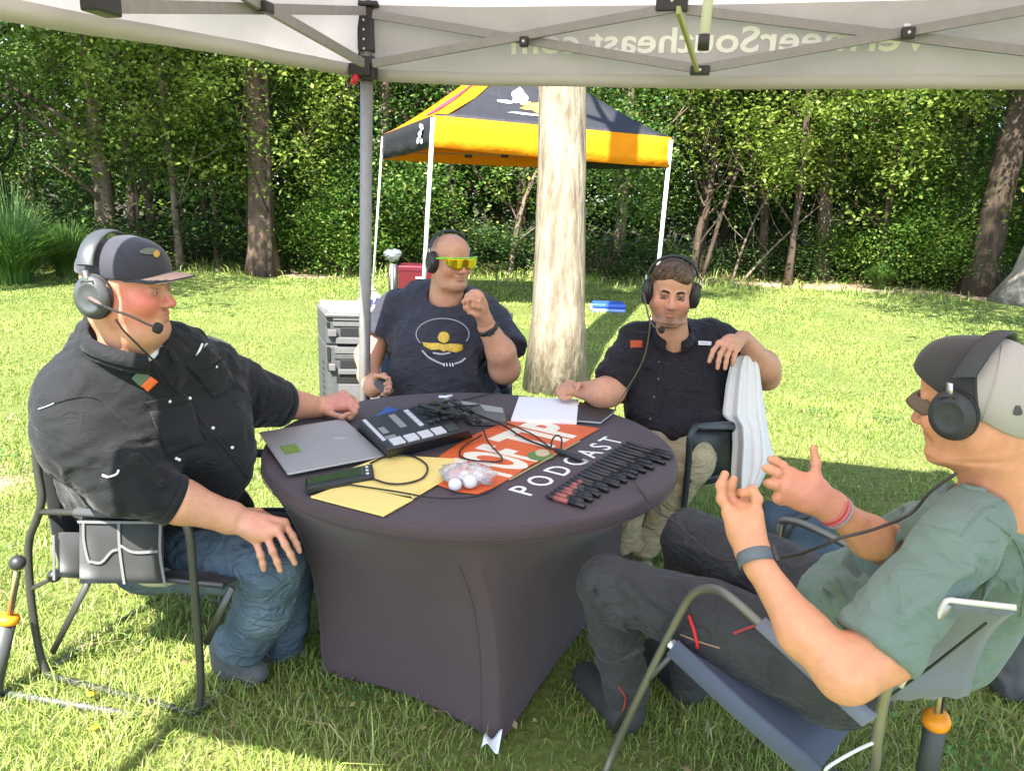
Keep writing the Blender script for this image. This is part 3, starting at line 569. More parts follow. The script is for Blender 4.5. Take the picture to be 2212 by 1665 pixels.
blob = lambda cx, cy, rx, ry, n=18, s=0, j=.18: [(cx+rx*math.cos(6.283*k/n)*(1+j*math.sin(k*2.3+s)), cy+ry*math.sin(6.283*k/n)*(1+j*math.sin(k*1.7+s))) for k in range(n)]
patch(rws, blob(.36, .40, .055, .10, s=1), mat('print_white', (.62, .64, .72), .6), 'white_emblem', parent=rf)
patch(rws, blob(.27, .31, .05, .02, s=2), MATS['print_white'], 'white_emblem', parent=rf)
patch(rws, blob(.46, .28, .09, .07, s=3, j=.3), mat('print_orange', (.75, .36, .05), .6), 'orange_emblem', parent=rf)
patch(rws, blob(.40, .17, .10, .015, s=4), mat('print_grey', (.42, .42, .40), .6), 'grey_lettering', parent=rf)
patch(rws, [(0.002, .02), (.05, .02), (.085, .3), (.13, .55), (.2, .75), (.12, .9), (.04, .6), (.004, .3)], ylw, 'yellow_corner_strip', .014, parent=rf)
patch(rwl, [(.55, .15), (.80, .12), (.93, .25), (.92, .5), (.8, .62), (.66, .5)], mat('print_maroon', (.42, .045, .08), .6), 'maroon_patch', .014, parent=rl)
a_ = lerp(BLp, FLp, .82); e_ = nrm(FLp-BLp); nn_ = nrm(np.cross(FLp-BLp, (0, 0, 1))); nn_ = nn_*(1 if nn_[1] < 0 or nn_[0] < 0 else -1)
mb = MB()
for (du, dz, r) in ((0, .19, .05), (.09, .27, .04), (-.08, .12, .04), (.02, .30, .03), (.07, .1, .035)):
    c0 = a_+e_*du*1.2+V(0, 0, dz)-nrm(np.cross(e_, (0, 0, 1)))*-.03; mb.prism([c0+e_*r*1.6*math.cos(k*.7+du*9)*(1+.3*math.sin(k*2.1))+V(0, 0, r*math.sin(k*.7+du*9)) for k in range(9)], nn_*.004)
em = mb.build('white_emblem', MATS['print_white'], lv)
for i, (c, ft) in enumerate(((FLp, PY(915, 625, 10.25)), (FRp, PY(1420, 600, 10.75)), (BLp, PZ(822, 615, 0)), (BRp, BRp))):
    f0 = V(c[0]+(ft[0]-c[0])*(c[2]/max(.2, c[2]-ft[2])) if i < 2 else (ft[0] if i == 2 else c[0]+.05), c[1], 0)
    mb = MB(); mb.tube([f0, V(c[0], c[1], c[2]+hv-.03)], .019 if i == 2 else .028, 8); l = mb.build('leg', white_m, yc); mb = MB(); mb.box(f0+V(0, 0, .008), (.1, .1, .015), bev=.004); mb.build('foot_plate', white_m, l)
for a, b in ((FLp, BRp), (FRp, BLp)):
    bar(a+V(0, 0, .1), b+V(0, 0, .12), .02, .012, parent=yc, name='truss_bar')
for px_ in (1012, 1090): p = PY(px_, 338, 11.8); mb = MB(); mb.box(p, (.11, .03, .045), bev=.008); mb.build('joint', blackp, yc)
# ================================================================ table and its stretch cover
TC = V(-.14, 2.735, 0); TR = .752; TZ = .742
Nf = V(.005, 2.03, 0); Lf = V(-.625, 2.35, 0); dA = nrm((.46, .89, 0)); Rf = Nf+dA*1.2; Ff = Lf+dA*1.2
cov_top = mat('stretch_cover', (.062, .041, .047), .72, sheen=.10, spec=.35, weave=.25, var=.07, vscale=5, wrk=.16, wsc=5, wst=(1.6, 1.6, .5))
tb = thing('folding_table', TC, 'round folding table hidden under the dark cover, one metal foot showing at the grass', 'table')
mb = MB(); mb.lathe(TC+V(0, 0, TZ-.04), [(TR-.02, 0), (TR-.012, .004), (TR-.012, .030), (TR-.02, .034)], 60); mb.build('tabletop', mat('table_plastic', (.6, .6, .58), .5), tb)
for q in (Nf, Lf, Rf, Ff):
    i_ = lerp(q, TC, .08); mb = MB(); mb.tube([V(i_[0], i_[1], .0), V(i_[0], i_[1], TZ-.04)], .014, 8); l = mb.build('leg', white_m, tb); mb = MB(); mb.lathe(V(i_[0], i_[1], 0), [(.022, 0), (.024, .01), (.017, .035), (.015, .05)], 12); mb.build('foot_cap', mat('pale_blue_plastic', (.62, .68, .74), .45), l)
cv = thing('table_cover', TC, 'dark purple-grey stretch cover pulled over the round table down to its feet', 'table cover')
def hem_pt(a):   # where the cover's lower hem lies in direction a
    d = V(math.cos(a), math.sin(a), 0); cen = (Nf+Ff)/2; poly = [Nf, Rf, Ff, Lf]; best = None
    for i in range(4):
        p, q = poly[i], poly[(i+1) % 4]; e = q-p; M_ = np.array([[d[0], -e[0]], [d[1], -e[1]]]); 
        if abs(np.linalg.det(M_)) < 1e-9: continue
        t, u = np.linalg.solve(M_, (p-cen)[:2])
        if t > 0 and -1e-6 <= u <= 1+1e-6: w_ = max(0, math.sin(math.pi*u)); n_ = nrm(V(e[1], -e[0], 0)); n_ = n_*np.sign(n_@(lerp(p, q, .5)-cen)); best = p+e*u-n_*.012*w_+V(0, 0, .010+.034*w_**1.2); L_ = np.linalg.norm(e)
    return best
# angles resampled so that the four corners are exact
cen = (Nf+Ff)/2; ca = sorted([math.atan2(*(q-cen)[:2][::-1]) for q in (Nf, Lf, Rf, Ff)]); angs = []
for i in range(4):
    a0 = ca[i]; a1 = ca[(i+1) % 4]+(6.28318 if i == 3 else 0); angs += [a0+(a1-a0)*(k/30) for k in range(30)]
rows = []; prof = [(TR-.012, TZ), (TR-.003, TZ-.002), (TR+.001, TZ-.010), (TR+.001, TZ-.042), (TR-.006, TZ-.052)]
for r, z in prof: rows.append([TC+V(r*math.cos(a), r*math.sin(a), z) for a in angs])
H = [hem_pt(a) for a in angs]
for k in range(1, 27):
    s = k/26; row = []
    for a, h in zip(angs, H):
        rim = TC+V((TR-.006)*math.cos(a), (TR-.006)*math.sin(a), TZ-.052); hf = 1-(1-s)**3.4; hf = .08*s+.92*hf; p = rim*(1-hf)+h*hf; p[2] = rim[2]*(1-s)+h[2]*s
        row.append(p)
    rows.append(row)
mb = MB(); mb.grid(rows, True, True); skirt = mb.build('skirt', cov_top, cv, normals=True)
mb = MB(); R0 = [[TC+V(r*math.cos(a), r*math.sin(a), TZ) for a in angs] for r in (.002, .2, .45, .65, TR-.012)]; mb.grid(R0, True, True); mb.build('top', cov_top, cv)
# seam strip beside the near corner and a rim seam
def skirt_at(a, s):
    h = hem_pt(a); rim = TC+V((TR-.006)*math.cos(a), (TR-.006)*math.sin(a), TZ-.052); hf = .08*s+.92*(1-(1-s)**3.4); p = rim*(1-hf)+h*hf; p[2] = rim[2]*(1-s)+h[2]*s; return p
aN = math.atan2(*(Nf-cen)[:2][::-1])
for da_, nm in ((-.10, 'seam'), (-.004, 'seam')):
    pts = [skirt_at(aN+da_, s)+nrm(V(.1, -1, 0))*.002 for s in np.linspace(.12, .995, 22)]; mb = MB(); mb.tube(pts, .0018, 5); mb.build(nm, cov_top, cv)
mb = MB(); mb.tube([TC+V((TR+.002)*math.cos(a), (TR+.002)*math.sin(a), TZ-.046) for a in np.linspace(0, 6.283, 90)[:-1]], .0016, 5, closed=True); mb.build('rim_seam', cov_top, cv)
# printed lettering on the cover
pw = mat('white_print', (.82, .82, .84), .7)
def ttext(nm, txt, o, xe, yt, m, parent, z, bold=0.0, hscale=None, ext=.0003, font_cap=.7, sp=1.0):
    o = PZ(*o, z); xe = PZ(*xe, z); yt = PZ(*yt, z); xd = nrm(xe-o); yd = yt-o; cap = np.linalg.norm(yd-xd*(yd@xd)); t = text_obj(nm, txt, cap/font_cap, o, xd, yd, m, parent, ext=ext, bold=bold, sp=sp)
    c_ = np.array([v.co[:] for v in t.data.vertices])+ORG[parent.name]; u = (c_-o)@xd; sc = np.linalg.norm(xe-o)/u.max(); c_ = c_+xd[None]*((sc-1)*u)[:, None]; t.data.vertices.foreach_set('co', (c_-ORG[parent.name]).ravel()); t.data.update(); return t
ttext('lettering', 'PODCAST', (1143, 1072), (1349, 951), (1095, 1058), pw, cv, TZ+.0012, sp=1.5, bold=.0006)
# ================================================================ things on the table
T0 = TZ+.002
blk = mat('satin_black', (.022, .022, .024), .42, spec=.5, var=.1, vscale=20); gry = mat('silver_metal', (.40, .39, .38), .45, metal=.35, var=.03, vscale=10)
rubber = mat('cable_rubber', (.012, .012, .014), .5); white_p = mat('white_paper', (.80, .78, .80), .8)
def slab(pix, z, th, m, nm, parent=None, bev=.004, sm=False):
    """a flat thing with the outline pix (as surveyed) whose top lies at height z"""
    P = [PZ(x, y, z) for x, y in pix]; c = sum(P)/len(P); n = len(P)
    def ring(k, zz): return [np.array([c[0]+(p[0]-c[0])*(1-k/max(.01, np.linalg.norm((p-c)[:2]))), c[1]+(p[1]-c[1])*(1-k/max(.01, np.linalg.norm((p-c)[:2]))), zz]) for p in P]
    b = min(bev, th*.45); rows = [ring(b, z-th), ring(0, z-th+b), ring(0, z-b), ring(b, z)]
    mb = MB(); mb.add([p for r in rows for p in r], [tuple(range(n-1, -1, -1)), tuple(range(3*n, 4*n))]+[(i*n+k, i*n+(k+1) % n, (i+1)*n+(k+1) % n, (i+1)*n+k) for i in range(3) for k in range(n)]); return mb.build(nm, m, parent), P
def base_of(pix, z=T0): P = [PZ(x, y, z) for x, y in pix]; return sum(P)/len(P)
def quadpt(Q, u, v): return lerp(lerp(Q[0], Q[1], u), lerp(Q[3], Q[2], u), v)
def on_quad(Q, u0, v0, u1, v1, th, m, nm, parent, lift=0.0005, bev=0):
    n = nrm(np.cross(Q[1]-Q[0], Q[3]-Q[0])); n = n*np.sign(n[2]); P = [quadpt(Q, *q)+n*lift for q in ((u0, v0), (u1, v0), (u1, v1), (u0, v1))]; mb = MB(); mb.prism(P, n*th); return mb.build(nm, m, parent)
# laptop
LQ = [(559, 933), (742, 903.5), (832, 983), (621, 1023)]
lt = thing('laptop', base_of(LQ), 'closed silver laptop with a green sticker, lying at the near left of the table', 'laptop')
slab(LQ, T0+.010, .008, gry, 'base', lt)[0]; o_, LP_ = slab(LQ, T0+.019, .0075, gry, 'lid', lt)
on_quad(LP_, .10, .42, .27, .62, .0003, mat('green_sticker', (.16, .24, .035), .6, var=.3, vscale=90), 'sticker', lt)
b_ = quadpt(LP_, .74, .47)+V(0, 0, .0004); mb = MB(); mb.prism([b_+V(.022*math.cos(k*.52)*(1+.12*math.sin(k*3)), .013*math.sin(k*.52)*(1+.12*math.cos(k*2)), 0) for k in range(12)], (0, 0, .0004)); mb.build('lid_emblem', mat('worn_sticker', (.62, .60, .58), .6, col2=(.3, .3, .3), vscale=160), lt)
mb = MB(); mb.tube([lerp(LP_[0], LP_[1], .2)+V(0, 0, -.008), lerp(LP_[0], LP_[1], .8)+V(0, 0, -.008)], .006, 8); mb.build('hinge', blk, lt)
# audio console
CQ = [(774, 907), (944, 864), (1014, 925), (835, 969)]
co = thing('audio_console', base_of(CQ), 'black podcast audio console with a row of pale square pads, beside the laptop', 'audio console')
body, CP_ = slab(CQ, T0+.062, .014, blk, 'top_plate', co, .005)
lowq = [(768, 918), (950, 874), (1040, 925), (838, 985)]
mb = MB(); lo = [PZ(x, y, T0+.001) for x, y in [(772, 930), (946, 888), (1022, 945), (838, 994)]]; up = [p-V(0, 0, .012) for p in CP_]; mb.add(lo+up, [(0, 1, 2, 3)[::-1], (4, 5, 6, 7)]+[(k, (k+1) % 4, 4+(k+1) % 4, 4+k) for k in range(4)]); mb.build('housing', blk, co)
padm = mat('pad_silver', (.60, .60, .62), .4, spec=.5); on_quad(CP_, .03, .05, .07, .78, .002, padm, 'fader_slot', co)
mats_ = [padm]*4+[mat('pad_dark', (.05, .06, .055), .4)]
for i in range(5): on_quad(CP_, .09+.165*i, .80, .225+.165*i, .975, .005, mats_[i], 'pad', co)
on_quad(CP_, .08, .68, .20, .76, .001, mat('label_grey', (.25, .25, .25), .5), 'label_strip', co); on_quad(CP_, .10, .40, .17, .60, .001, MATS['label_grey'], 'label_strip', co); on_quad(CP_, .32, .10, .40, .55, .001, MATS['label_grey'], 'label_strip', co)
for i in range(5): on_quad(CP_, .52, .08+.115*i, .575, .175+.115*i, .003, padm, 'small_button', co)
on_quad(CP_, .62, .06, .97, .50, .002, mat('screen_dark', (.02, .028, .026), .12, spec=.6), 'screen', co)
for i in range(4): p = quadpt(CP_, .66+.09*i, .64); mb = MB(); mb.lathe(p, [(.010, 0), (.010, .012), (.007, .016)], 12, (0, 0, 1)); mb.build('knob', blk, co)
# second flat device with grey panels behind the console
DQ = [(955, 858), (1088, 880), (1094, 906), (1018, 905)]
dv = thing('equipment_case', base_of(DQ), 'low dark grey equipment case lying behind the audio console under tangled cables', 'equipment case')
_, DP_ = slab(DQ, T0+.030, .028, mat('case_grey', (.10, .11, .10), .5, var=.2, vscale=30), 'case', dv); on_quad(DP_, .05, .05, .55, .25, .001, mat('panel_grey', (.30, .32, .30), .5), 'panel', dv); on_quad(DP_, .60, .08, .97, .5, .001, MATS['panel_grey'], 'panel', dv)
# blue pouch corner at the far left of the console
slab_ = [(800, 905), (838, 878), (862, 884), (845, 893)]
o_, _p = slab(slab_, T0+.012, .010, mat('blue_vinyl', (.02, .10, .34), .4), 'blue_pouch'); tag(o_, 'small blue pouch tucked behind the left end of the audio console', 'pouch')
# handheld recorder
RQ = [(659, 1031), (805, 1001), (809, 1027), (662, 1053)]
hr = thing('handheld_recorder', base_of(RQ), 'black handheld recorder with a dark reflective display, just in front of the laptop', 'recorder'); _, RP_ = slab(RQ, T0+.026, .024, blk, 'case', hr, .005)
on_quad(RP_, .03, .12, .84, .74, .0006, mat('display_glass', (.03, .05, .035), .07, spec=.9), 'display', hr)
for i in range(3): p = quadpt(RP_, .90, .22+.27*i); mb = MB(); mb.lathe(p, [(.006, 0), (.006, .003), (.004, .004)], 10); mb.build('button', padm, hr)
# envelopes
yenv = mat('yellow_paper', (.80, .62, .20), .75, var=.05, vscale=12, bump=.25, bscale=18)
e1, _ = slab([(836, 981), (982, 990), (960, 1030), (890, 1068), (738, 1044), (760, 1010)], T0+.012, .009, yenv, 'yellow_folder', None, .002); tag(e1, 'yellow folder under the coiled black cable, nearer the orange banner', 'folder')
mb = MB(); P_ = [PZ(x, y, T0+.0135) for x, y in [(978, 995), (952, 1032), (888, 1070)]]; mb.add([P_[0], P_[1], P_[2], P_[2]+V(.006, -.006, -.009), P_[1]+V(.008, -.006, -.009), P_[0]+V(.008, 0, -.009)], [(0, 1, 4, 5), (1, 2, 3, 4)]); mb.build('folded_edge', yenv, e1, solid=.001)
e2, _ = slab([(671, 1071), (744, 1044), (892, 1077), (829, 1112)], T0+.008, .0065, yenv, 'yellow_folder', None, .002); tag(e2, 'yellow folder sticking out toward the near edge of the table', 'folder')
# orange banner with condensed lettering
orm = mat('orange_vinyl', (.66, .115, .022), .55, var=.06, vscale=8); cream = mat('cream_print', (.80, .74, .60), .6)
BQ = [(1099, 909), (1180, 907), (1295, 925), (1250, 950), (1212, 974), (1150, 1002), (1095, 1036), (1060, 1055), (1032, 1066), (985, 1060), (945, 1046), (948, 985), (986, 960), (1030, 935)]
bn = thing('orange_banner', base_of(BQ), 'orange printed banner with tall cream letters lying flat across the table', 'banner')
slab(BQ, T0+.004, .003, orm, 'sheet', bn, .001)
ttext('lettering', 'TOF', (1083, 1036), (1170, 985), (985, 990), cream, bn, T0+.0045, bold=.012, ext=.0004); ttext('lettering', 'TIP', (1168, 975), (1262, 930), (1110, 926), cream, bn, T0+.0045, bold=.012, ext=.0004)
mb = MB(); mb.prism([PZ(1168+30*math.cos(k*.5), 984+11*math.sin(k*.5), T0+.0048) for k in range(12)], (0, 0, .0006)); mb.build('green_emblem', mat('print_green', (.10, .20, .05), .6), bn)
mb = MB(); mb.prism([PZ(1172+16*math.cos(k*.5), 978+8*math.sin(k*.5), T0+.0056) for k in range(12)], (0, 0, .0006)); mb.build('tan_emblem', mat('print_tan', (.55, .44, .27), .6), bn)
# wooden stick under the banner edge
mb = MB(); mb.tube([PZ(1100, 1036, T0+.004), PZ(1185, 990, T0+.004), PZ(1252, 952, T0+.004)], .0035, 6); tag(mb.build('wooden_stick', mat('stick_wood', (.42, .30, .13), .6)), 'thin pale wooden stick along the near edge of the orange banner', 'stick')
# plastic bag with soft foam covers
pb = thing('plastic_bag', base_of([(1009, 1045)]), 'crumpled clear plastic bag holding round white foam covers, on the orange banner', 'plastic bag')
for (a, b, r) in ((983, 1046, .021), (1015, 1040, .023), (1032, 1028, .019), (1002, 1028, .018)):
    p = PZ(a, b, T0+r+.004); mb = MB(); mb.ball(p, [r, r, r*.95], 12); mb.build('foam_cover', mat('white_foam', (.72, .69, .72), .8, bump=.3, bscale=400), pb)
mb = MB(); ctr = PZ(1010, 1040, T0+.006); rows = []
for i in range(14):
    row = []
    for k in range(22):
        a = 6.283*k/22; r = .085*math.sin(math.pi*(i+.3)/14)**.7*(1+.16*math.sin(k*2.7+i)+.1*math.sin(k*5.1)); h = .052*(1-math.cos(math.pi*(i/13)))/2
        row.append(ctr+V(r*math.cos(a)*1.0, r*math.sin(a)*.75, h+.007*math.sin(k*3.3+i*2.1)))
    rows.append(row)
mb.grid(rows, True, True); mb.build('film', mat('clear_film', (.9, .88, .9), .15, trans=.0, alpha=.2, spec=.9), pb, solid=.0006)
# paper pad and notebook
p1, P1 = slab([(1121, 856), (1250, 862), (1246, 910), (1104, 904)], T0+.018, .014, white_p, 'paper_pad', None, .0015); tag(p1, 'stack of blank white paper at the far side of the table', 'paper stack')
nb = thing('notebook', base_of([(1290, 890)]), 'closed black notebook right of the white paper stack', 'notebook'); slab([(1252, 868), (1329, 885), (1297, 909), (1247, 905)], T0+.016, .012, white_p, 'pages', nb, .001); slab([(1251, 867), (1331, 885), (1298, 910), (1246, 906)], T0+.019, .0028, blk, 'cover', nb, .001)
# earbuds / white marker at the far edge
eb = thing('white_marker', base_of([(962, 856)]), 'small white marker lying near the far edge of the table', 'marker'); mb = MB(); mb.tube([PZ(948, 857, T0+.012), PZ(962, 858, T0+.012), PZ(976, 854, T0+.012)], [.006, .008, .006], 8); mb.build('barrel', white_p, eb); mb = MB(); mb.tube([PZ(958, 853, T0+.016), PZ(966, 855, T0+.016)], [.004, .004], 6); mb.build('clip', blk, eb)
# fan of pens
G_ = 'pens fanned out on the dark table cover'; penc = mat('pen_black', (.014, .011, .014), .35, spec=.5, coat=.2); pent = mat('pen_pink_reflection', (.32, .09, .075), .4); NP = 22
for i in range(NP):
    t = i/(NP-1); a = lerp((1178, 1070), (1352, 955), t**.95); b = lerp((1262, 1092), (1462, 984), t); b = b+np.array([random.uniform(-5, 5), random.uniform(-2, 2)])+np.array([-14 if i % 2 else 0, -2 if i % 2 else 0])
    L_ = .0; z = T0+.008+(.008 if i % 2 else 0)*.4; p, q = PZ(a[0], a[1], z), PZ(b[0], b[1], z); d = nrm(q-p)
    if i == 0: wh = 'nearest pen of the fan, closest to the letter P'
    elif i == NP-1: wh = 'farthest pen of the fan, beside the letter T'
    else: wh = '%s pen of the fan counting from the letter P' % ['', 'second', 'third', 'fourth', 'fifth', 'sixth', 'seventh', 'eighth', 'ninth', 'tenth', 'eleventh', 'twelfth', 'thirteenth', 'fourteenth', 'fifteenth', 'sixteenth', 'seventeenth', 'eighteenth', 'nineteenth', 'twentieth', 'twenty-first'][i]
    pn = thing('pen', lerp(p, q, .5)-V(0, 0, .006), 'black '+wh, 'pen', G_); r = .0082
    mb = MB(); mb.tube([p, p+d*.012, lerp(p, q, .62)], [.003, r, r], 9); mb.build('barrel', penc, pn)
    mb = MB(); mb.tube([lerp(p, q, .62), q-d*.004, q], [r*1.12, r*1.12, r*.8], 9); mb.build('cap', penc, pn)
    mb = MB(); s_ = nrm(np.cross(d, (0, 0, 1))); mb.box(lerp(p, q, .80)+V(0, 0, r*1.15), (np.linalg.norm(q-p)*.3, .004, .0015), np.stack([d, s_, np.cross(d, s_)], 1), .0005); mb.build('clip', penc, pn)
    if i < 7: mb = MB(); mb.tube([lerp(p, q, .22), lerp(p, q, .58-.04*i)], [r*1.06, r*1.06], 9); mb.build('pink_reflection', pent, pn)  # pinkish reflection on the nearest black barrels, painted as a coloured sleeve
# small clamp / microphone block on the lettering
mc = thing('cable_adapter', base_of([(1275, 965)]), 'black cable adapter block lying across the letter C', 'cable adapter')
a, b = PZ(1245, 968, T0+.012), PZ(1322, 985, T0+.012)
a, b = PZ(1200, 972, T0+.012), PZ(1258, 992, T0+.012); mb = MB(); mb.tube([a, lerp(a, b, .1), lerp(a, b, .9), b], [.007, .011, .012, .006], 10); mb.build('body', blk, mc); mb = MB(); mb.tube([b, b+nrm(b-a)*.03], [.005, .003], 8); mb.build('plug', gry, mc)
# cables
def cable(nm, ctrl, z, r, lab, hs=None):
    pts = [PZ(x, y, T0+z+(hs[i] if hs else 0)) for i, (x, y) in enumerate(ctrl)]; mb = MB(); mb.tube(curve_pts(pts, 8), r, 7); return tag(mb.build(nm, rubber), lab, 'cable', 'black cables on the table')
cable('cable', [(800, 1000), (840, 984), (890, 985), (922, 1005), (915, 1030), (880, 1043), (840, 1044), (800, 1032)], .018, .0032, 'black cable coiled in a ring on the yellow folders')
cable('cable', [(735, 1044), (780, 1050), (860, 1062), (930, 1074), (1000, 1075), (1050, 1066), (1080, 1048)], .014, .0028, 'thin black cable crossing the yellow folders toward the orange banner')
cable('cable', [(975, 870), (1010, 890), (1040, 920), (1055, 955), (1085, 993), (1030, 995), (995, 985), (1000, 965), (1040, 940)], .012, .0030, 'black cable looping over the first tall letter of the banner', [.05, .05, .03, .01, 0, 0, 0, 0, .01])
cable('cable', [(930, 872), (1000, 885), (1080, 915), (1130, 945), (1180, 965), (1205, 972)], .014, .0040, 'thick black cable running from the console to the adapter block', [.07, .04, .01, 0, 0, 0])
cable('cable', [(1190, 968), (1193, 950), (1203, 940), (1213, 948), (1211, 975)], .012, .0032, 'short stiff black cable loop standing up on the banner', [0, .02, .03, .02, 0])
cable('cable', [(1060, 905), (1100, 916), (1150, 938), (1190, 968)], .012, .003, 'black cable hugging the near side of the thick one')
cable('cable', [(985, 868), (1060, 850), (1105, 838)], .006, .0022, 'thin cable leading from the tangle to the far edge of the table')
random.seed(5)
for i in range(9):
    x = 905+random.random()*60; y = 868+random.random()*22
    cable('plug_lead', [(x, y), (x+random.uniform(0, 30), y+random.uniform(-10, 6)), (x+random.uniform(20, 60), y+random.uniform(-4, 14)), (x+random.uniform(40, 110), y+random.uniform(0, 22)), (x+60+random.random()*50, y+random.uniform(0, 30))], .014, .0035, 'black plug lead '+['crossing the console screen', 'curling over the grey case panel', 'arching highest above the console', 'dipping behind the small buttons', 'reaching toward the white paper stack', 'lying along the near case edge', 'hanging toward the orange banner', 'twisted round the audio plugs', 'nearest the small white marker'][i], [.055, .085, .085, .06, .03])
for i, (a, b) in enumerate([(905, 874), (925, 880), (945, 872), (968, 886)]):
    p = PZ(a, b, T0+.085); q = p+V(.05, -.03, -.004); mb = MB(); mb.tube([p, lerp(p, q, .7), q], [.009, .009, .005], 10); j = mb.build('cable_plug', blk); tag(j, ['leftmost', 'second from left', 'third from left', 'rightmost'][i]+' black audio plug in the cable tangle on the console', 'plug', 'plugs in the cable tangle'); mb = MB(); mb.tube([q, q+(q-p)*.3], [.004, .004], 8); mb.build('metal_tip', gry, j)
mb = MB(); p = PZ(945, 885, T0+.07)

# ================================================================ things on the lawn
# grey drawer cabinet
gcab = mat('cabinet_grey', (.060, .062, .065), .7, var=.18, vscale=35, bump=.4, bscale=120); gcl = mat('cabinet_light', (.105, .105, .105), .65, var=.1, vscale=20); dk = mat('recess_dark', (.012, .013, .014), .5)
Yc = 4.62; f0 = PY(703, 676, Yc); zt = f0[2]; fr = nrm((.985, .10, 0)); bk = nrm((-.36, .93, 0)); f0 = V(f0[0], f0[1], 0); Wc = .62; Dc = .42
cab = thing('drawer_cabinet', f0+fr*Wc/2+bk*Dc/2, 'weathered grey stacked tool cabinet with drawers, behind the grey canopy leg', 'cabinet')
Rc = np.stack([fr, np.cross((0, 0, 1), fr), V(0, 0, 1)], 1)
def cz_(y): return PY(703, y, Yc)[2]
def cbox(u0, u1, z0, z1, d0, d1, m, nm, bev=.004, par=None):
    mb = MB(); P = [f0+fr*u+bk*d for u, d in ((u0, d0), (u1, d0), (u1, d1), (u0, d1))]; mb.prism([p+V(0, 0, z0) for p in P], (0, 0, z1-z0)); o = mb.build(nm, m, par or cab); q = o.modifiers.new('b', 'BEVEL'); q.width = bev; q.segments = 2; return o
zs = cz_(746)
cbox(0, Wc, zs+.002, zt-.03, .02, Dc, gcab, 'upper_box', .012); cbox(0, Wc, .03, zs-.004, .02, Dc, gcab, 'lower_box', .012); cbox(-.006, Wc+.006, zt-.028, zt, -.008, Dc+.006, gcl, 'lid', .012)
for u in (.02, Wc-.06): cbox(u, u+.04, 0, .029, .06, Dc-.04, blk, 'skid')
for (ya, yb, m, pr, u0, u1) in [(676, 692, gcl, .018, .045, Wc-.02), (695, 705, gcl, .010, .045, Wc-.02), (708, 727, dk, .004, .09, Wc-.09), (729, 742, gcl, .022, .06, Wc-.05), (750, 764, gcl, .012, .05, Wc-.02), (766, 776, gcab, .008, .05, Wc-.02), (778, 796, dk, .004, .085, Wc-.09), (798, 808, gcl, .022, .07, Wc-.07), (811, 828, dk, .004, .06, Wc-.06), (831, 872, gcl, .006, .07, Wc-.07)]:
    z1, z0 = cz_(ya), cz_(yb); cbox(u0, u1, z0, z1, .02-pr, .021, m, 'drawer_front' if m is not dk else 'handle_recess', .003)
for u in (.006,): 
    for (ya, yb) in ((678, 686), (696, 706), (750, 780), (785, 800)): cbox(u, u+.018, cz_(yb), cz_(ya), .010, .021, dk, 'slot', .001)
for y, w in ((712, .05), (786, .04)): cbox(.012, .012+w, cz_(y+14), cz_(y), -.014, .019, gcl, 'latch', .004)
for i in range(6): cbox(-.004, -.001, cz_(790+i*14+5), cz_(790+i*14), .12, .18, dk, 'side_rib', .001)
# papers and cap on the cabinet
def ctop(u, d, z=0): return f0+fr*u+bk*d+V(0, 0, zt+z)
mb = MB(); mb.prism([ctop(.02, .24, .002), ctop(.30, .24, .002), ctop(.28, .40, .002), ctop(.02, .40, .002)], (0, 0, .02)); tag(mb.build('paper_box', white_p), 'flat white box at the back of the grey cabinet top', 'box')
mb = MB(); mb.prism([ctop(.03, .03, .001), ctop(.33, .02, .001), ctop(.34, .20, .001), ctop(.03, .21, .001)], (0, 0, .003)); tag(mb.build('paper_sheet', white_p), 'loose white sheet at the front of the grey cabinet top', 'paper')
cpn = thing('cloth_cap', ctop(.30, .25, .0), 'crumpled white and navy striped cloth cap on the grey cabinet', 'cap')
mb = MB(); rows = []
for i in range(9): rows.append([ctop(.32, .25, .006)+V(.10*math.sin(math.pi*.5*(i/8+.02))*math.cos(a)*(1+.1*math.sin(a*3)), .09*math.sin(math.pi*.5*(i/8+.02))*math.sin(a), .085*math.cos(math.pi*.5*i/8)*(1+.15*math.sin(a*2+i))) for a in np.linspace(0, 6.283, 25)[:-1]])
mb.grid(rows, True, True); mb.build('crown', mat('white_cotton', (.74, .73, .72), .85, bump=.5, bscale=30), cpn)
for k in range(3): mb = MB(); c0 = ctop(.255+.03*k, .155, .012+.012*k); mb.prism([c0, c0+fr*.018, c0+fr*.038+V(0, 0, .045), c0+fr*.02+V(0, 0, .045)], -bk*.003); mb.build('stripe', mat('navy_cloth', (.02, .025, .10), .8), cpn)
mb = MB(); mb.prism([ctop(.34, .10, .004), ctop(.56, .12, .004), ctop(.57, .30, .004), ctop(.42, .33, .004)], (0, 0, .014)); tag(mb.build('clipboard', mat('clip_grey', (.45, .47, .5), .5)), 'grey clipboard on the right half of the cabinet top', 'clipboard')
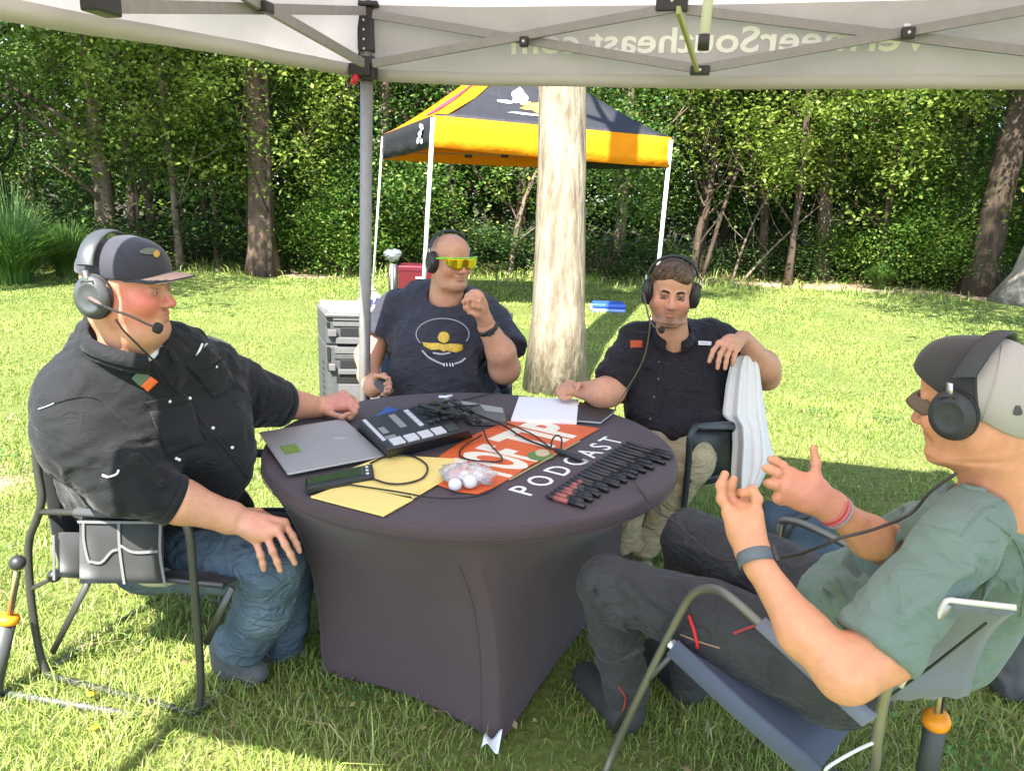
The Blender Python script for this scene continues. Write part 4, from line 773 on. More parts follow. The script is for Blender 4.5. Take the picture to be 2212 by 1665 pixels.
# red cabinet on posts with plastic wrap
Yr = 10.7; rp = lambda x, y: PY(x, y, Yr); A_ = rp(860, 574); B_ = rp(942, 574); C_ = rp(942, 628); rd = thing('red_cooler', V((A_[0]+B_[0])/2, Yr+.2, 0), 'dark red box cooler on a black stand behind the seated bald man', 'cooler')
redm = mat('maroon_paint', (.085, .002, .008), .35, spec=.5, coat=.3); mb = MB(); mb.box(V((A_[0]+B_[0])/2, Yr+.2, (A_[2]+C_[2])/2-.01), (B_[0]-A_[0], .4, A_[2]-C_[2]-.02), bev=.02); mb.build('body', redm, rd); mb = MB(); mb.box(V((A_[0]+B_[0])/2, Yr+.2, A_[2]-.035), (B_[0]-A_[0]+.015, .415, .085), bev=.02); mb.build('lid', mat('maroon_lid', (.10, .004, .018), .4), rd)
hp = rp(905, 600); mb = MB(); mb.box(V(hp[0], Yr-.02, hp[2]), (.09, .04, .018), bev=.006); mb.build('handle', white_m, rd)
for x_, m_, r_ in ((842, blk, .020), (853.5, blk, .042), (940, blk, .02)): q = rp(x_, 570); mb = MB(); mb.tube([V(q[0], Yr, 0), V(q[0], Yr, q[2])], r_, 10); mb.build('post', m_, rd)
q = rp(847.5, 570); mb = MB(); mb.tube([V(q[0], Yr-.03, 0), V(q[0], Yr-.03, q[2])], .017, 8); mb.build('post', mat('tan_post', (.42, .38, .26), .6), rd)
q = rp(849, 552); mb = MB(); g = np.random.default_rng(4); pts = []
rows = []
for i in range(12): rows.append([V(q[0], Yr-.02, q[2]-.10)+V((.02+.085*math.sin(math.pi*min(1, i/11*.8)))*math.cos(a)*(1+.3*g.random()), .08*math.sin(math.pi*i/13)*math.sin(a)*(1+.3*g.random()), .17*i/11+.03*g.random()) for a in np.linspace(0, 6.283, 17)[:-1]])
mb.grid(rows, False, True); tag(mb.build('plastic_wrap', mat('grey_film', (.20, .22, .24), .2, spec=.9, alpha=.8)), 'crumpled grey clear plastic bundle on top of the dark posts by the red cooler', 'plastic wrap')
# blue folded tarp
bt = thing('folded_tarp', PY(1312, 672, 11.4)*V(1, 1, 0), 'folded blue tarp lying alone on the shaded lawn right of the pale trunk', 'tarp'); b_ = PY(1312, 672, 11.4)
for k, (z0, z1, w_, m_) in enumerate([(.0, .055, .50, mat('tarp_light', (.20, .30, .62), .5)), (.056, .13, .48, mat('tarp_blue', (.03, .10, .50), .45, bump=.8, bscale=25))]): mb = MB(); mb.box(V(b_[0]+.01*k, 11.4, (z0+z1)/2), (w_, .34, z1-z0), bev=.03); mb.build('fold', m_, bt)
for k in range(2): mb = MB(); mb.tube([V(b_[0]-.25+.01*k, 11.22+.06*k, .03+.05*k), V(b_[0]-.27, 11.25, .07+.04*k), V(b_[0]-.23, 11.24, .11)], .012, 6); mb.build('tie', MATS['tarp_light'], bt)
# tube stands with orange caps
orange_p = mat('orange_plastic', (.80, .27, .01), .5, var=.15, vscale=40); tubeg = mat('tube_grey', (.05, .055, .055), .55)
def tube_stand(foot, capp, rodtop, rt, lab, labelm=None, knob=False):
    t = thing('tube_stand', foot, lab, 'tube stand'); d = nrm(capp-foot); mb = MB(); mb.tube([foot, capp], rt, 16); mb.build('tube', tubeg, t)
    mb = MB(); mb.lathe(capp-d*.012, [(rt*1.02, 0), (rt*1.28, .004), (rt*1.32, .016), (rt*1.2, .026), (rt*.7, .032)], 16, d); mb.build('cap', orange_p, t)
    mb = MB(); mb.tube([capp, rodtop], .0065, 8); mb.build('rod', mat('brass_rod', (.45, .38, .18), .4, metal=.5), t); mb = MB(); mb.tube([capp+V(.010, 0, 0), lerp(capp, rodtop, .85)+V(.012, 0, 0)], .004, 6); mb.build('thin_rod', blk, t)
    if knob: mb = MB(); mb.ball(rodtop, .024, 10); mb.build('knob', blk, t)
    if labelm: u = nrm(np.cross(d, (0, 1, 0))); 
    return t
tube_stand(V(*PZ(-22, 1520, 0)[:2], 0), PZ(17, 1338, .27), PZ(38, 1215, .50), .026, 'slanting grey tube with ragged orange cap at the far left beside the chair', knob=True)
c0 = D(17, 1338, 2.35); ft = D(-15, 1480, 2.55)
tube_stand(PZ(1985, 1760, .0), D(2022, 1555, 1.95), D(2036, 1462, 1.92), .026, 'dark tube with bright orange cap and brass rod, behind the green-shirted man\'s chair')
for o_ in list(bpy.data.objects):
    pass
# ================================================================ smooth solid modelling (signed distances -> one continuous surface)
from mathutils.bvhtree import BVHTree
class Solid:
    def __init__(s, h): s.h = h; s.ops = []
    def add(s, fn, lo, hi, k, op=0): s.ops.append((fn, np.array(lo), np.array(hi), k, op)); return s
    def cone(s, a, b, ra, rb, k=.02, op=0, flat=None):
        a = np.array(a, float); b = np.array(b, float); ab = b-a; L2 = max(1e-9, ab@ab)
        ax, sc = (nrm(flat[0]), flat[1]) if flat else (None, 1)
        def fn(X, Y, Z):
            px, py, pz = X-a[0], Y-a[1], Z-a[2]; t = np.clip((px*ab[0]+py*ab[1]+pz*ab[2])/L2, 0, 1); px = px-t*ab[0]; py = py-t*ab[1]; pz = pz-t*ab[2]
            if ax is not None:
                q = (px*ax[0]+py*ax[1]+pz*ax[2])*(1/sc-1); px = px+q*ax[0]; py = py+q*ax[1]; pz = pz+q*ax[2]
            return (np.sqrt(px*px+py*py+pz*pz)-(ra+(rb-ra)*t))*(min(1, sc**.5) if ax is not None else 1)
        r = max(ra, rb)*max(1, sc)+.012+k; return s.add(fn, np.minimum(a, b)-r, np.maximum(a, b)+r, k, op)
    def ell(s, c, r, R=None, k=.02, op=0):
        c = np.array(c, float); r = np.array(r if np.ndim(r) else [r]*3, float); R = np.eye(3) if R is None else np.array(R)
        def fn(X, Y, Z):
            p = [X-c[0], Y-c[1], Z-c[2]]; q = [p[0]*R[0, i]+p[1]*R[1, i]+p[2]*R[2, i] for i in range(3)]
            k0 = np.sqrt(sum((q[i]/r[i])**2 for i in range(3))); k1 = np.sqrt(sum((q[i]/r[i]**2)**2 for i in range(3))); return k0*(k0-1)/(k1+1e-9)
        m = r.max()+.012+k; return s.add(fn, c-m, c+m, k, op)
    def box(s, c, hsz, R=None, rnd=.005, k=.01, op=0):
        c = np.array(c, float); hs = np.array(hsz, float)-rnd; R = np.eye(3) if R is None else np.array(R)
        def fn(X, Y, Z):
            p = [X-c[0], Y-c[1], Z-c[2]]; q = [np.abs(p[0]*R[0, i]+p[1]*R[1, i]+p[2]*R[2, i])-hs[i] for i in range(3)]
            return np.sqrt(sum(np.maximum(v, 0)**2 for v in q))+np.minimum(np.maximum(q[0], np.maximum(q[1], q[2])), 0)-rnd
        m = np.linalg.norm(hsz)+.012+k; return s.add(fn, c-m, c+m, k, op)
    def cut(s, p, n, c, rad, k=.004):
        """remove everything on the +n side of the plane through p, inside a ball (c, rad)"""
        p = np.array(p, float); n = nrm(n); c = np.array(c, float)
        def fn(X, Y, Z): return np.maximum(-((X-p[0])*n[0]+(Y-p[1])*n[1]+(Z-p[2])*n[2]), np.sqrt((X-c[0])**2+(Y-c[1])**2+(Z-c[2])**2)-rad)
        return s.add(fn, c-rad-.02, c+rad+.02, k, 1)
    def mesh(s):
        h = s.h; un = [o for o in s.ops if o[4] == 0]; lo = np.min([o[1] for o in un], 0)-2*h; hi = np.max([o[2] for o in un], 0)+2*h; n = np.ceil((hi-lo)/h).astype(int)+1
        F = np.full(n, 1.0, np.float32); ax = [(lo[i]+h*np.arange(n[i])).astype(np.float32) for i in range(3)]
        for fn, a, b, k, op in s.ops:
            i0 = np.clip(np.floor((a-lo)/h).astype(int), 0, n); i1 = np.clip(np.ceil((b-lo)/h).astype(int)+1, 0, n)
            if (i1 <= i0).any(): continue
            sl = tuple(slice(i0[j], i1[j]) for j in range(3)); X = ax[0][sl[0]][:, None, None]; Y = ax[1][sl[1]][None, :, None]; Z = ax[2][sl[2]][None, None, :]
            d = fn(X, Y, Z).astype(np.float32); f = F[sl]
            if op == 0: e = np.maximum(k-np.abs(f-d), 0)/max(k, 1e-6); F[sl] = np.minimum(f, d)-e*e*k*.25
            else: d = -d; e = np.maximum(k-np.abs(f-d), 0)/max(k, 1e-6); F[sl] = np.maximum(f, d)+e*e*k*.25
        return snet(F, lo, h)
def snet(F, lo, h):
    ins = F < 0; n = np.array(F.shape); c = np.zeros(n-1, np.int8)
    for i in (0, 1):
        for j in (0, 1):
            for k in (0, 1): c += ins[i:n[0]-1+i, j:n[1]-1+j, k:n[2]-1+k]
    cell = np.argwhere((c > 0) & (c < 8)); idx = -np.ones(n-1, np.int32); idx[tuple(cell.T)] = np.arange(len(cell)); acc = np.zeros((len(cell), 3)); cnt = np.zeros(len(cell))
    E = []
    for a in range(3):
        for p in (0, 1):
            for q in (0, 1):
                o0 = [0, 0, 0]; o0[(a+1) % 3] = p; o0[(a+2) % 3] = q; o1 = list(o0); o1[a] = 1; E.append((o0, o1))
    for o0, o1 in E:
        A = cell+o0; B = cell+o1; fa = F[tuple(A.T)]; fb = F[tuple(B.T)]; m = (fa < 0) != (fb < 0); t = np.where(m, fa/(fa-fb+1e-12), 0); pt = np.array(o0)+t[:, None]*(np.array(o1)-np.array(o0)); acc[m] += pt[m]; cnt[m] += 1
    v = (cell+acc/np.maximum(cnt, 1)[:, None])*h+lo; faces = []
    for a in range(3):
        b, c2 = (a+1) % 3, (a+2) % 3; sl0 = [slice(None)]*3; sl1 = [slice(None)]*3; sl0[a] = slice(0, n[a]-1); sl1[a] = slice(1, n[a]); s0 = ins[tuple(sl0)]; s1 = ins[tuple(sl1)]
        e = np.argwhere(s0 != s1); e = e[(e[:, b] > 0) & (e[:, c2] > 0) & (e[:, b] < n[b]-1) & (e[:, c2] < n[c2]-1)]; fl = s0[tuple(e.T)]
        def cc(db, dc): q = e.copy(); q[:, b] += db; q[:, c2] += dc; return idx[tuple(q.T)]
        q = np.stack([cc(-1, -1), cc(0, -1), cc(0, 0), cc(-1, 0)], 1); q[~fl] = q[~fl][:, ::-1]; faces.append(q)
    f = np.concatenate(faces); f = f[(f >= 0).all(1)]; return v, f
def vnormals(v, f):
    a = np.cross(v[f[:, 2]]-v[f[:, 0]], v[f[:, 3]]-v[f[:, 1]]); n = np.zeros_like(v)
    for i in range(4): np.add.at(n, f[:, i], a)
    return n/(np.linalg.norm(n, axis=1)[:, None]+1e-9)
def smooth(v, f, it=2):
    for _ in range(it):
        s = np.zeros_like(v); c = np.zeros(len(v))
        for i in range(4):
            j = f[:, (i+1) % 4]; k = f[:, i]; np.add.at(s, k, v[j]); np.add.at(c, k, 1); np.add.at(s, j, v[k]); np.add.at(c, j, 1)
        v = v*.5+.5*s/np.maximum(c, 1)[:, None]
    return v
def wrinkle(v, f, amp, sc, ridge=True, seed=0, mask=None, warp=.0):
    n = vnormals(v, f); p = v*np.array(sc)+seed; p = p+warp*np.stack([fbm(v*6+seed, 2), fbm(v*6+seed+9, 2), fbm(v*6+seed+19, 2)], -1)
    q = fbm(p, 3); q = (1-np.abs(q)*4)*.5 if ridge else q; a = amp*(mask if mask is not None else 1); return v+n*(q*a)[:, None]
def collar(parent, m, c, fa, r, s=1.0, tilt=.08, gap=.32, nm='collar', flare=1.0):
    rows = []
    for z_, r_ in ((-.028, 1.06), (.0, 1.0), (.026, .945), (.029, .985), (.006, 1.10*flare), (-.014, 1.19*flare)):
        rows.append([c+V(r*r_*math.cos(fa+a), r*r_*math.sin(fa+a), (z_-tilt*math.cos(a)*(.7+.3*math.cos(a))-.01)*s) for a in np.linspace(gap, 6.283-gap, 40)])
    mb = MB(); mb.grid(rows); return mb.build(nm, m, parent, solid=.004)
class Surf:
    """finds the place on a built surface that the survey line (x, y) meets"""
    def __init__(s, v, f): s.t = BVHTree.FromPolygons([tuple(p) for p in v], [tuple(int(i) for i in q) for q in f])
    def hit(s, x, y, lift=.002):
        r = nrm(ray(x, y)); h = s.t.ray_cast(Vector(CAMP), Vector(r)); 
        if h[0] is None: return None
        n = np.array(h[1]); n = n if n@r < 0 else -n; return np.array(h[0])+n*lift
    def quad(s, c4, m, nm, parent, lift=.003, nu=10, nv=10, th=.002):
        c4 = [np.array(c, float) for c in c4]; rows = []; last = None
        for j in range(nv+1):
            row = []
            for i in range(nu+1):
                p = lerp(lerp(c4[0], c4[1], i/nu), lerp(c4[3], c4[2], i/nu), j/nv); q = s.hit(p[0], p[1], lift); q = q if q is not None else last; last = q; row.append(q)
            rows.append(row)
        if any(p is None for r_ in rows for p in r_): return None
        mb = MB(); mb.grid(rows); return mb.build(nm, m, parent, solid=th)
    def blob(s, pts, m, nm, parent, lift=.003, th=.0012, rings=5):
        c = np.mean(pts, 0); n = len(pts); vs = [s.hit(c[0], c[1], lift)]
        for k in range(1, rings+1): vs += [s.hit(*lerp(c, p, k/rings), lift) for p in pts]
        if any(p is None for p in vs): return None
        fs = [(0, 1+i, 1+(i+1) % n) for i in range(n)]
        for k in range(rings-1): o = 1+k*n; fs += [(o+i, o+n+i, o+n+(i+1) % n, o+(i+1) % n) for i in range(n)]
        mb = MB(); mb.add(vs, fs, True); return mb.build(nm, m, parent, solid=th)
    def line(s, pts, r, m, nm, parent, lift=.001, n=6, curve=True, sub=6):
        P = curve_pts([np.array([x, y, 0.]) for x, y in pts], sub) if curve else [np.array([x, y, 0.]) for x, y in pts]; Q = [s.hit(p[0], p[1], lift) for p in P]; Q = [q for q in Q if q is not None]
        if len(Q) < 2: return None
        mb = MB(); mb.tube(Q, r, n); return mb.build(nm, m, parent)
SKIN = (.53, .265, .165)
skin = mat('skin', SKIN, .46, vcol=True, var=.10, vscale=38, detail=8, bump=.6, bscale=260, sss=.10, spec=.42, wrk=.16, wsc=26)
def paint(v, base, spots):
    c = np.tile(np.array(base, float), (len(v), 1))
    for p, r, col, st in spots: d = np.linalg.norm((v-np.array(p))/np.array(r), axis=1); w_ = np.clip(1.3-d, 0, 1)**1.0*st; w_ = np.minimum(w_, st)[:, None]; c = c*(1-w_)+np.array(col)*w_
    return c
def frame(fwd, up=(0, 0, 1)):
    f = nrm(fwd); r = nrm(np.cross(f, up)); u = np.cross(r, f); return np.stack([r, f, u], 1)     # columns: right, forward, up
def head(S_, c, fwd, sc=1.0, up=(0, 0, 1), wide=1.0, ears=True, jowl=0.0, nose=1.0):
    R = frame(fwd, up); c = np.array(c, float); W = lambda x, y, z: c+R@np.array((x*wide, y, z))*sc; k = .02*sc
    E = lambda p, r, kk=k, op=0: S_.ell(W(*p), np.array(r)*sc*np.array([wide, 1, 1]), R, kk, op)
    E((0, -.015, .035), (.076, .096, .085)); E((0, .022, -.025), (.066, .068, .088)); S_.ell(W(0, .02, .05), np.array((.066, .072, .06))*sc, R, k)
    for s in (-1, 1):
        S_.cone(W(s*.050, .0, -.055), W(s*.014, .062, -.095), .028*sc, .020*sc, .03*sc); E((s*.040, .060, -.028), (.026, .026, .026), .025*sc)
        E((s*.033, .096, .004), (.017, .014, .011), .014*sc, 1); E((s*.032, .076, .003), (.0145, .0135, .012), .004*sc)
        S_.cone(W(s*.014, .088, .020), W(s*.044, .076, .022), .007*sc, .006*sc, .014*sc)
        if ears: E((s*.078, -.008, -.004), (.008, .017, .031), .008*sc); E((s*.084, -.004, -.002), (.004, .009, .019), .005*sc, 1)
        E((s*.012, .099, -.034), (.0085, .010, .008), .008*sc)
    E((0, .072, -.098), (.024, .020, .018), .022*sc); S_.cone(W(0, .088, .008), W(0, .110*nose**.3, -.030), .0085*sc, .0115*sc, .012*sc)
    for s in (-1, 1): E((s*.0065, .107, -.042), (.0035, .004, .004), .003*sc, 1)
    E((0, .086, -.057), (.025, .011, .0085), .010*sc); E((0, .084, -.071), (.021, .0115, .0090), .010*sc); E((0, .101, -.0640), (.024, .007, .0022), .005*sc, 1); E((0, .098, -.082), (.016, .008, .004), .01*sc, 1)
    if jowl: E((0, .030, -.105), (.060, .045, .032*jowl), .03)
    return R, W
def face_spots(W, sc, flush=.4, stub=0, red=(.55, .17, .13)):
    L = [(W(0, .094, -.064), (.024*sc,)*3, (.42, .16, .13), .55), (W(0, .11, -.03), (.022*sc,)*3, red, flush)]
    for s in (-1, 1): L += [(W(s*.045, .07, -.025), (.034*sc,)*3, red, flush), (W(s*.032, .088, .003), (.017*sc,)*3, (.40, .20, .15), .35)]
    if stub: L += [(W(0, .075, -.09), (.045*sc,)*3, (.27, .16, .11), stub), (W(.045, .03, -.08), (.04*sc,)*3, (.27, .16, .11), stub), (W(-.045, .03, -.08), (.04*sc,)*3, (.27, .16, .11), stub)]
    return L
def eyes(W, R, sc, parent, gaze=(0, 1, 0), col=(.12, .09, .05)):
    for s in (-1, 1):
        e = W(s*.0315, .0785, .003); mb = MB(); mb.ball(e, .0118*sc, 10); o = mb.build('eye', mat('eye_white', (.70, .66, .62), .2, spec=.6), parent); d = nrm(R@np.array(gaze)); mb = MB(); mb.lathe(e+d*.0105*sc, [(.0052*sc, 0), (.0050*sc, .0010*sc), (.003*sc, .0016*sc)], 12, d); mb.build('iris', mat('iris', col, .15), o)
def lids(W, sc, parent, m=None, up0=.0, lo0=-.45):
    for s in (-1, 1):
        for nm, b0, b1 in (('upper_eyelid', up0, 1.25), ('lower_eyelid', -1.25, lo0)):
            rows = [[W(s*.0315+.0150*math.sin(a), .0790+.0122*math.cos(a)*math.cos(b), .003+.0122*math.sin(b)) for a in np.linspace(-1.25, 1.25, 11)] for b in np.linspace(b0, b1, 6)]
            mb = MB(); mb.grid(rows); mb.build(nm, m or mat('lid_skin', (.40, .20, .145), .5), parent, solid=.0012)
def brow(S_, W, R, sc, parent, m, lift=.0):
    for s in (-1, 1): pts = [W(s*.013, .097, .019), W(s*.028, .094, .0245), W(s*.046, .079, .021)]; mb = MB(); mb.tube(curve_pts(pts, 5), [.0022*sc]+[.0032*sc]*9+[.0012*sc], 6, flat=(1.3, .7)); mb.build('eyebrow', m, parent)
def finger(S_, pts, r0=.0088, r1=.0068, k=.005):
    n = len(pts)-1
    for i in range(n): ra = r0+(r1-r0)*i/n; rb = r0+(r1-r0)*(i+1)/n; S_.cone(pts[i], pts[i+1], ra, rb, k)
    for i in range(1, n): S_.ell(pts[i], (r0+(r1-r0)*i/n)*1.07, None, k)
def hand(S_, wrist, wr, roots, chains, thumb, rr=.0125, k=.012, fr=(.0088, .0068)):
    """wrist point + radius, knuckle roots, finger chains, thumb chain"""
    for q in roots: S_.cone(wrist, q, wr*.72, rr, k)
    for a, b in zip(roots[:-1], roots[1:]): S_.cone(a, b, rr*.92, rr*.92, .006)
    for q, ch in zip(roots, chains): finger(S_, [q]+list(ch), *fr)
    if thumb: S_.cone(wrist, thumb[0], wr*.7, .0135, k); finger(S_, thumb, .0115, .0085)
def nail(parent, tip, prev, n_, w_=.0055, nm='fingernail'):
    d = nrm(np.array(tip)-np.array(prev)); n_ = np.array(n_, float); n_ = nrm(n_-d*(n_@d)); s = np.cross(d, n_); mb = MB(); rows = []
    for i in range(5): rows.append([np.array(tip)+d*(.001+.011*(i/4-.6))+s*(w_*math.sin(a)*(1-.1*(i == 4)))+n_*(.0062*math.cos(a)) for a in np.linspace(-.85, .85, 7)])
    mb.grid(rows); mb.build(nm, mat('nail', (.62, .40, .33), .3, spec=.6), parent, solid=.0008)
def headset(c, R, sc, label, hw=.088, mic=None, micside=1, col=None, cupm=None, slider=True, tilt=(0, 0), br=.112, bandw=.030, name='headset', cupr=(.038, .048), bz=0.0, cat='headset', band_y=-.02, cup_y=-.004):
    """band over the crown, two padded cups, optional boom microphone; hw = half width at the cups"""
    col = col or blk; W = lambda x, y, z: c+R@np.array((x, y, z))*sc; t = thing(name, W(0, 0, 0)-V(0, 0, .05), label, cat)
    pts = []; n = 26
    for i in range(n+1): a = math.pi*i/n; pts.append(W(-(hw+.010)*math.cos(a), band_y*math.sin(a)**.6+cup_y*(1-math.sin(a))*0+(cup_y)*(1-math.sin(a)), .032+bz+(br-.010)*math.sin(a)**.85*1.0))
    mb = MB(); mb.tube(pts[3:-3], bandw*sc, 4, flat=(.13, .62), up=None) if False else None
    rows = []
    for i, p in enumerate(pts[2:-2]):
        out = nrm(p-W(0, band_y, .02)); row = []; fw = R[:, 1]
        for k in range(10): a = 6.283*k/10; row.append(p+fw*(bandw*.5*sc*math.cos(a))+out*(.006*sc*math.sin(a)))
        rows.append(row)
    mb = MB(); mb.grid(rows, True, True); mb.build('headband', col, t)
    for s in (-1, 1):
        cc_ = W(s*hw, cup_y, -.006); ax = R[:, 0]*s; e1 = R[:, 1]; e2 = R[:, 2]
        def ring(off, ra, rb): return [cc_+ax*off*sc+(e1*ra*math.cos(q)+e2*rb*math.sin(q))*sc for q in np.linspace(0, 6.283, 29)[:-1]]
        a, b = cupr; mb = MB(); mb.grid([ring(-.014, a*.62, b*.62), ring(-.016, a*.86, b*.86), ring(-.010, a*1.0, b*1.0), ring(-.002, a*1.0, b*1.0), ring(0, a*.95, b*.95)], True, True); mb.build('ear_pad', mat('ear_pad_leather', (.015, .015, .016), .55), t)
        mb = MB(); R5 = [ring(0.001, a*.93, b*.93), ring(.006, a*.96, b*.96), ring(.016, a*.88, b*.88), ring(.022, a*.66, b*.66), ring(.024, a*.60, b*.60), ring(.021, a*.52, b*.52), ring(.023, a*.2, b*.2), ring(.023, .001, .001)]; mb.grid(R5, True, True); cup = mb.build('ear_cup', cupm or col, t)
        if slider: mb = MB(); mb.tube([W(s*(hw+.014), cup_y, .028), W(s*(hw+.016), cup_y-.004, .058)], .010*sc, 8, flat=(.4, 1.0)); mb.build('slider', mat('brushed_steel', (.55, .56, .58), .3, metal=.9), t); mb = MB(); mb.tube([W(s*(hw+.016), cup_y-.02, .012), W(s*(hw+.02), cup_y-.012, .034), W(s*(hw+.02), cup_y+.012, .034), W(s*(hw+.016), cup_y+.02, .012)], .004*sc, 6); mb.build('yoke', col, t)
        if mic is not None and s == micside:
            P = curve_pts([cc_+ax*.020*sc]+mic, 8); mb = MB(); mb.tube(P, [.0055*sc]*4+[.0032*sc]*(len(P)-4), 8); mb.build('boom', mat('boom_rubber', (.10, .075, .07), .5), t); mb = MB(); d = nrm(P[-1]-P[-3]); mb.lathe(P[-1]-d*.006, [(.006*sc, -.004), (.0125*sc, 0), (.014*sc, .008), (.0125*sc, .017), (.006*sc, .021)], 16, d); mb.build('microphone', mat('mic_foam', (.02, .018, .018), .9, bump=.6, bscale=300), t)
    return t
# ================================================================ man in the black cap (left)
def rp_(px, d): return px*d/FPX
def C3(S_, a, b, k=.02, **kw):   # a, b = (x, y, depth, radius in survey pixels)
    S_.cone(D(*a[:3]), D(*b[:3]), rp_(a[3], a[2]), rp_(b[3], b[2]), k, **kw)
def B3(S_, a, k=.02): S_.ell(D(*a[:3]), rp_(a[3], a[2]), None, k)
def skinmesh(S_, parent, spots, base=SKIN, name='body', it=1, m=None):
    v, f = S_.mesh(); v = smooth(v, f, it); c = paint(v, base, spots); c = c*(1+.10*fbm(v*14, 3))[:, None]; me = np_mesh(name, v, f, True, c); return link(name, me, parent, m or skin, True), (v, f)
def clothmesh(S_, parent, m, name, amp=.004, sc=(9, 9, 9), seed=0, it=2, warp=.6, col=None, fine=.0012, mask=None):
    v, f = S_.mesh(); v = smooth(v, f, it); mk = mask(v) if mask else None
    v = wrinkle(v, f, amp, sc, True, seed, mk, warp); v = wrinkle(v, f, fine, (26, 26, 20), False, seed+3); v = smooth(v, f, 1)
    return link(name, np_mesh(name, v, f, True, None), parent, m, True), Surf(v, f)
blackshirt = mat('black_shirt', (.0085, .0095, .0115), .8, sheen=.10, weave=.3, spec=.25, wrk=.42, wsc=7, bump=.3, bscale=60)
A = thing('person', V(-1.05, 2.25, 0), 'heavy-set man in black cap, black shirt and jeans, one hand on his knee', 'person')
hsc = 1.13; hd = 2.2; fwdA = nrm(CR*1.0+V(0, -.02, -.03)); cA = D(276, 626, hd)
B_ = Solid(.0037); RA, WA = head(B_, cA, fwdA, hsc, jowl=1.0, wide=1.08)
B_.cone(WA(0, -.02, -.05), D(282, 760, 2.28), .072, .082, .035); B_.ell(WA(0, .035, -.105), (.055, .05, .045), RA, .04); B_.ell(WA(0, -.06, -.06), (.06, .045, .05), RA, .03)
C3(B_, (285, 775, 2.32, 55), (300, 900, 2.5, 60), .04); C3(B_, (300, 900, 2.5, 60), (340, 1100, 2.72, 60), .04)
# near arm
C3(B_, (300, 880, 2.45, 40), (185, 870, 2.26, 38), .03); C3(B_, (185, 870, 2.26, 38), (290, 1048, 2.25, 38), .03); C3(B_, (290, 1050, 2.25, 40), (390, 1083, 2.29, 46), .03); C3(B_, (390, 1083, 2.29, 46), (498, 1118, 2.345, 33), .03); B3(B_, (498, 1118, 2.345, 33))
w1 = D(502, 1119, 2.35); kn = [(551, 1163, 2.335), (576, 1156, 2.325), (599, 1144, 2.33), (614, 1130, 2.36)]
ch = [[(563, 1198, 2.325), (568, 1218, 2.33), (570, 1229, 2.335)], [(589, 1190, 2.315), (599, 1213, 2.32), (605, 1231, 2.325)], [(616, 1176, 2.315), (628, 1197, 2.315), (637, 1216, 2.32)], [(632, 1157, 2.35), (641, 1175, 2.35), (647, 1190, 2.35)]]
hand(B_, w1, .047, [D(*q) for q in kn], [[D(*p) for p in c] for c in ch], [D(560, 1105, 2.42), D(592, 1122, 2.45), D(615, 1145, 2.46)], rr=.0165, fr=(.0118, .0088))
B_.ell(D(555, 1138, 2.345), (.045, .045, .030), frame(D(600, 1150, 2.33)-w1, D(500, 1050, 2.3)-w1), .02)
# far arm with loosely closed fist on the table edge
C3(B_, (300, 880, 2.45, 40), (470, 810, 2.68, 30), .03); C3(B_, (470, 810, 2.68, 30), (588, 868, 2.95, 36), .03); C3(B_, (588, 868, 2.95, 42), (688, 880, 3.12, 23), .03)
w2 = D(690, 879, 3.12); kn2 = [(742, 850, 3.16), (751, 858, 3.13), (757, 867, 3.10), (756, 878, 3.08)]
ch2 = [[(762, 862, 3.15), (760, 880, 3.13), (745, 884, 3.12)], [(769, 870, 3.12), (765, 889, 3.10), (748, 891, 3.10)], [(770, 880, 3.09), (763, 896, 3.08), (746, 896, 3.08)], [(766, 890, 3.06), (756, 901, 3.06), (742, 899, 3.07)]]
hand(B_, w2, .042, [D(*q) for q in kn2], [[D(*p) for p in c] for c in ch2], [D(716, 893, 3.06), D(738, 900, 3.03), D(755, 893, 3.02), ], rr=.0155, fr=(.0125, .0105), k=.016)
B_.ell(D(722, 868, 3.13), (.042, .035, .028), None, .02)
spots = face_spots(WA, hsc, .7, .25, (.62, .14, .10))+[(WA(.06, .03, -.02), (.09, .09, .08), (.64, .15, .12), .6), (D(575, 1140, 2.34), (.07,)*3, (.62, .25, .18), .5), (D(740, 875, 3.1), (.07,)*3, (.60, .20, .16), .6), (D(235, 740, 2.1), (.08,)*3, (.55, .24, .17), .5)]
bodyA, sfA = skinmesh(B_, A, spots); eyes(WA, RA, hsc, A); lids(WA, hsc, A, None, -.15, -.45)
brow(B_, WA, RA, hsc, A, mat('brow_sandy', (.30, .17, .09), .9))
for c, q in zip(ch, kn): t_ = D(*c[-1]); nail(A, t_, D(*c[-2]), D(c[-1][0]+10, c[-1][1]-30, c[-1][2]-.2)-t_)
# hair at the nape
Hs = Solid(.004); Hs.ell(WA(0, -.055, -.030), (.080, .060, .050), RA, .01); Hs.cut(WA(0, -.02, 0), RA[:, 1], WA(0, 0, 0), .3); link('hair', np_mesh('hair', *Hs.mesh()), A, mat('hair_sandy', (.26, .15, .08), .8, bump=.8, bscale=200), True)
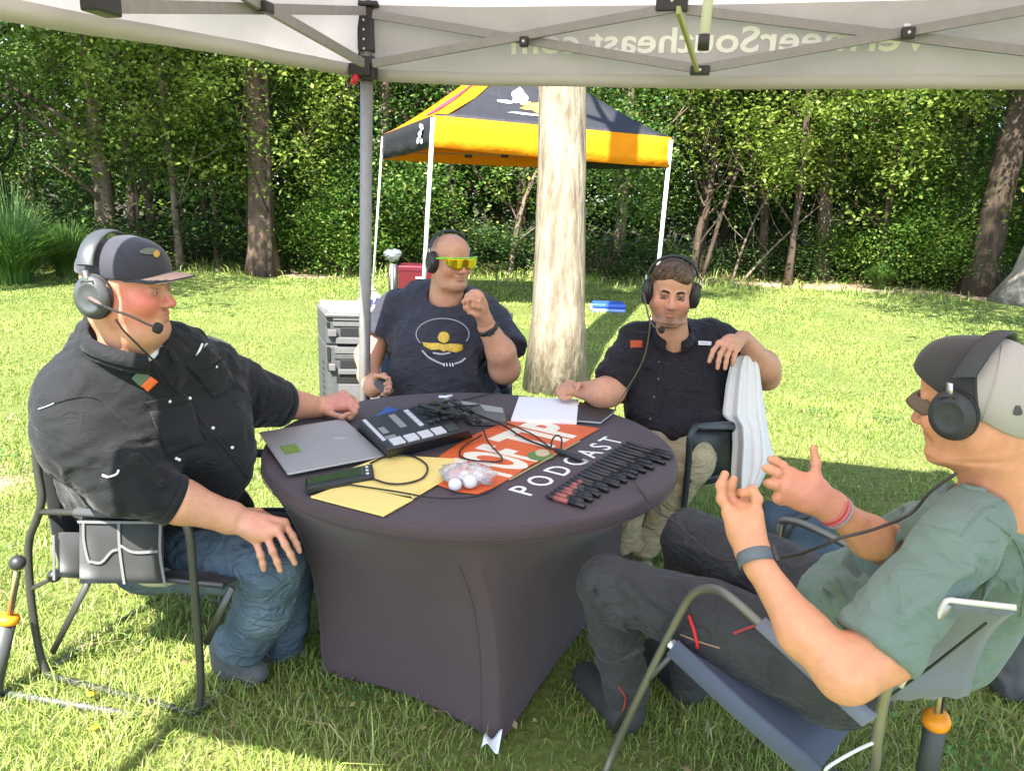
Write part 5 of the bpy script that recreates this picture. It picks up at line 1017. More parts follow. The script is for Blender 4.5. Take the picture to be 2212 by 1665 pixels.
# cap: crown, brim, button, seam, patch
capm = mat('cap_black', (.022, .022, .034), .8, weave=.3, sheen=.2); Cs = Solid(.0045)
Cs.ell(WA(0, -.010, .050), np.array((.088, .110, .080))*hsc, RA, .01); Cs.ell(WA(0, .02, .060), np.array((.080, .088, .074))*hsc, RA, .02); Cs.cut(WA(0, .0, .034), RA@nrm((0, -.10, -1)), WA(0, 0, 0), .35, .003)
oc, sC = clothmesh(Cs, A, capm, 'cap', .0012, (14, 14, 14), 3)
rows = []
for i in range(9):
    t = i/8; row = []
    for k in range(21):
        a = (k/20-.5)*2; row.append(WA(.074*a*(1-.10*t*t), .092*math.sqrt(max(0, 1-(a*.95)**2))*.9+t*.082*(1-.34*a*a)+.005, .046-.016*a*a-.010*t*t+.004*t))
    rows.append(row)
mb = MB(); mb.grid(rows); mb.cur = 0; ob = mb.build('brim', [capm, mat('brim_underside', (.30, .20, .17), .8)], oc); q = ob.modifiers.new('s', 'SOLIDIFY'); q.thickness = .0035; q.offset = 0; q.material_offset = 0
# tan lining under the brim
mb = MB(); mb.grid([[p+RA@np.array((0, 0, -.0030)) for p in r[1:-1]] for r in rows[1:]]); mb.build('brim_lining', mat('brim_tan', (.42, .28, .22), .8), oc)
mb = MB(); mb.grid([[p+RA@np.array((0, 0, .0024)) for p in r[7:20]] for r in rows[3:]]); mb.build('brim_tip', mat('brim_tan', (.42, .28, .22), .8), oc)
mb = MB(); mb.grid([[WA(.078*a, .088*math.sqrt(max(0, 1-(a*.95)**2))*.9+.010, .036-.020*a*a+dz) for a in np.linspace(-1, 1, 21)] for dz in (0, .004)]);
sC.blob([(323+22*math.cos(q)*(1+.1*math.sin(3*q)), 544+7*math.sin(q)) for q in np.linspace(0, 6.28, 15)[:-1]], mat('patch_olive', (.10, .12, .09), .8), 'patch', oc); sC.blob([(337+7*math.cos(q), 549+8*math.sin(q)) for q in np.linspace(0, 6.28, 12)[:-1]], mat('patch_gold', (.45, .25, .04), .7), 'patch', oc)
sC.line([(235, 517), (262, 548), (283, 585)], .0012, capm, 'seam', oc, .001)
# headset
headset(cA, RA, hsc*1.0, 'black headset with silver slider and boom microphone on the man in the cap', hw=.098, mic=[D(240, 668, 2.04), D(282, 683, 2.05), D(318, 700, 2.08), D(339, 708, 2.10)], micside=1, col=mat('headset_grey', (.05, .055, .06), .35, spec=.6), cupr=(.045, .056), br=.116, bandw=.042, bz=.006, cup_y=-.034, band_y=-.040)
# shirt
Ss = Solid(.0065); C3(Ss, (280, 815, 2.36, 112), (260, 900, 2.42, 145), .06); C3(Ss, (260, 900, 2.42, 145), (320, 1020, 2.58, 150), .06); Ss.ell(D(388, 975, 2.52), (.24, .20, .24), None, .06); Ss.ell(D(300, 1110, 2.76), (.24, .20, .17), None, .06); Ss.ell(D(420, 870, 2.58), (.17, .16, .16), None, .08)
Ss.ell(D(440, 1110, 2.72), (.17, .15, .12), None, .06)
C3(Ss, (172, 842, 2.27, 80), (250, 765, 2.30, 55), .08); C3(Ss, (168, 885, 2.22, 86), (182, 950, 2.22, 84), .05); C3(Ss, (180, 940, 2.22, 84), (262, 1030, 2.25, 76), .06); Ss.ell(D(212, 1000, 2.60), (.13, .16, .20), None, .06)
C3(Ss, (262, 1030, 2.25, 74), (375, 1080, 2.29, 54), .04); C3(Ss, (370, 745, 2.40, 55), (450, 800, 2.62, 62), .06); C3(Ss, (450, 800, 2.62, 62), (602, 872, 2.965, 50), .04); C3(Ss, (420, 830, 2.6, 70), (560, 870, 2.9, 55), .04)
C3(Ss, (228, 738, 2.28, 55), (330, 760, 2.34, 50), .06); C3(Ss, (262, 742, 2.31, 78), (300, 800, 2.38, 92), .05); C3(Ss, (300, 770, 2.33, 72), (400, 790, 2.46, 62), .06)
# cut the neck opening and cuffs
f1 = D(495, 1117, 2.345)-D(375, 1080, 2.26); Ss.cut(D(372, 1079, 2.28), f1, D(430, 1100, 2.3), .16, .004); f2 = D(690, 880, 3.12)-D(600, 870, 2.96); Ss.cut(D(600, 870, 2.96), f2, D(660, 880, 3.05), .17, .004)
Ss.cone(D(270, 690, 2.22), D(284, 748, 2.28), .100, .093, .006, op=1); Ss.cone(D(352, 748, 2.20), D(368, 782, 2.22), .034, .008, .008, op=1)
# creases at elbow
for a, b in (((215, 1000), (300, 1105)), ((255, 985), (325, 1090)), ((190, 1040), (250, 1100)), ((300, 990), (350, 1040))):
    for dd in (0,): Ss.cone(D(*a, 2.16), D(*b, 2.19), .012, .010, .045)
shirtA, sA = clothmesh(Ss, A, blackshirt, 'shirt', .012, (5.5, 5.5, 9), 5, 1, 1.6)
# rolled cuffs
for p, q, r in ((D(362, 1075, 2.275), D(378, 1081, 2.287), .0765), (D(592, 869, 2.945), D(605, 871, 2.975), .091)):
    mb = MB(); d = nrm(q-p); mb.tube([p, lerp(p, q, .3), q, q+d*.002], [r*.96, r*1.015, r*1.0, r*.9], 30, caps=False); mb.build('cuff', blackshirt, shirtA, solid=.004)
# collar, undershirt, placket, pockets, buttons, patches
rows = []
for k in range(27):
    a = math.radians(-62+k*(304/26)); cdir = RA[:, 1]*math.cos(a+math.pi)*0; n_ = V(math.cos(a+math.radians(-25)+math.pi*1.0), math.sin(a+math.radians(-25)+math.pi*1.0), 0)
rows = []; cc0 = D(280, 738, 2.275); fa = math.atan2((D(345, 800, 2.25)-cc0)[1], (D(345, 800, 2.25)-cc0)[0])
for z_, r_ in ((-.028, .124), (.0, .118), (.026, .112), (.029, .116), (.008, .126), (-.010, .134)):
    rows.append([cc0+V(r_*math.cos(fa+a), r_*math.sin(fa+a), z_-.046*math.cos(a)*(.7+.3*math.cos(a))-.006) for a in np.linspace(.32, 6.283-.32, 40)])
mb = MB(); mb.grid(rows); mb.build('collar', blackshirt, shirtA, solid=.004)
und = mat('white_tee', (.72, .72, .74), .85); mb = MB(); U = [D(311, 747, 2.07), D(337, 738, 2.09), D(352, 762, 2.10), D(376, 786, 2.13), D(338, 774, 2.10)]; 
Us = Solid(.005); Us.cone(D(318, 775, 2.30), D(345, 810, 2.33), .066, .06, .02); Us.cut(D(318, 748, 2.2), RA@nrm((0, -.3, 1)), D(300, 700, 2.2), .25); link('undershirt', np_mesh('undershirt', *Us.mesh()), A, und, True)
sA.line([(345, 800), (400, 865), (455, 930), (500, 985), (535, 1030)], .0035, blackshirt, 'placket_edge', shirtA, .002); sA.line([(330, 795), (385, 865), (440, 935), (485, 990)], .0022, blackshirt, 'placket_edge', shirtA, .002)
pkt = lambda c4, nm='pocket': sA.quad(c4, blackshirt, nm, shirtA, .005, 10, 10, .004)
pkt([(312, 868), (398, 852), (412, 872), (330, 888)], 'pocket_flap'); pkt([(322, 888), (412, 872), (440, 955), (360, 985)]); pkt([(400, 790), (445, 745), (475, 775), (425, 812)], 'pocket_flap'); pkt([(425, 812), (480, 778), (508, 830), (462, 862)])
btn = mat('pearl_button', (.75, .75, .78), .3)
for x, y in ((315, 775), (353, 735), (365, 866), (408, 860), (459, 926), (500, 966), (464, 793), (387, 993), (381, 990)):
    p = sA.hit(x, y, .005)
    if p is not None: mb = MB(); mb.ball(p, .0052, 6); mb.build('button', btn, shirtA)
sA.quad([(284, 817), (302, 797), (328, 815), (306, 838)], mat('patch_green', (.10, .14, .09), .8), 'patch', shirtA, .004, 5, 5, .002); sA.quad([(303, 833), (325, 812), (340, 823), (318, 846)], mat('patch_orange', (.70, .13, .02), .7), 'patch', shirtA, .0055, 5, 5, .002)
for d_ in (0, 9): sA.quad([(421+d_, 768), (434+d_, 742), (438+d_, 744), (425+d_, 770)], mat('white_stitch', (.8, .8, .8), .7), 'stitched_bar', shirtA, .004, 2, 5, .0015)
sA.line([(223, 1025), (235, 1029), (252, 1023), (257, 1014)], .003, MATS['white_stitch'], 'white_mark', shirtA, .004); sA.line([(85, 884), (100, 879), (118, 871)], .0016, mat('grey_stitch', (.3, .32, .34), .7), 'yoke_seam', shirtA, .003); sA.line([(118, 871), (170, 858), (215, 864), (260, 905), (300, 950)], .0022, blackshirt, 'sleeve_seam', shirtA, .002)
# jeans and boots
jean = mat('denim', (.040, .068, .100), .85, col2=(.095, .135, .165), vscale=6, weave=.6, bump=.5, bscale=110, detail=7, wrk=.8, wsc=10)
J = Solid(.0065); C3(J, (330, 1190, 2.72, 90), (430, 1190, 2.62, 84), .05); C3(J, (430, 1190, 2.62, 82), (583, 1226, 2.46, 66), .04); C3(J, (583, 1230, 2.46, 66), (572, 1310, 2.49, 60), .03); C3(J, (572, 1310, 2.49, 58), (522, 1385, 2.57, 56), .03)
C3(J, (330, 1160, 2.75, 80), (630, 1190, 2.72, 56), .05); C3(J, (630, 1200, 2.72, 55), (610, 1350, 2.76, 50), .03); C3(J, (610, 1350, 2.76, 50), (605, 1395, 2.79, 50), .03)
J.cut(D(515, 1396, 2.58), nrm(D(500, 1430, 2.6)-D(540, 1330, 2.5)), D(505, 1430, 2.6), .14); J.cut(D(603, 1402, 2.80), (0, 0, -1), D(603, 1440, 2.8), .12)
jA, _ = clothmesh(J, A, jean, 'jeans', .012, (6, 6, 12), 8, 1, 1.6)
boot = mat('suede_boot', (.075, .08, .082), .85, var=.2, vscale=30, bump=.4, bscale=90)
for (a, b, c, d_) in (((500, 1390, 2.59, 46), (505, 1420, 2.63, 42), (552, 1450, 2.60, 29), 0), ((606, 1385, 2.80, 36), (612, 1405, 2.82, 34), (650, 1420, 2.80, 22), 0)):
    Bt = Solid(.005); C3(Bt, a, b, .02); C3(Bt, b, c, .03); lo_ = D(*c[:3]); Bt.cut(V(lo_[0], lo_[1], .004), (0, 0, -1), V(lo_[0], lo_[1], 0), .3); link('boot', np_mesh('boot', *Bt.mesh()), A, boot, True)
# his headset lead
t_ = curve_pts([D(250, 690, 2.0), D(268, 715, 2.0), D(295, 742, 2.02), D(318, 765, 2.05), D(345, 790, 2.09)], 8); mb = MB(); mb.tube(t_, .0028, 7); tag(mb.build('headset_lead', rubber), 'thin black lead hanging from the ear cup of the man in the cap', 'cable')
# ---- his chair
fab = mat('chair_fabric_black', (.017, .018, .019), .85, weave=.5, sheen=.15); ctube = mat('chair_tube_dark', (.075, .075, .07), .42, metal=.55, spec=.5); trim = mat('grey_piping', (.15, .15, .155), .7)
ga, gb = PZ(95, 1462, 0), PZ(425, 1548, 0); gd_ = nrm(gb-ga); gn = nrm(V(-gd_[1], gd_[0], 0)); gn = gn*(1 if gn[1] > 0 else -1)
def gp(x, y, off=0.0):
    r = ray(x, y); t = ((ga-CAMP)@gn)/(r@gn); return CAMP+r*t+gn*off
c1 = thing('camp_chair', (ga+gb)/2+gn*.3, 'black folding camp chair with grey-trimmed side pouch under the man in the cap', 'chair', 'camp chairs round the table')
loop = [gp(*q) for q in [(72, 905), (76, 960), (82, 1020), (90, 1075), (80, 1120), (62, 1175), (66, 1280), (80, 1380), (95, 1440), (112, 1475), (170, 1505), (290, 1530), (380, 1546), (418, 1545), (431, 1520), (433, 1450), (425, 1330), (417, 1230), (410, 1160), (398, 1128), (370, 1116), (330, 1110)]]
loop = [V(p[0], p[1], max(p[2], .012)) for p in loop]; W1 = .60
for off in (0, W1): mb = MB(); mb.tube(curve_pts([p+gn*off for p in loop], 5), .0125, 10); mb.build('side_frame', ctube, c1)
for off in (0, W1): mb = MB(); mb.tube([gp(85, 1105)+gn*off, gp(235, 1108)+gn*off, gp(375, 1116)+gn*off], .011, 8); arm = mb.build('arm_rail', ctube, c1); mb = MB(); a_, b_ = gp(165, 1103)+gn*off, gp(372, 1112)+gn*off; mb.tube([a_, lerp(a_, b_, .03), lerp(a_, b_, .97), b_], [.012, .021, .021, .012], 12, flat=(.7, 1.25)); mb.build('arm_pad', mat('foam_pad', (.05, .052, .055), .8), arm)
def fabp(rows, nm='fabric', m=fab, par=None, th=.006): mb = MB(); mb.grid(rows); return mb.build(nm, m, par or c1, solid=th)
bt = [gp(78, 915), gp(84, 1000), gp(98, 1080), gp(112, 1170), gp(130, 1240)]
fabp([[p+gn*(W1*u)+nrm(V(-gd_[0], -gd_[1], 0))*(.035*math.sin(math.pi*u)) for u in np.linspace(0.01, .99, 9)] for p in bt], 'backrest')
st = [gp(130, 1243), gp(250, 1252), gp(370, 1256), gp(478, 1268)]
fabp([[p+gn*(W1*u)-V(0, 0, .03*math.sin(math.pi*u)) for u in np.linspace(0.0, 1, 9)] for p in st], 'seat')
for off in (.01, W1-.01): mb = MB(); mb.tube([p+gn*off for p in st], .010, 8); mb.build('seat_rail', ctube, c1)
for a, b in (((185, 1252), (103, 1415)), ((492, 1275), (436, 1395))):
    for off in (.02, W1-.02): mb = MB(); mb.tube([gp(*a)+gn*off, gp(*b)+gn*off*.98], .0095, 8, flat=(1.3, .7)); mb.build('brace', ctube, c1)
for (x, y) in ((95, 1462), (425, 1545)): mb = MB(); mb.tube([V(*(gp(x, y))[:2], .014), V(*(gp(x, y)+gn*W1)[:2], .014)], .011, 8); mb.build('floor_bar', ctube, c1)
pz = -gn*.012
pch = fabp([[gp(x, y)+pz for x in (180, 225, 270, 315, 358)] for y in (1122, 1165, 1210, 1255)], 'side_pouch'); fabp([[gp(x, y)+pz*.2 for x in (129, 155, 182)] for y in (1150, 1200, 1244)], 'side_panel')
for L_ in ([(192, 1122), (193, 1160), (200, 1195), (205, 1208)], [(268, 1122), (270, 1180), (280, 1254)], [(358, 1122), (357, 1190), (368, 1260)], [(205, 1206), (230, 1208), (252, 1185), (266, 1180)], [(272, 1172), (300, 1186), (352, 1184)], [(180, 1121), (268, 1122), (358, 1122)], [(128, 1150), (129, 1246)]):
    mb = MB(); mb.tube(curve_pts([gp(*q)+pz*1.8 for q in L_], 4), .0058, 4, flat=(1.0, .35)); mb.build('piping', trim, pch)
mb = MB(); q = gp(295, 1272)+gn*.1; mb.ball(q, (.085, .06, .03), 10); mb.build('lit_seat_underside', mat('lit_underside_cream', (.42, .38, .26), .85), c1)  # added pale ellipsoid: its cream colour stands for light on the seat underside
mb = MB(); mb.ball(gp(112, 1246)+gn*.01, .022, 8); mb.build('hinge', blk, c1); mb = MB(); mb.tube([gp(70, 1270), gp(118, 1246)], .007, 6); mb.build('link', ctube, c1)
mb = MB(); a_, b_ = PZ(-60, 1485, .012), PZ(300, 1545, .012); mb.tube([a_, lerp(a_, b_, .5), b_], [.011]*3, 8); tag(mb.build('ground_rod', mat('dull_aluminium', (.16, .17, .17), .55, metal=.5)), 'grey metal rod lying in the grass behind the left chair foot', 'rod')
# ================================================================ bald man in the navy tee (far side of the table)
Bm = thing('person', V(-.3, 4.0, 0), 'bald man in a navy print tee and green mirrored sunglasses, fist at his chin', 'person')
sb = 1.08; fwdB = nrm((.60, -.80, -.06)); cB = D(974, 564, 3.75)
SB = Solid(.0039); RB, WB = head(SB, cB, fwdB, sb, jowl=.7, wide=1.06)
SB.cone(WB(0, -.02, -.05), D(962, 665, 3.86), .076, .092, .035); SB.ell(D(962, 672, 3.90), (.11, .08, .05), None, .04); C3(SB, (960, 700, 3.96, 45), (960, 820, 3.98, 50), .03); C3(SB, (960, 700, 3.96, 30), (850, 690, 3.98, 30), .03); C3(SB, (960, 700, 3.96, 30), (1050, 700, 3.98, 30), .03)
# his right arm: hanging to the chair arm
C3(SB, (835, 695, 3.97, 28), (797, 768, 3.88, 29), .03); C3(SB, (797, 768, 3.88, 29), (796, 812, 3.78, 22), .03); C3(SB, (796, 810, 3.78, 24), (806, 838, 3.68, 21), .02)
kb = [(829, 812, 3.66), (832, 822, 3.65), (832, 832, 3.64), (828, 842, 3.65)]; hb = [[(839, 818, 3.64), (841, 826, 3.62), (834, 828, 3.61)], [(842, 829, 3.63), (842, 837, 3.61), (834, 838, 3.60)], [(841, 839, 3.62), (839, 846, 3.61), (832, 846, 3.60)], [(836, 848, 3.63), (832, 853, 3.62), (826, 852, 3.61)]]
hand(SB, D(806, 828, 3.69), .042, [D(*q) for q in kb], [[D(*p) for p in c] for c in hb], [D(812, 812, 3.63), D(824, 812, 3.60), D(836, 817, 3.59)], rr=.0165, fr=(.0115, .0095), k=.016)
# his left arm: elbow out, forearm up, fist at the chin
C3(SB, (1058, 705, 3.97, 28), (1090, 795, 3.75, 33), .03); C3(SB, (1090, 797, 3.75, 32), (1082, 760, 3.68, 31), .03); C3(SB, (1082, 760, 3.68, 30), (1052, 706, 3.60, 21), .03)
kb2 = [(1012, 640, 3.50), (1021, 634, 3.48), (1030, 634, 3.47), (1038, 640, 3.47)]; hb2 = [[(1003, 652, 3.50), (1006, 665, 3.52), (1016, 668, 3.53)], [(1010, 648, 3.46), (1013, 663, 3.48), (1022, 667, 3.50)], [(1022, 646, 3.45), (1023, 660, 3.46), (1030, 666, 3.49)], [(1034, 650, 3.45), (1034, 662, 3.46), (1038, 668, 3.49)]]
hand(SB, D(1047, 690, 3.57), .040, [D(*q) for q in kb2], [[D(*p) for p in c] for c in hb2], [D(1030, 680, 3.50), D(1014, 674, 3.49), D(1004, 664, 3.47)], rr=.0175, fr=(.0120, .0105), k=.018)
SB.ell(D(1034, 660, 3.51), (.038, .034, .048), None, .02)
bodyB, sfB = skinmesh(SB, Bm, face_spots(WB, sb, .45, .35)+[(WB(0, -.03, .06), (.10, .10, .05), (.50, .30, .22), .5)])
brow(SB, WB, RB, sb, Bm, mat('brow_brown', (.12, .07, .045), .9))
navy = mat('navy_tee', (.022, .021, .032), .82, sheen=.08, weave=.3, wrk=.6, wsc=8, var=.06, vscale=9)
TB = Solid(.0068); C3(TB, (950, 690, 3.95, 75), (945, 760, 3.93, 105), .06); C3(TB, (945, 760, 3.93, 105), (950, 840, 3.95, 118), .06); TB.ell(D(955, 800, 3.86), (.235, .17, .17), None, .06)
C3(TB, (862, 672, 3.98, 46), (945, 668, 3.97, 48), .06); C3(TB, (945, 668, 3.97, 48), (1055, 695, 3.98, 44), .06); C3(TB, (862, 676, 3.97, 46), (818, 722, 3.92, 44), .04); C3(TB, (1050, 690, 3.97, 42), (1098, 752, 3.88, 40), .04); C3(TB, (985, 700, 3.9, 75), (1010, 790, 3.88, 70), .06)
TB.cut(D(812, 733, 3.90), nrm(D(798, 772, 3.85)-D(840, 690, 3.95)), D(795, 775, 3.87), .14, .004); TB.cut(D(1096, 752, 3.85), nrm(D(1095, 800, 3.75)-D(1058, 700, 3.95)), D(1100, 800, 3.8), .17, .004)
C3(TB, (905, 650, 3.92, 42), (1020, 662, 3.92, 42), .05); C3(TB, (962, 672, 3.86, 48), (962, 720, 3.84, 60), .05)
TB.cone(WB(0, -.01, -.05), D(964, 636, 3.80), .080, .090, .006, op=1)
for a, b in (((840, 735), (930, 790)), ((838, 755), (920, 815)), ((880, 835), (1010, 838)), ((1060, 740), (1020, 800)), ((1068, 770), (1010, 820))): TB.cone(D(*a, 3.80), D(*b, 3.76), .010, .006, .02)
teeB, sB = clothmesh(TB, Bm, navy, 'tshirt', .016, (4.5, 4.5, 8), 15, 1, 1.4)
rows = []; cN = D(965, 652, 3.80)
sB.line([(920, 628), (925, 643), (942, 657), (965, 662), (988, 657), (1002, 646)], .0035, navy, 'neck_band', teeB, .001)
sB.line([(956+57*math.cos(a)*(1+.0*a), 722+34*math.sin(a)) for a in np.linspace(2.55, 6.75, 26)], .0022, mat('silver_print', (.42, .42, .44), .5), 'printed_ring', teeB, .001, curve=False)
gold = mat('gold_print', (.58, .38, .04), .5, var=.25, vscale=70)
sB.blob([(958.5+12.5*math.cos(a), 729+12.5*math.sin(a)) for a in np.linspace(0, 6.28, 17)[:-1]], gold, 'printed_ball', teeB, .003); sB.blob([(912, 739), (928, 741), (945, 741), (958, 744), (975, 742), (999, 744), (1000, 756), (985, 762), (966, 757), (958, 760), (950, 755), (930, 756), (916, 748)], gold, 'printed_wings', teeB, .0022)
for pts in ([(912, 757), (925, 771), (945, 782), (957, 787)], [(982, 786), (996, 781), (1005, 774)], [(935, 762), (955, 765), (972, 762)]): sB.line(pts, .0045, MATS['silver_print'], 'printed_band', teeB, .0008)
for x in (958, 964, 971, 977): sB.line([(x, 784), (x+2, 791)], .0026, MATS['white_print'] if 'white_print' in MATS else white_p, 'printed_mark', teeB, .001, curve=False)
pantsB = mat('grey_trousers', (.13, .13, .15), .85); PB = Solid(.008); C3(PB, (880, 860, 3.95, 70), (890, 880, 3.5, 45), .05); C3(PB, (1000, 862, 3.95, 70), (985, 880, 3.5, 45), .05); C3(PB, (890, 880, 3.5, 45), (890, 1050, 3.6, 30), .03); C3(PB, (985, 880, 3.5, 45), (985, 1050, 3.6, 30), .03)
# keep knees under the table top
def under(Sd, pts):
    for a, b, ra, rb in pts: Sd.cone(a, b, ra, rb, .04)
PB = Solid(.008); under(PB, [(V(-.42, 4.0, .53), V(-.40, 3.45, .55), .10, .085), (V(-.20, 4.0, .53), V(-.14, 3.45, .55), .10, .085), (V(-.40, 3.45, .55), V(-.40, 3.55, .10), .08, .055), (V(-.14, 3.45, .55), V(-.12, 3.55, .10), .08, .055), (V(-.42, 4.02, .58), V(-.2, 4.02, .58), .14, .14)]); clothmesh(PB, Bm, pantsB, 'trousers', .008, (6, 6, 9), 3)
for x in (-.40, -.12): sh = Solid(.006); sh.cone(V(x, 3.56, .06), V(x, 3.36, .045), .05, .04, .02); sh.cut(V(x, 3.4, .004), (0, 0, -1), V(x, 3.4, 0), .4); link('shoe', np_mesh('shoe', *sh.mesh()), Bm, blk, True)
headset(cB, RB, sb, 'black headset on the bald man in sunglasses', hw=.090, mic=None, col=blk, cupr=(.036, .050), br=.110, bandw=.026, cup_y=-.012, band_y=-.030)
sg = thing('sunglasses', WB(0, .10, .02), 'bright green wraparound mirrored sunglasses on the bald man', 'sunglasses'); lens = mat('mirror_lens', (.62, .70, .03), .08, metal=.75, var=.35, vscale=28, col2=(.80, .30, .02)); gfr = mat('neon_green', (.22, .60, .03), .35)
rows = []
for j in range(7):
    t = j/6; row = []
    for i in range(25): a = (i/24-.5)*2; zz = .028-.052*t*(1-.45*abs(a)**3)-(.0 if abs(a) > .16 else -.020*t*(1-abs(a)/.16))+.006*t*abs(a); row.append(WB(.077*math.sin(a*1.18)/math.sin(1.18), .117-.050*(1-math.cos(a*1.25))/.68*.62-.004*t, zz))
    rows.append(row)
mb = MB(); mb.grid(rows); mb.build('lens', lens, sg, solid=.0015); mb = MB(); mb.tube([p+RB@np.array((0, .001, .001)) for p in rows[0]], .0035*sb, 6); mb.build('frame', gfr, sg)
for s in (-1, 1): e = rows[0][0] if s < 0 else rows[0][-1]; mb = MB(); mb.tube([e, WB(s*.084, .03, .018), WB(s*.086, -.02, .012)], [.005, .004, .003], 8, flat=(1.2, .5)); mb.build('temple', gfr, sg)
wt = thing('wristwatch', D(1060, 714, 3.55), 'black wristwatch on the raised wrist of the bald man', 'watch'); a_, b_ = D(1050, 702, 3.592), D(1058, 716, 3.612); d_ = nrm(b_-a_); mid = lerp(a_, b_, .5); mb = MB(); e1 = nrm(np.cross(d_, (0, 0, 1))); e2 = np.cross(d_, e1)
mb.grid([[mid+d_*o+(e1*math.cos(q)+e2*math.sin(q))*r for q in np.linspace(0, 6.283, 25)[:-1]] for o, r in ((-.011, .046), (-.010, .050), (.010, .051), (.011, .047))], True, True); mb.build('strap', blk, wt); mb = MB(); q = nrm(CAMP-mid); q = nrm(q-d_*(q@d_)); mb.box(mid+q*.052, (.030, .034, .009), np.stack([d_, np.cross(q, d_), q], 1), .003); mb.build('watch_case', blk, wt)
ph_ = thing('phone', D(832, 838, 3.62), 'black phone held low by the bald man beside the chair arm', 'phone'); mb = MB(); R_ = frame(D(841, 848, 3.60)-D(822, 826, 3.62), nrm(CAMP-D(832, 838, 3.6))); mb.box(D(830, 836, 3.625), (.010, .10, .055), np.stack([R_[:, 2], R_[:, 1], R_[:, 0]], 1), .004); mb.build('case', blk, ph_)
# chair of the bald man
bluef = mat('chair_fabric_navy', (.028, .045, .075), .8, weave=.4); stl = mat('chair_tube_silver', (.40, .42, .43), .35, metal=.8)
c2 = thing('camp_chair', V(-.3, 4.0, 0), 'navy camp chair with silver tube arms under the bald man', 'chair', 'camp chairs round the table')
L_, R2 = D(823, 800, 4.0)[0]-.03, D(1085, 830, 4.0)[0]+.03
fabp([[V(L_+(R2-L_)*u, 4.12+.05*math.sin(math.pi*u)-.12*(1-t), .44+.58*t) for u in np.linspace(0, 1, 9)] for t in np.linspace(0, 1, 6)], 'backrest', bluef, c2); fabp([[V(L_+(R2-L_)*u, 3.60+.46*t, .42-.03*math.sin(math.pi*u)) for u in np.linspace(0, 1, 9)] for t in np.linspace(0, 1, 5)], 'seat', bluef, c2)
for x in (L_, R2):
    mb = MB(); mb.tube(curve_pts([V(x, 4.14, 1.02), V(x, 4.02, .45), V(x, 4.10, .02), V(x, 3.7, .015), V(x, 3.62, .04), V(x, 3.60, .60), V(x, 3.66, .66), V(x, 4.05, .67)], 6), .012, 9); mb.build('side_frame', stl, c2)
    mb = MB(); mb.tube([V(x, 3.66, .675), V(x, 4.0, .685)], .02, 10, flat=(.6, 1.2)); mb.build('arm_pad', blk, c2)
mb = MB(); mb.tube([V(L_, 3.7, .30), V(R2, 4.05, .30)], .01, 8); mb.build('brace', stl, c2); mb = MB(); mb.tube([V(L_, 4.05, .31), V(R2, 3.7, .31)], .01, 8); mb.build('brace', stl, c2)
# ================================================================ man in the dark short-sleeved shirt (right of the table)
Cm = thing('person', V(.75, 3.4, 0), 'brown-haired man in a dark button shirt and khaki trousers, arm hung over his chair back', 'person')
sc_ = 1.10; fwdC = nrm((-.13, -.98, -.12)); upC = nrm((.05, 0, 1)); cC = D(1450, 632, 3.3)
SC = Solid(.0036); RC, WC = head(SC, cC, fwdC, sc_, upC, wide=1.0, jowl=.2)
SC.cone(WC(0, -.02, -.05), D(1455, 740, 3.44), .064, .072, .03); C3(SC, (1455, 750, 3.55, 40), (1465, 880, 3.58, 45), .03); C3(SC, (1455, 755, 3.55, 28), (1375, 760, 3.52, 28), .03); C3(SC, (1455, 755, 3.55, 28), (1560, 750, 3.58, 28), .03)
C3(SC, (1375, 765, 3.50, 26), (1318, 845, 3.38, 32), .03); C3(SC, (1318, 845, 3.38, 32), (1300, 850, 3.36, 31), .02); C3(SC, (1300, 848, 3.36, 31), (1254, 843, 3.42, 18), .03)
kc = [(1228, 826, 3.47), (1221, 833, 3.44), (1217, 841, 3.41), (1219, 850, 3.39)]; hc = [[(1214, 834, 3.47), (1211, 845, 3.46), (1221, 848, 3.45)], [(1208, 841, 3.43), (1208, 852, 3.42), (1220, 853, 3.42)], [(1208, 849, 3.40), (1213, 858, 3.39), (1224, 857, 3.39)], [(1214, 857, 3.38), (1222, 861, 3.37), (1231, 858, 3.37)]]
hand(SC, D(1252, 843, 3.42), .032, [D(*q) for q in kc], [[D(*p) for p in c] for c in hc], [D(1244, 832, 3.38), D(1252, 830, 3.36), D(1246, 842, 3.35)], rr=.0155, fr=(.0112, .0100), k=.014)
# arm over the chair back
C3(SC, (1568, 748, 3.58, 27), (1655, 812, 3.52, 30), .03); C3(SC, (1655, 812, 3.52, 30), (1650, 788, 3.44, 31), .02); C3(SC, (1652, 795, 3.45, 31), (1606, 733, 3.30, 19), .03)
kc2 = [(1553, 742, 3.20), (1567, 745, 3.19), (1580, 749, 3.20), (1592, 754, 3.21)]; hc2 = [[(1541, 757, 3.17), (1536, 770, 3.165), (1532, 781, 3.165)], [(1556, 764, 3.16), (1552, 781, 3.15), (1550, 795, 3.15)], [(1571, 768, 3.16), (1568, 784, 3.15), (1566, 796, 3.15)], [(1586, 768, 3.18), (1584, 779, 3.17), (1582, 788, 3.17)]]
hand(SC, D(1602, 730, 3.28), .036, [D(*q) for q in kc2], [[D(*p) for p in c] for c in hc2], [D(1585, 745, 3.30), D(1570, 755, 3.33), D(1560, 768, 3.34)], rr=.0150, fr=(.0112, .0088), k=.012)
SC.ell(D(1580, 735, 3.225), (.036, .03, .026), None, .02)
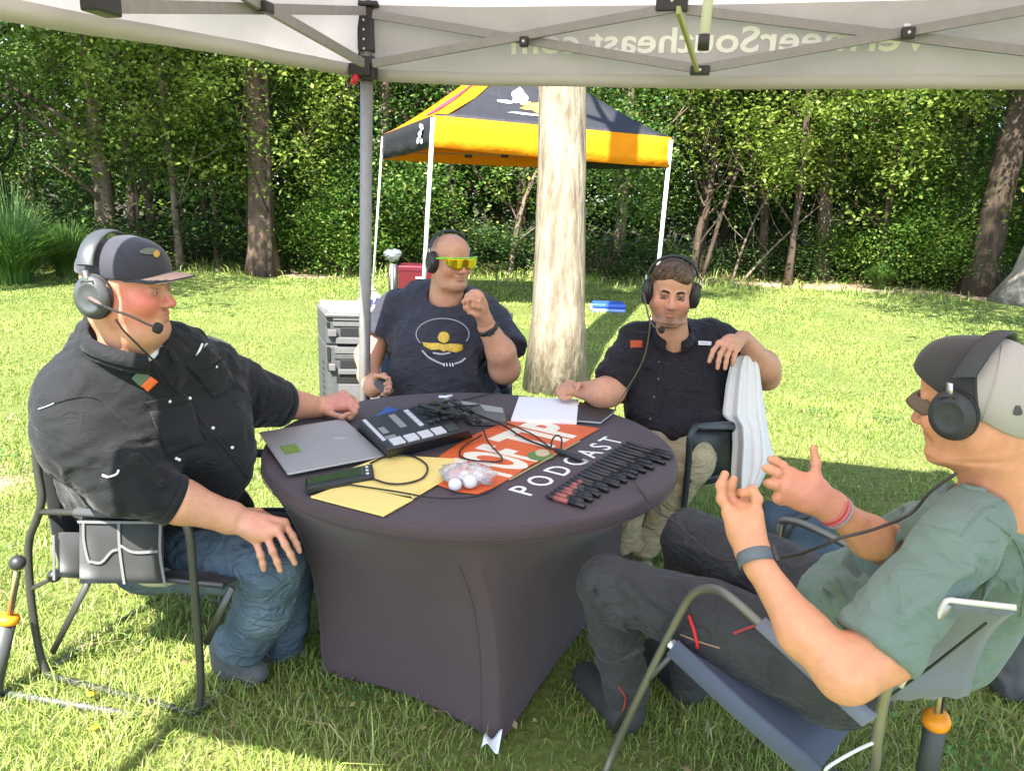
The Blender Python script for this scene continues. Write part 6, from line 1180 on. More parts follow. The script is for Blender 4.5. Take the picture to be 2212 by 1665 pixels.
bodyC, _ = skinmesh(SC, Cm, face_spots(WC, sc_, .5, 0)+[(WC(x_, y_, z_), (r_*sc_,)*3, (.125, .065, .04), min(.95, s_*1.12)) for x_, y_, z_, r_, s_ in ((0, .085, -.098, .036, .9), (0, .05, -.11, .045, .85), (.03, .04, -.115, .03, .8), (-.03, .04, -.115, .03, .8), (0, .098, -.050, .013, .7), (.018, .094, -.052, .012, .6), (-.018, .094, -.052, .012, .6), (.035, .06, -.085, .026, .75), (-.035, .06, -.085, .026, .75), (.056, .03, -.06, .028, .7), (-.056, .03, -.06, .028, .7))]+[(WC(0, .094, -.064), (.017*sc_,)*3, (.46, .16, .12), .7)])
for c_, q_ in zip(hc2, kc2): t_ = D(*c_[-1]); nail(Cm, t_, D(*c_[-2]), CAMP-t_); eyes(WC, RC, sc_, Cm, (.1, 1, -.3)); lids(WC, sc_, Cm, None, .12, -.30); hairm = mat('hair_brown', (.055, .030, .017), .5, col2=(.14, .082, .046), vscale=60, stretch=(1, .25, 1), bump=1.2, bscale=150, spec=.5); brow(SC, WC, RC, sc_, Cm, mat('brow_dark', (.055, .03, .018), .9))
HC = Solid(.0034); HC.ell(WC(0, -.020, .046), np.array((.083, .100, .083))*sc_, RC, .01); HC.ell(WC(.012, .038, .083), np.array((.066, .050, .036))*sc_, RC, .02); HC.ell(WC(-.028, .058, .075), np.array((.042, .034, .026))*sc_, RC, .02)
HC.cone(WC(-.075, .120, .046), WC(.075, .130, .026), .030*sc_, .028*sc_, .010, op=1); HC.box(WC(0, .090, -.044), np.array((.070, .085, .082))*sc_, RC, .02, .012, op=1); HC.cut(WC(0, -.03, -.028), RC@nrm((0, .25, -1)), WC(0, 0, -.05), .2, .01)
v, f = HC.mesh(); v = smooth(v, f, 1); v = wrinkle(v, f, .0022, (90, 30, 90), True, 4, None, .8); link('hair', np_mesh('hair', v, f), Cm, hairm, True)
# strands of the fringe
g = np.random.default_rng(12); mb = MB(); svh = Surf(v, f)
for i in range(90):
    x0 = 1405+g.random()*85; y0 = 578+g.random()*20-(8 if 1425 < x0 < 1470 else 0); L0 = [svh.hit(x0+dx, y0+dy, .0015) for dx, dy in ((0, 0), (-5, 6), (-10, 13))]
    if all(q is not None for q in L0): mb.tube(L0, [.0016, .0014, .0005], 4)
if mb.v: mb.build('hair_strands', hairm, Cm)
darks = mat('dark_plum_shirt', (.011, .008, .012), .78, sheen=.08, weave=.3, spec=.3, wrk=.7, wsc=9, bump=.2, bscale=50)
TC_ = Solid(.0066); C3(TC_, (1455, 770, 3.55, 70), (1455, 840, 3.55, 88), .06); C3(TC_, (1455, 840, 3.55, 90), (1468, 920, 3.52, 82), .06); TC_.ell(D(1445, 850, 3.48), (.18, .15, .17), None, .06); C3(TC_, (1400, 760, 3.50, 45), (1520, 770, 3.54, 50), .06); C3(TC_, (1380, 735, 3.52, 40), (1450, 728, 3.55, 40), .05); C3(TC_, (1450, 728, 3.55, 40), (1540, 735, 3.58, 42), .05); C3(TC_, (1500, 800, 3.55, 65), (1515, 860, 3.52, 55), .05)
C3(TC_, (1376, 742, 3.50, 42), (1318, 822, 3.40, 40), .04); C3(TC_, (1540, 738, 3.58, 44), (1588, 758, 3.58, 38), .04); C3(TC_, (1410, 880, 3.45, 60), (1430, 930, 3.40, 50), .05); C3(TC_, (1500, 920, 3.45, 62), (1470, 935, 3.42, 55), .05)
TC_.cut(D(1315, 826, 3.39), nrm(D(1300, 850, 3.36)-D(1365, 755, 3.47)), D(1300, 860, 3.38), .12, .004); TC_.cut(D(1598, 764, 3.57), nrm(D(1655, 812, 3.52)-D(1560, 742, 3.57)), D(1630, 800, 3.55), .12, .004)
C3(TC_, (1452, 735, 3.50, 46), (1452, 790, 3.52, 60), .04); TC_.cone(WC(0, -.01, -.05), D(1455, 716, 3.42), .068, .080, .006, op=1); TC_.cone(D(1455, 712, 3.34), D(1449, 754, 3.385), .046, .006, .006, op=1)
for a, b in (((1400, 790), (1530, 770)), ((1400, 830), (1530, 815)), ((1390, 870), (1520, 880)), ((1420, 905), (1530, 850)), ((1350, 780), (1385, 800))): TC_.cone(D(*a, 3.40), D(*b, 3.42), .009, .006, .022)
shC, sC_ = clothmesh(TC_, Cm, darks, 'shirt', .015, (5, 5, 9), 25, 1, 1.4)
collar(shC, darks, D(1453, 716, 3.43), math.atan2(-.99, -.08), .083, .9, .060, .42)
sC_.line([(1418, 700), (1404, 722), (1420, 748)], .0025, darks, 'collar_edge', shC, .003); sC_.line([(1449, 752), (1434, 742), (1400, 728)], .002, darks, 'collar_edge', shC, .003)
sC_.line([(1428, 745), (1422, 790), (1420, 850), (1415, 915)], .0025, darks, 'placket_edge', shC, .001); sC_.line([(1438, 760), (1433, 800), (1431, 860), (1427, 915)], .0018, darks, 'placket_edge', shC, .001)
for (x, y) in ((1424, 783), (1423, 819), (1413, 858), (1405, 905)):
    p = sC_.hit(x, y, .004); 
    if p is not None: mb = MB(); mb.ball(p, .0055, 6); mb.build('button', mat('button_dark', (.12, .11, .13), .3), shC)
sC_.quad([(1361, 736), (1388, 735), (1387, 751), (1362, 752)], mat('patch_rust', (.42, .07, .02), .7), 'patch', shC, .004, 4, 4, .002); sC_.quad([(1507, 737), (1536, 739), (1535, 747), (1508, 746)], MATS['white_stitch'], 'name_tag', shC, .004, 4, 3, .002); sC_.line([(1514, 742), (1528, 744)], .0012, MATS['grey_stitch'], 'tag_mark', shC, .0065)
khaki = mat('khaki_trousers', (.34, .29, .18), .85, weave=.4, wrk=.7, wsc=10, bump=.2, bscale=50); PC = Solid(.007); under(PC, [(D(1440, 955, 3.55), D(1380, 990, 3.15), .10, .085), (D(1510, 960, 3.55), D(1492, 995, 3.22), .105, .09), (D(1450, 940, 3.6), D(1520, 940, 3.6), .12, .12)])
k1, k2 = D(1380, 990, 3.15), D(1492, 995, 3.22); a1, a2 = D(1345, 1172, 3.25), D(1392, 1185, 3.3); under(PC, [(k1, a1, .08, .055), (k2, a2, .085, .055)]); PC.cut(V(0, 0, a2[2]-.02), (0, 0, -1), V(.55, 3.2, a2[2]-.1), .3); clothmesh(PC, Cm, khaki, 'trousers', .010, (7, 7, 10), 9)
for a_ in (V(a1[0], a1[1], .1), V(a2[0], a2[1], .1)): sh = Solid(.005); sh.cone(a_-V(0, -.02, .03), a_+V(-.05, -.18, -.055), .052, .04, .02); sh.cone(a_, a_-V(0, 0, .05), .045, .045, .02); sh.cut(V(a_[0], a_[1], .004), (0, 0, -1), V(a_[0], a_[1], 0), .4); link('shoe', np_mesh('shoe', *sh.mesh()), Cm, mat('shoe_tan', (.30, .24, .15), .8), True)
hs3 = headset(cC, RC, sc_, 'black headset with thick boom microphone on the brown-haired man', hw=.088, mic=[D(1400, 680, 3.14), D(1412, 704, 3.12), D(1428, 712, 3.12)], micside=1, col=blk, cupr=(.030, .054), br=.120, bandw=.022, cup_y=-.010, band_y=-.012)
cord3 = curve_pts([D(1405, 680, 3.2), D(1402, 720, 3.22), D(1392, 770, 3.25), D(1370, 815, 3.27), D(1340, 862, 3.28), D(1322, 893, 3.2)], 8); mb = MB(); mb.tube(cord3, .0026, 6); tag(mb.build('headset_lead', mat('lead_olive', (.10, .09, .05), .6)), 'thin olive lead hanging in front of the brown-haired man down to the table', 'cable')
# his chair (dark blue tube loops), towel over its back
ct3 = mat('chair_tube_blue', (.025, .035, .045), .35, metal=.3, spec=.6); c3 = thing('camp_chair', V(.95, 3.35, 0), 'dark blue tube camp chair under the man in the dark shirt, white towel on it', 'chair', 'camp chairs round the table')
Pf, Pr = D(1487, 1000, 3.12), D(1583, 1000, 3.42); dn = nrm((Pr-Pf)*V(1, 1, 0)); sn = V(-dn[1], dn[0], 0); sn = sn*(1 if sn[0] < 0 else -1)
def q3(x, y, off=0.0): r = ray(x, y); t = ((Pf-CAMP)@sn)/(r@sn); return CAMP+r*t+sn*off
W3 = .54
def fl(p): return V(p[0], p[1], max(.012, p[2]))
zf = [q3(1478, 1090), q3(1487, 1000), q3(1490, 950), q3(1500, 925), q3(1522, 919), q3(1570, 917), q3(1583, 925), q3(1584, 1000), q3(1580, 1090)]
ff_, fr_ = V(zf[0][0], zf[0][1], .014)-dn*.02, V(zf[-1][0], zf[-1][1], .014)+dn*.03
for off in (0, W3): mb = MB(); mb.tube(curve_pts([fr_+sn*off]+[V(fr_[0], fr_[1], .02)+sn*off-dn*.1]+[ff_+sn*off+dn*.06, ff_+V(0, 0, .04)+sn*off]+[p+sn*off for p in zf]+[fr_+V(0, 0, .06)+sn*off], 6), .0135, 9); mb.build('side_frame', ct3, c3)
for off in (0, W3): a_, b_ = q3(1505, 921)+sn*off, q3(1580, 921)+sn*off; mb = MB(); mb.tube([a_, lerp(a_, b_, .05), lerp(a_, b_, .95), b_], [.010, .022, .022, .010], 12, flat=(.6, 1.3)); mb.build('arm_pad', mat('arm_pad_dark', (.05, .06, .065), .5), c3)
fabp([[q3(x, y)+sn*.004 for x in (1497, 1525, 1552, 1578)] for y in (932, 965, 1000, 1034)], 'side_panel', mat('black_mesh', (.012, .014, .018), .5, spec=.6), c3)
mb = MB(); mb.tube([q3(1486, 1037), q3(1582, 1028)], .014, 9); mb.build('seat_rail', ct3, c3); mb = MB(); mb.tube([q3(1486, 1037)+sn*W3, q3(1582, 1028)+sn*W3], .014, 9); mb.build('seat_rail', ct3, c3)
fabp([[lerp(q3(1486, 1037), q3(1582, 1028), t)+sn*W3*u-V(0, 0, .02*math.sin(math.pi*u)) for u in np.linspace(0, 1, 8)] for t in np.linspace(0, 1, 6)], 'seat', fab, c3)
bk_ = q3(1582, 1028); fabp([[bk_+sn*W3*u+dn*(.02+.10*t+.04*math.sin(math.pi*u))+V(0, 0, .50*t) for u in np.linspace(0.0, 1, 8)] for t in np.linspace(0, 1, 7)], 'backrest', fab, c3)
for off in (0, W3): mb = MB(); mb.tube([bk_+sn*off+V(0, 0, 0), bk_+sn*off+dn*.06+V(0, 0, .35), bk_+sn*off+dn*.10+V(0, 0, .50)], .012, 9); mb.build('back_post', ct3, c3)
for a, b in (((1484, 1040), (1580, 1085)), ((1582, 1030), (1484, 1085))): mb = MB(); p, q = q3(*a), q3(*b); q[2] = max(.015, q[2]-.2); mb.tube([p, q+sn*W3], .010, 8); mb.build('brace', ct3, c3)
tw = mat('white_towel', (.80, .77, .745), .9, sheen=.1, bump=.25, bscale=220, transl=.12); fold = lambda u, t: .022*abs(math.sin(u*6.5+t*1.6))*(.35+.8*t)+.007*math.sin(u*23+1+t*4)
Lc = [(1601, 768), (1588, 774), (1577, 790), (1568, 830), (1560, 896), (1580, 915), (1582, 960), (1578, 1030), (1590, 1052)]; Rc_ = [(1622, 768), (1633, 775), (1640, 795), (1647, 850), (1655, 900), (1661, 940), (1667, 970), (1672, 985), (1640, 1052)]
rows = []
for i in range(33):
    t = i/32; u0 = t*(len(Lc)-1); j = min(len(Lc)-2, int(u0)); fr0 = u0-j; l = lerp(Lc[j], Lc[j+1], fr0); r = lerp(Rc_[j], Rc_[j+1], fr0); row = []
    for k in range(41): u = k/40; p = lerp(l, r, u); row.append(D(p[0], p[1]+(14*math.sin(math.pi*u) if i > 28 else 0), 3.36-.05*math.sin(math.pi*u)-.03*t+fold(u, t)*1.3))
    rows.append(row)
back = [[p+V(.01, .035, -.01)*min(1, i/3) for p in r] for i, r in enumerate(rows[:19])]
mb = MB(); mb.grid(rows[::-1]+back[1:]); o_ = mb.build('towel', tw, None, solid=.004); tag(o_, 'white towel draped over the corner of the chair of the man in the dark shirt', 'towel')
q = o_.modifiers.new('s', 'SUBSURF'); q.levels = 1; q.render_levels = 1
# ================================================================ man in the green tee (right foreground, seen from behind)
Dm = thing('person', V(.95, 1.75, 0), 'man in a grey-green tee and trucker cap, back turned, both hands raised in talk', 'person')
sd = 1.02; fwdD = nrm(-CR*.68+_fw*.73+V(0, 0, -.02)); cD = D(2106, 872, 1.55); SD = Solid(.0035)
RD, WD = head(SD, cD, fwdD, sd, (0, 0, 1), wide=1.05, jowl=.3)
SD.cone(WD(0, -.03, -.05), D(2160, 1080, 1.60), .068, .075, .04); SD.ell(D(2180, 1090, 1.62), (.09, .09, .06), None, .04)
C3(SD, (2180, 1100, 1.64, 60), (2000, 1350, 1.80, 60), .04); C3(SD, (2150, 1110, 1.62, 45), (2080, 1180, 1.50, 45), .03)
# near (left) arm
C3(SD, (2080, 1180, 1.50, 45), (1905, 1400, 1.49, 58), .03); C3(SD, (1905, 1405, 1.49, 70), (1828, 1450, 1.47, 62), .03); C3(SD, (1828, 1450, 1.47, 60), (1735, 1365, 1.50, 50), .03); C3(SD, (1735, 1365, 1.50, 50), (1640, 1222, 1.56, 30), .03)
C3(SD, (1640, 1222, 1.56, 28), (1626, 1190, 1.575, 30), .02)
w3 = D(1626, 1192, 1.575); kD = [(1577, 1108, 1.60), (1591, 1098, 1.62), (1612, 1096, 1.61), (1630, 1108, 1.585)]
hD = [[(1559, 1078, 1.60), (1557, 1048, 1.60), (1566, 1024, 1.60)], [(1577, 1070, 1.63), (1578, 1050, 1.63), (1585, 1035, 1.63)], [(1612, 1068, 1.625), (1600, 1066, 1.64), (1588, 1082, 1.65)], [(1636, 1078, 1.585), (1626, 1058, 1.59), (1604, 1066, 1.60)]]
hand(SD, w3, .042, [D(*q) for q in kD], [[D(*p) for p in c] for c in hD], [D(1600, 1140, 1.63), D(1586, 1112, 1.655), D(1588, 1092, 1.66)], rr=.0175, fr=(.0112, .0090), k=.012)
SD.ell(D(1608, 1145, 1.595), (.034, .026, .040), None, .02)
# far (right) arm
C3(SD, (2150, 1110, 1.66, 40), (1930, 1185, 1.80, 42), .03); C3(SD, (1930, 1185, 1.80, 42), (1880, 1160, 1.76, 42), .03); C3(SD, (1880, 1160, 1.76, 42), (1802, 1100, 1.72, 29), .03)
kD2 = [(1706, 1024, 1.70), (1697, 1040, 1.69), (1692, 1056, 1.69), (1695, 1072, 1.70)]
hD2 = [[(1690, 1006, 1.70), (1676, 997, 1.70), (1665, 992, 1.70)], [(1678, 1021, 1.68), (1664, 1014, 1.68), (1654, 1011, 1.68)], [(1675, 1047, 1.68), (1664, 1044, 1.68), (1656, 1043, 1.69)], [(1683, 1068, 1.69), (1678, 1076, 1.69), (1686, 1084, 1.70)]]
w4 = D(1795, 1094, 1.72); hand(SD, w4, .044, [D(*q) for q in kD2], [[D(*p) for p in c] for c in hD2], [D(1762, 1040, 1.69), D(1763, 1000, 1.69), D(1757, 968, 1.69)], rr=.0170, fr=(.0112, .0090), k=.014)
SD.ell(D(1742, 1062, 1.70), (.046, .024, .040), None, .02)
bodyD, _ = skinmesh(SD, Dm, face_spots(WD, sd, .3)+[(D(1740, 1060, 1.70), (.09,)*3, (.62, .22, .16), .55), (D(2120, 1010, 1.55), (.09,)*3, (.60, .26, .16), .5)], (.60, .27, .145))
eyes(WD, RD, sd, Dm); lids(WD, sd, Dm); brow(SD, WD, RD, sd, Dm, MATS['brow_dark'])
for c in hD[:2]: t_ = D(*c[-1]); nail(Dm, t_, D(*c[-2]), D(c[-1][0]-30, c[-1][1]-5, c[-1][2]-.05)-t_)
# hair below the cap, cap with pale mesh back
hh = Solid(.004); hh.cone(WD(.074, .02, .02), WD(.074, .03, -.02), .012, .008, .01); hh.cone(WD(-.074, .02, .02), WD(-.074, .03, -.02), .012, .008, .01); hh.cut(WD(0, -.02, -.025), (0, 0, -1), WD(0, 0, -.05), .15); link('hair', np_mesh('hair', *hh.mesh()), Dm, mat('hair_dark', (.10, .06, .035), .7, bump=.8, bscale=200), True)
capd = mat('cap_charcoal', (.030, .028, .028), .85, weave=.4, sheen=.15); capmesh = mat('cap_mesh_cream', (.36, .325, .295), .85, bump=.6, bscale=900, var=.04, vscale=6)
CD = Solid(.0036); CD.ell(WD(0, -.012, .038), np.array((.090, .112, .096))*sd, RD, .01); CD.ell(WD(0, .035, .062), np.array((.080, .072, .074))*sd, RD, .02); CD.ell(WD(0, -.055, .0), np.array((.080, .072, .080))*sd, RD, .03); CD.cut(WD(0, 0, .004), RD@nrm((0, .78, -1)), WD(0, 0, 0), .35, .003)
v, f = CD.mesh(); v = smooth(v, f, 1); loc = (v-cD)@RD; fm = (loc[f].mean(1)[:, 1] < -.030*sd).astype(np.int32)
me = np_mesh('cap', v, f); me.materials.append(capd); me.materials.append(capmesh); me.polygons.foreach_set('material_index', fm); oc2 = link('cap', me, Dm, None, True); sCap = Surf(v, f)
rows = []
for i in range(8):
    t = i/7; rows.append([WD(.072*a*(1-.10*t*t), .094*math.sqrt(max(0, 1-(a*.95)**2))*.92+t*.034*(1-.34*a*a)+.004, .030-.030*a*a-.020*t*t) for a in np.linspace(-1, 1, 19)])
mb = MB(); mb.grid(rows); mb.build('brim', mat('brim_brown', (.13, .09, .065), .85, weave=.4, bump=.4, bscale=60), oc2, solid=.004)
mb = MB(); mb.tube([WD(.0915*math.cos(a)*1.0, -.012+.1135*math.sin(a), .018-.0045*0+.42*.12*(-math.sin(a))*.0) for a in np.linspace(3.6, 5.8, 14)], .004, 6) if False else None
sCap.blob([(2198+9*math.cos(q)*(1+.25*math.sin(3*q)), 886+13*math.sin(q)*(1+.2*math.cos(2*q))) for q in np.linspace(0, 6.28, 15)[:-1]], mat('emblem_grey', (.06, .06, .06), .7), 'emblem', oc2, .0015)
ring_ = []
for a in np.linspace(-.35, 3.5, 40):
    h_ = sCap.t.ray_cast(Vector(WD(0, -.030, .03)), Vector(RD@np.array((math.cos(a), 0, math.sin(a)))));
    if h_[0] is not None: ring_.append(np.array(h_[0])+np.array(h_[1])*.0004)
mb = MB(); mb.tube(ring_, .0032, 6, flat=(.5, 1)); mb.build('panel_seam', capd, oc2)
sCap.line([(2165, 745), (2155, 800), (2135, 870), (2122, 915)], .0014, mat('cap_seam', (.36, .33, .31), .8), 'seam', oc2, .001)
headset(cD, RD, sd, 'large black over-ear headphones with silver slider on the man in the green tee', hw=.098, mic=None, col=mat('headphone_charcoal', (.032, .033, .036), .55, spec=.4), cupr=(.044, .050), br=.110, bandw=.044, name='headphones', cat='headphones', bz=.004, cup_y=.010, band_y=-.050)
# tee
green = mat('green_tee', (.125, .175, .142), .85, sheen=.12, weave=.35, var=.05, vscale=7, wrk=.55, wsc=7); TD = Solid(.0058)
C3(TD, (2215, 1110, 1.64, 95), (2120, 1110, 1.62, 60), .05); C3(TD, (2215, 1150, 1.68, 110), (2105, 1245, 1.78, 118), .06); C3(TD, (2105, 1245, 1.78, 118), (2000, 1325, 1.88, 138), .06); C3(TD, (2010, 1330, 1.88, 150), (1870, 1330, 1.90, 110), .06); TD.ell(D(1855, 1290, 1.88), (.13, .13, .10), None, .05)
C3(TD, (2060, 1130, 1.66, 75), (1960, 1190, 1.80, 75), .06); C3(TD, (2100, 1130, 1.55, 78), (2060, 1180, 1.50, 76), .04); C3(TD, (2060, 1180, 1.50, 78), (1900, 1390, 1.49, 92), .04)
C3(TD, (2060, 1110, 1.72, 50), (1925, 1175, 1.80, 52), .04); C3(TD, (1900, 1250, 1.84, 80), (1810, 1310, 1.90, 66), .05); C3(TD, (2050, 1300, 1.88, 80), (1985, 1370, 1.92, 85), .05); C3(TD, (2215, 1120, 1.66, 100), (2160, 1200, 1.66, 105), .06)
TD.cut(D(1885, 1393, 1.47), nrm(D(1820, 1470, 1.47)-D(1920, 1340, 1.49)), D(1810, 1440, 1.48), .17, .004); TD.cut(D(1915, 1172, 1.79), nrm(D(1880, 1160, 1.76)-D(1950, 1190, 1.80)), D(1885, 1165, 1.77), .10, .004)
TD.cone(WD(0, -.03, -.05), D(2150, 1052, 1.59), .076, .084, .006, op=1)
for a, b, dd in (((2120, 1190), (2000, 1250), 1.42), ((2100, 1230), (1960, 1330), 1.40), ((1960, 1130), (1900, 1230), 1.72), ((1990, 1120), (1940, 1260), 1.70), ((1930, 1210), (1880, 1290), 1.74), ((2190, 1150), (2120, 1300), 1.56)): TD.cone(D(*a, dd), D(*b, dd+.02), .008, .004, .03)
for a, b, dd in (((1800, 1250), (1835, 1330), 1.76), ((1775, 1275), (1815, 1350), 1.80), ((1870, 1240), (1850, 1330), 1.76), ((2060, 1290), (1950, 1400), 1.62), ((2100, 1330), (2020, 1420), 1.66)): TD.cone(D(*a, dd), D(*b, dd+.02), .009, .006, .022)
teeD, sDt = clothmesh(TD, Dm, green, 'tshirt', .013, (5, 5, 8), 35, 1, 1.4)
sDt.line([(2130, 1118), (2190, 1165), (2215, 1240), (2205, 1330)], .0022, green, 'sleeve_seam', teeD, .0008); sDt.line([(2076, 1158), (2120, 1105), (2180, 1078)], .0014, green, 'shoulder_seam', teeD, .0008)
sDt.line([(2066, 1044), (2100, 1056), (2150, 1062), (2200, 1058)], .006, green, 'neck_band', teeD, .001)
# trousers
trou = mat('charcoal_trousers', (.020, .020, .021), .8, sheen=.08, weave=.3, bump=.3, bscale=60, col2=(.032, .032, .033), vscale=5, wrk=.7, wsc=9); TR_ = Solid(.0066)
nk, nh, na = D(1312, 1262, 2.30), D(1800, 1440, 1.95), D(1352, 1490, 2.44); fk, fh, fa_ = D(1490, 1160, 2.50), D(1840, 1330, 2.10), D(1490, 1480, 2.60)
TR_.cone(nk, lerp(nk, nh, .5), .083, .105, .04); TR_.cone(lerp(nk, nh, .5), nh, .105, .13, .04); TR_.cone(nk, lerp(nk, na, .45), .082, .078, .03); TR_.cone(lerp(nk, na, .45), na, .078, .070, .03)
TR_.cone(fk, lerp(fk, fh, .5), .085, .105, .04); TR_.cone(lerp(fk, fh, .5), fh, .105, .13, .04); TR_.cone(fk, fa_, .082, .068, .03); TR_.cone(nh, fh, .13, .13, .05); TR_.cut(V(0, 0, .075), (0, 0, -1), V(na[0]+.1, na[1]+.05, -.1), .35, .01)
for a, b in (((1300, 1310), (1360, 1370)), ((1290, 1290), (1380, 1340)), ((1400, 1300), (1560, 1340)), ((1450, 1260), (1650, 1300)), ((1330, 1430), (1390, 1400))): TR_.cone(D(*a, 2.20), D(*b, 2.18), .010, .006, .025)
trD, sTr = clothmesh(TR_, Dm, trou, 'trousers', .014, (6, 6, 9), 45, 1, 1.5)
zp = mat('red_cord', (.50, .015, .02), .6); 
sTr.line([(1474, 1262), (1483, 1290), (1490, 1330)], .0022, blk, 'zip', trD, .002); sTr.line([(1490, 1330), (1500, 1360), (1508, 1396)], .0050, zp, 'zip_pull', trD, .004); sTr.line([(1585, 1368), (1610, 1358), (1635, 1350)], .004, mat('red_trim', (.28, .03, .03), .7), 'pocket_trim', trD, .002); sTr.line([(1470, 1370), (1510, 1385), (1555, 1399)], .0022, mat('tan_trim', (.30, .18, .11), .7), 'pocket_trim', trD, .001)
sTr.line([(1345, 1240), (1400, 1290), (1470, 1345), (1500, 1372)], .0018, trou, 'leg_seam', trD, .001); sTr.line([(1284, 1272), (1310, 1315), (1325, 1322)], .003, blk, 'crease_slit', trD, .002); sTr.line([(1336, 1480), (1350, 1505), (1345, 1535)], .003, mat('red_lace', (.35, .05, .03), .7), 'lace', trD, .003)
for a_, dx in ((na, -.02), (fa_, 0)):
    sh = Solid(.0055); b0 = V(a_[0], a_[1], .065); toe = b0+V(-.10, .20, -.025) if a_ is na else b0+V(-.08, .22, -.025); sh.cone(b0, toe, .066, .052, .02); sh.cone(b0+V(0, 0, .07), b0, .062, .064, .02); sh.cut(V(a_[0], a_[1], .004), (0, 0, -1), V(a_[0], a_[1], 0), .5); link('boot', np_mesh('boot', *sh.mesh()), Dm, mat('boot_charcoal', (.035, .038, .036), .8, bump=.4, bscale=80), True)
# wristwatch and bracelets
def band(nm, p, q, r, w_, m, par, th=.0022): d = nrm(q-p); e1 = nrm(np.cross(d, (0, 0, 1))); e2 = np.cross(d, e1); mb = MB(); mb.grid([[p+d*o+(e1*math.cos(a)+e2*math.sin(a))*rr for a in np.linspace(0, 6.283, 33)[:-1]] for o, rr in ((-w_/2, r-.0015), (-w_/2+.002, r+th), (w_/2-.002, r+th), (w_/2, r-.0015))], True, True); return mb.build(nm, m, par)
w5 = thing('wristwatch', D(1632, 1208, 1.565), 'grey band watch on the near wrist of the man in the green tee', 'watch'); p5, q5 = D(1633, 1212, 1.562), D(1628, 1196, 1.571); bm_ = mat('watch_band_grey', (.10, .115, .125), .5); band('strap', lerp(p5, q5, .4), q5, .0345, .028, bm_, w5)
d5 = nrm(q5-p5); c5 = lerp(p5, q5, .4); n5 = nrm(V(1, .2, .3)); n5 = nrm(n5-d5*(n5@d5)); mb = MB(); mb.box(c5+n5*.0385, (.034, .036, .010), np.stack([d5, np.cross(n5, d5), n5], 1), .003); mb.build('watch_case', blk, w5); mb = MB(); mb.tube([c5-n5*.0+nrm(np.cross(d5, n5))*.0345+d5*-.014-n5*.01, c5+nrm(np.cross(d5, n5))*.0345-d5*.014+n5*.01], .003, 6); mb.build('keeper', white_m, w5)
b6 = thing('wristband', D(1803, 1102, 1.72), 'red and pink striped wristband on the far wrist of the man in the green tee', 'wristband'); P6, Q6 = D(1815, 1110, 1.727), D(1790, 1092, 1.717)
for t_, m_, w_ in ((.15, mat('band_grey', (.30, .32, .31), .7), .006), (.38, mat('band_pink', (.62, .14, .18), .7), .009), (.62, mat('band_red', (.55, .05, .05), .7), .008), (.85, MATS['band_pink'], .006)): c_ = lerp(P6, Q6, t_); band('strand', c_, Q6+(Q6-P6), .0375, w_, m_, b6, .002)
# headphone cord: neck, lap, hands, table
cordm = mat('cord_brown_black', (.035, .025, .025), .5)
P_ = curve_pts([D(2066, 1022, 1.48), D(2010, 1062, 1.52), D(1965, 1110, 1.56), D(1890, 1142, 1.55), D(1815, 1162, 1.55), D(1760, 1185, 1.60), D(1715, 1200, 1.70), D(1660, 1206, 1.80), D(1600, 1213, 1.90), D(1545, 1203, 2.02), D(1500, 1165, 2.15), D(1455, 1125, 2.25), D(1420, 1105, 2.32), D(1392, 1070, 2.42), PZ(1366, 1036, T0+.02)], 8)
mb = MB(); mb.tube(P_, [.0034]*60+[.0026]*(len(P_)-60), 7); tag(mb.build('headphone_cord', cordm), 'long dark headphone cord from the man in the green tee to the table edge', 'cable')
# chair 4
slate = mat('slate_fabric', (.065, .080, .115), .75, weave=.5, sheen=.1); slate2 = mat('slate_fabric_light', (.15, .165, .19), .75, weave=.5, sheen=.15); al = mat('chair_tube_grey', (.22, .21, .175), .4, metal=.7)
c4 = thing('camp_chair', V(1.0, 1.7, 0), 'slate-blue camp chair with bent grey tube arm under the man in the green tee', 'chair', 'camp chairs round the table')
foot4 = PZ(1305, 1680, .0); lp = [foot4+V(0, 0, .012), D(1335, 1600, 2.23), D(1392, 1478, 2.12), D(1455, 1352, 2.03), D(1482, 1302, 1.99), D(1500, 1281, 1.96), D(1520, 1272, 1.93), D(1545, 1272, 1.89), D(1575, 1288, 1.84), D(1636, 1341, 1.76), D(1760, 1460, 1.62), D(1890, 1552, 1.53)]
mb = MB(); mb.tube(curve_pts(lp, 7), .0115, 10); mb.build('side_frame', al, c4)
rl0, rl1 = D(1940, 1440, 1.50), D(1911, 1500, 1.56); rear = [D(2046, 1300, 1.42), rl0, rl1, D(1895, 1600, 1.74), V(*D(1884, 1664, 1.95)[:2], D(1884, 1664, 1.95)[2]), V(1.02, 1.92, .012)]
mb = MB(); mb.tube(curve_pts(rear, 6), .0115, 10); mb.build('back_post', mat('chair_tube_pale', (.36, .33, .30), .4, metal=.6), c4)
ap = [D(1632, 1356, 1.735), D(1655, 1334, 1.735), D(1895, 1545, 1.51), D(1862, 1568, 1.52)]; mb = MB(); mb.grid([[lerp(ap[0], ap[3], t), lerp(ap[1], ap[2], t)] for t in np.linspace(0, 1, 7)]); mb.build('arm_sling', slate2, c4, solid=.010)
s0, s1 = D(1450, 1396, 2.02), D(1880, 1665, 1.72); s2_ = D(1640, 1300, 2.45); sA_, sB_ = D(1452, 1400, 2.03), D(1762, 1672, 1.86); back0 = D(1885, 1560, 1.72)
off = V(.34, .38, .06)
fabp([[lerp(sA_, sB_, t)+off*u*1.15-V(0, 0, .035*math.sin(math.pi*u)) for u in np.linspace(0, 1, 8)] for t in np.linspace(0, 1, 7)], 'seat', slate, c4)
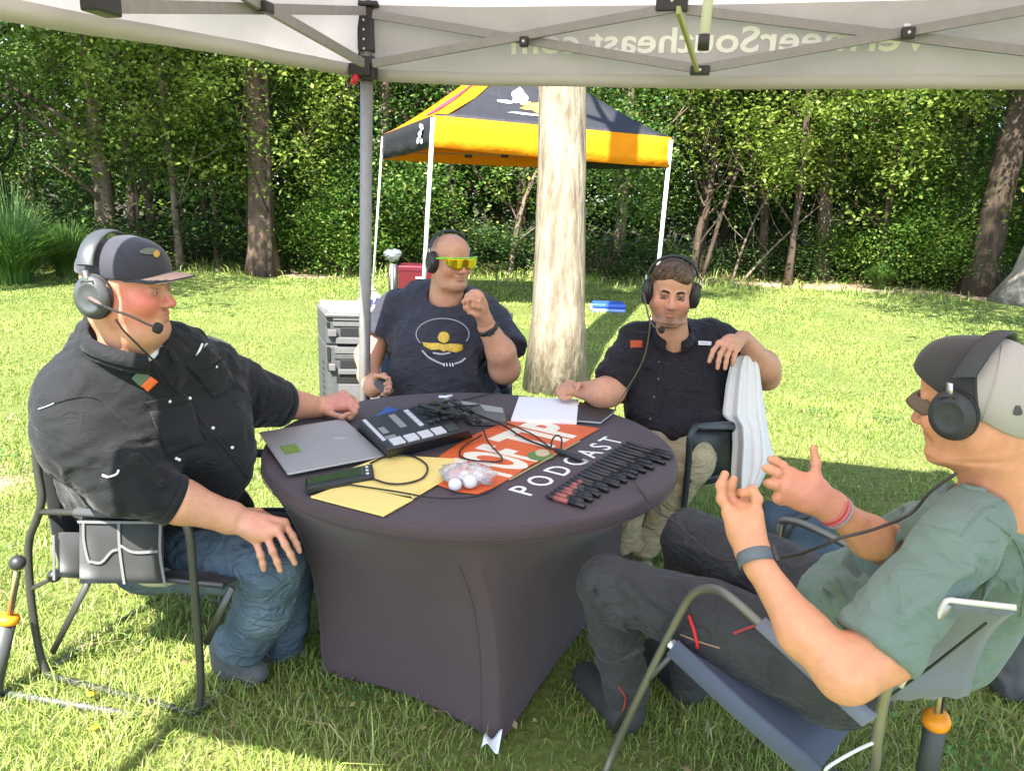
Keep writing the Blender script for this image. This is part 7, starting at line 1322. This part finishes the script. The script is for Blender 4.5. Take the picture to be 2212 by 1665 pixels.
mb = MB(); mb.tube([sA_+V(0, 0, .004), lerp(sA_, sB_, .5)-V(0, 0, .004), sB_], .020, 12, flat=(1.5, .7)); mb.build('seat_edge', slate, c4)
mb = MB(); mb.tube([sA_+V(0, 0, .024), lerp(sA_, sB_, .5)+V(0, 0, .02), sB_+V(0, 0, .024)], .0045, 6); mb.build('piping', slate2, c4)
mb = MB(); mb.box(sA_+V(.01, 0, .0), (.045, .02, .016), frame(sB_-sA_)[:, [1, 0, 2]], .005); mb.build('rail_cap', white_m, c4)
bp0, bp1 = D(2046, 1298, 1.42), D(2195, 1314, 1.36); bq0, bq1 = D(1915, 1510, 1.66), D(2090, 1500, 1.62)
fabp([[lerp(lerp(bp0, bp1, u), lerp(bq0, bq1, u), t)+V(.02, .05, 0)*math.sin(math.pi*t)+V(0, 0, .004*math.sin(u*20)) for u in np.linspace(0, 1, 8)] for t in np.linspace(0, 1, 10)], 'backrest', slate2, c4, .012)
mb = MB(); mb.tube(curve_pts([D(1945, 1482, 1.50), D(2000, 1380, 1.45), D(2036, 1308, 1.415), D(2050, 1296, 1.41), D(2080, 1299, 1.40), D(2196, 1312, 1.355)], 6), .0055, 8); mb.build('piping', mat('cream_piping', (.58, .54, .50), .7), c4)
mb = MB(); mb.tube([D(2130, 1345, 1.39), D(2010, 1440, 1.50), D(1925, 1500, 1.60)], .0028, 6); mb.build('seam', blk, c4)
mb = MB(); mb.tube([D(1462, 1402, 2.03), D(1390, 1478, 2.12), D(1325, 1580, 2.25)], .008, 8); mb.build('brace', ctube, c4)
for off_ in (.0,): mb = MB(); q = off*1.15; mb.tube(curve_pts([foot4+q*V(1, 1, 0)+V(0, 0, .012), sA_+q, D(1500, 1281, 1.96)+q*V(1, 1, .3), D(1760, 1460, 1.62)+q*V(1, 1, .3)+V(0, 0, .0)], 7), .0115, 9); mb.build('side_frame', al, c4)
mb = MB(); mb.tube([V(1.02, 1.92, .02), foot4+off*V(1, 1, 0)*1.1+V(0, 0, .02)], .009, 7); mb.build('brace', ctube, c4)
mb = MB(); mb.tube(curve_pts([sB_+V(.02, 0, .0), D(1790, 1655, 1.83), D(1850, 1620, 1.78), D(1895, 1600, 1.73)], 5), .004, 6); mb.build('elastic_cord', white_m, c4)
# ---- loose things on the grass at the right
bpk = thing('backpack', PZ(1720, 1200, 0), 'slate-blue bag with a black strap lying on the grass behind the gesturing man\'s hands', 'bag')
SB_ = Solid(.008); b0 = PZ(1715, 1215, .0); d0 = 3.35; SB_.box(D(1712, 1152, 3.38), (.16, .10, .12), frame(V(.2, 1, 0)), .06, .02); SB_.ell(D(1690, 1120, 3.42), (.10, .08, .05), None, .05); zz = D(1712, 1152, 3.38)[2]; SB_.box(V(D(1712, 1152, 3.38)[0]+.03, D(1712, 1152, 3.38)[1], max(.06, zz/2)), (.20, .13, max(.06, zz/2)), None, .06, .04); clothmesh(SB_, bpk, mat('bag_slate', (.045, .075, .105), .8, weave=.3), 'bag_body', .010, (9, 9, 9), 61)
mb = MB(); mb.tube(curve_pts([D(1693, 1168, 3.25), D(1703, 1140, 3.24), D(1722, 1118, 3.25), D(1742, 1112, 3.27), D(1755, 1116, 3.3)], 6), .014, 8, flat=(1.3, .4)); mb.build('strap', blk, bpk)
ch_ = PZ(1790, 1235, .03); ht = thing('sun_hat', V(ch_[0], ch_[1], 0), 'cream cloth sun hat lying on the grass in front of the slate-blue bag', 'hat'); SHt = Solid(.006); hc_ = D(1790, 1210, 2.95); hz_ = hc_[2]
SHt.ell(V(hc_[0], hc_[1], .05), (.17, .16, .035), frame(V(0, 1, .12)), .02); SHt.ell(V(hc_[0], hc_[1]+.02, .10), (.10, .095, .075), None, .03); SHt.cut(V(hc_[0], hc_[1], .004), (0, 0, -1), V(hc_[0], hc_[1], 0), .4); clothmesh(SHt, ht, mat('cream_cotton', (.62, .58, .44), .85, weave=.3), 'hat_body', .008, (12, 12, 12), 71)
# grey bag at the right edge
gbp = D(2185, 1515, 2.55); gb = thing('grey_bag', V(gbp[0], gbp[1], 0), 'grey cloth bag standing on the grass, cut off by the right edge', 'bag'); GB = Solid(.009)
b_ = PZ(2185, 1500, .0); GB.cone(V(b_[0]+.02, b_[1], .07), V(b_[0]+.05, b_[1], .30), .10, .075, .03); GB.cone(V(b_[0]+.12, b_[1]+.05, .07), V(b_[0]+.12, b_[1], .30), .11, .08, .03); GB.cut(V(b_[0], b_[1], .005), (0, 0, -1), V(b_[0], b_[1], 0), .5); clothmesh(GB, gb, mat('bag_grey', (.085, .09, .095), .8), 'bag_body', .022, (6, 6, 3), 81, 2, 1.5)
mb = MB(); q = V(b_[0]+.05, b_[1], .37); mb.tube(curve_pts([q+V(-.05, 0, -.02), q+V(-.02, 0, .06), q+V(.04, 0, .06), q+V(.08, 0, -.02)], 5), .008, 7); mb.build('handle', blk, gb)
# small yellow dandelion flowers and a scrap of plastic at the table foot
for i, (x, y) in enumerate(((205, 1572), (196, 1500), (1375, 1470))): 
    p = PZ(x, y, .03); fl_ = thing('dandelion', p*V(1, 1, 0), ['yellow dandelion beside the grey rod in the lit grass', 'yellow dandelion by the floor bar of the left chair', 'pale leaf sprig by the charcoal boot'][i], 'flower') if i < 2 else None
    if fl_: mb = MB(); mb.tube([p*V(1, 1, 0), p], .0015, 5); mb.build('stem', mat('stem_green', (.08, .15, .03), .6), fl_); mb = MB(); mb.lathe(p, [(.003, -.003), (.012, .002), (.013, .005), (.004, .008)], 12); mb.build('bloom', mat('dandelion_yellow', (.75, .45, .01), .6), fl_)
sc_p = PZ(1058, 1618, .02); mb = MB(); rows = [[sc_p+V(.05*(u-.5)+.012*v, .05*v-.02, .020+.018*math.sin(u*5+v*3)+.012*v) for u in np.linspace(0, 1, 8)] for v in np.linspace(0, 1, 6)]; mb.grid(rows); tag(mb.build('plastic_scrap', mat('scrap_plastic', (.70, .78, .85), .25, spec=.8), None, solid=.0012), 'crumpled pale plastic scrap at the near foot of the table cover', 'scrap')
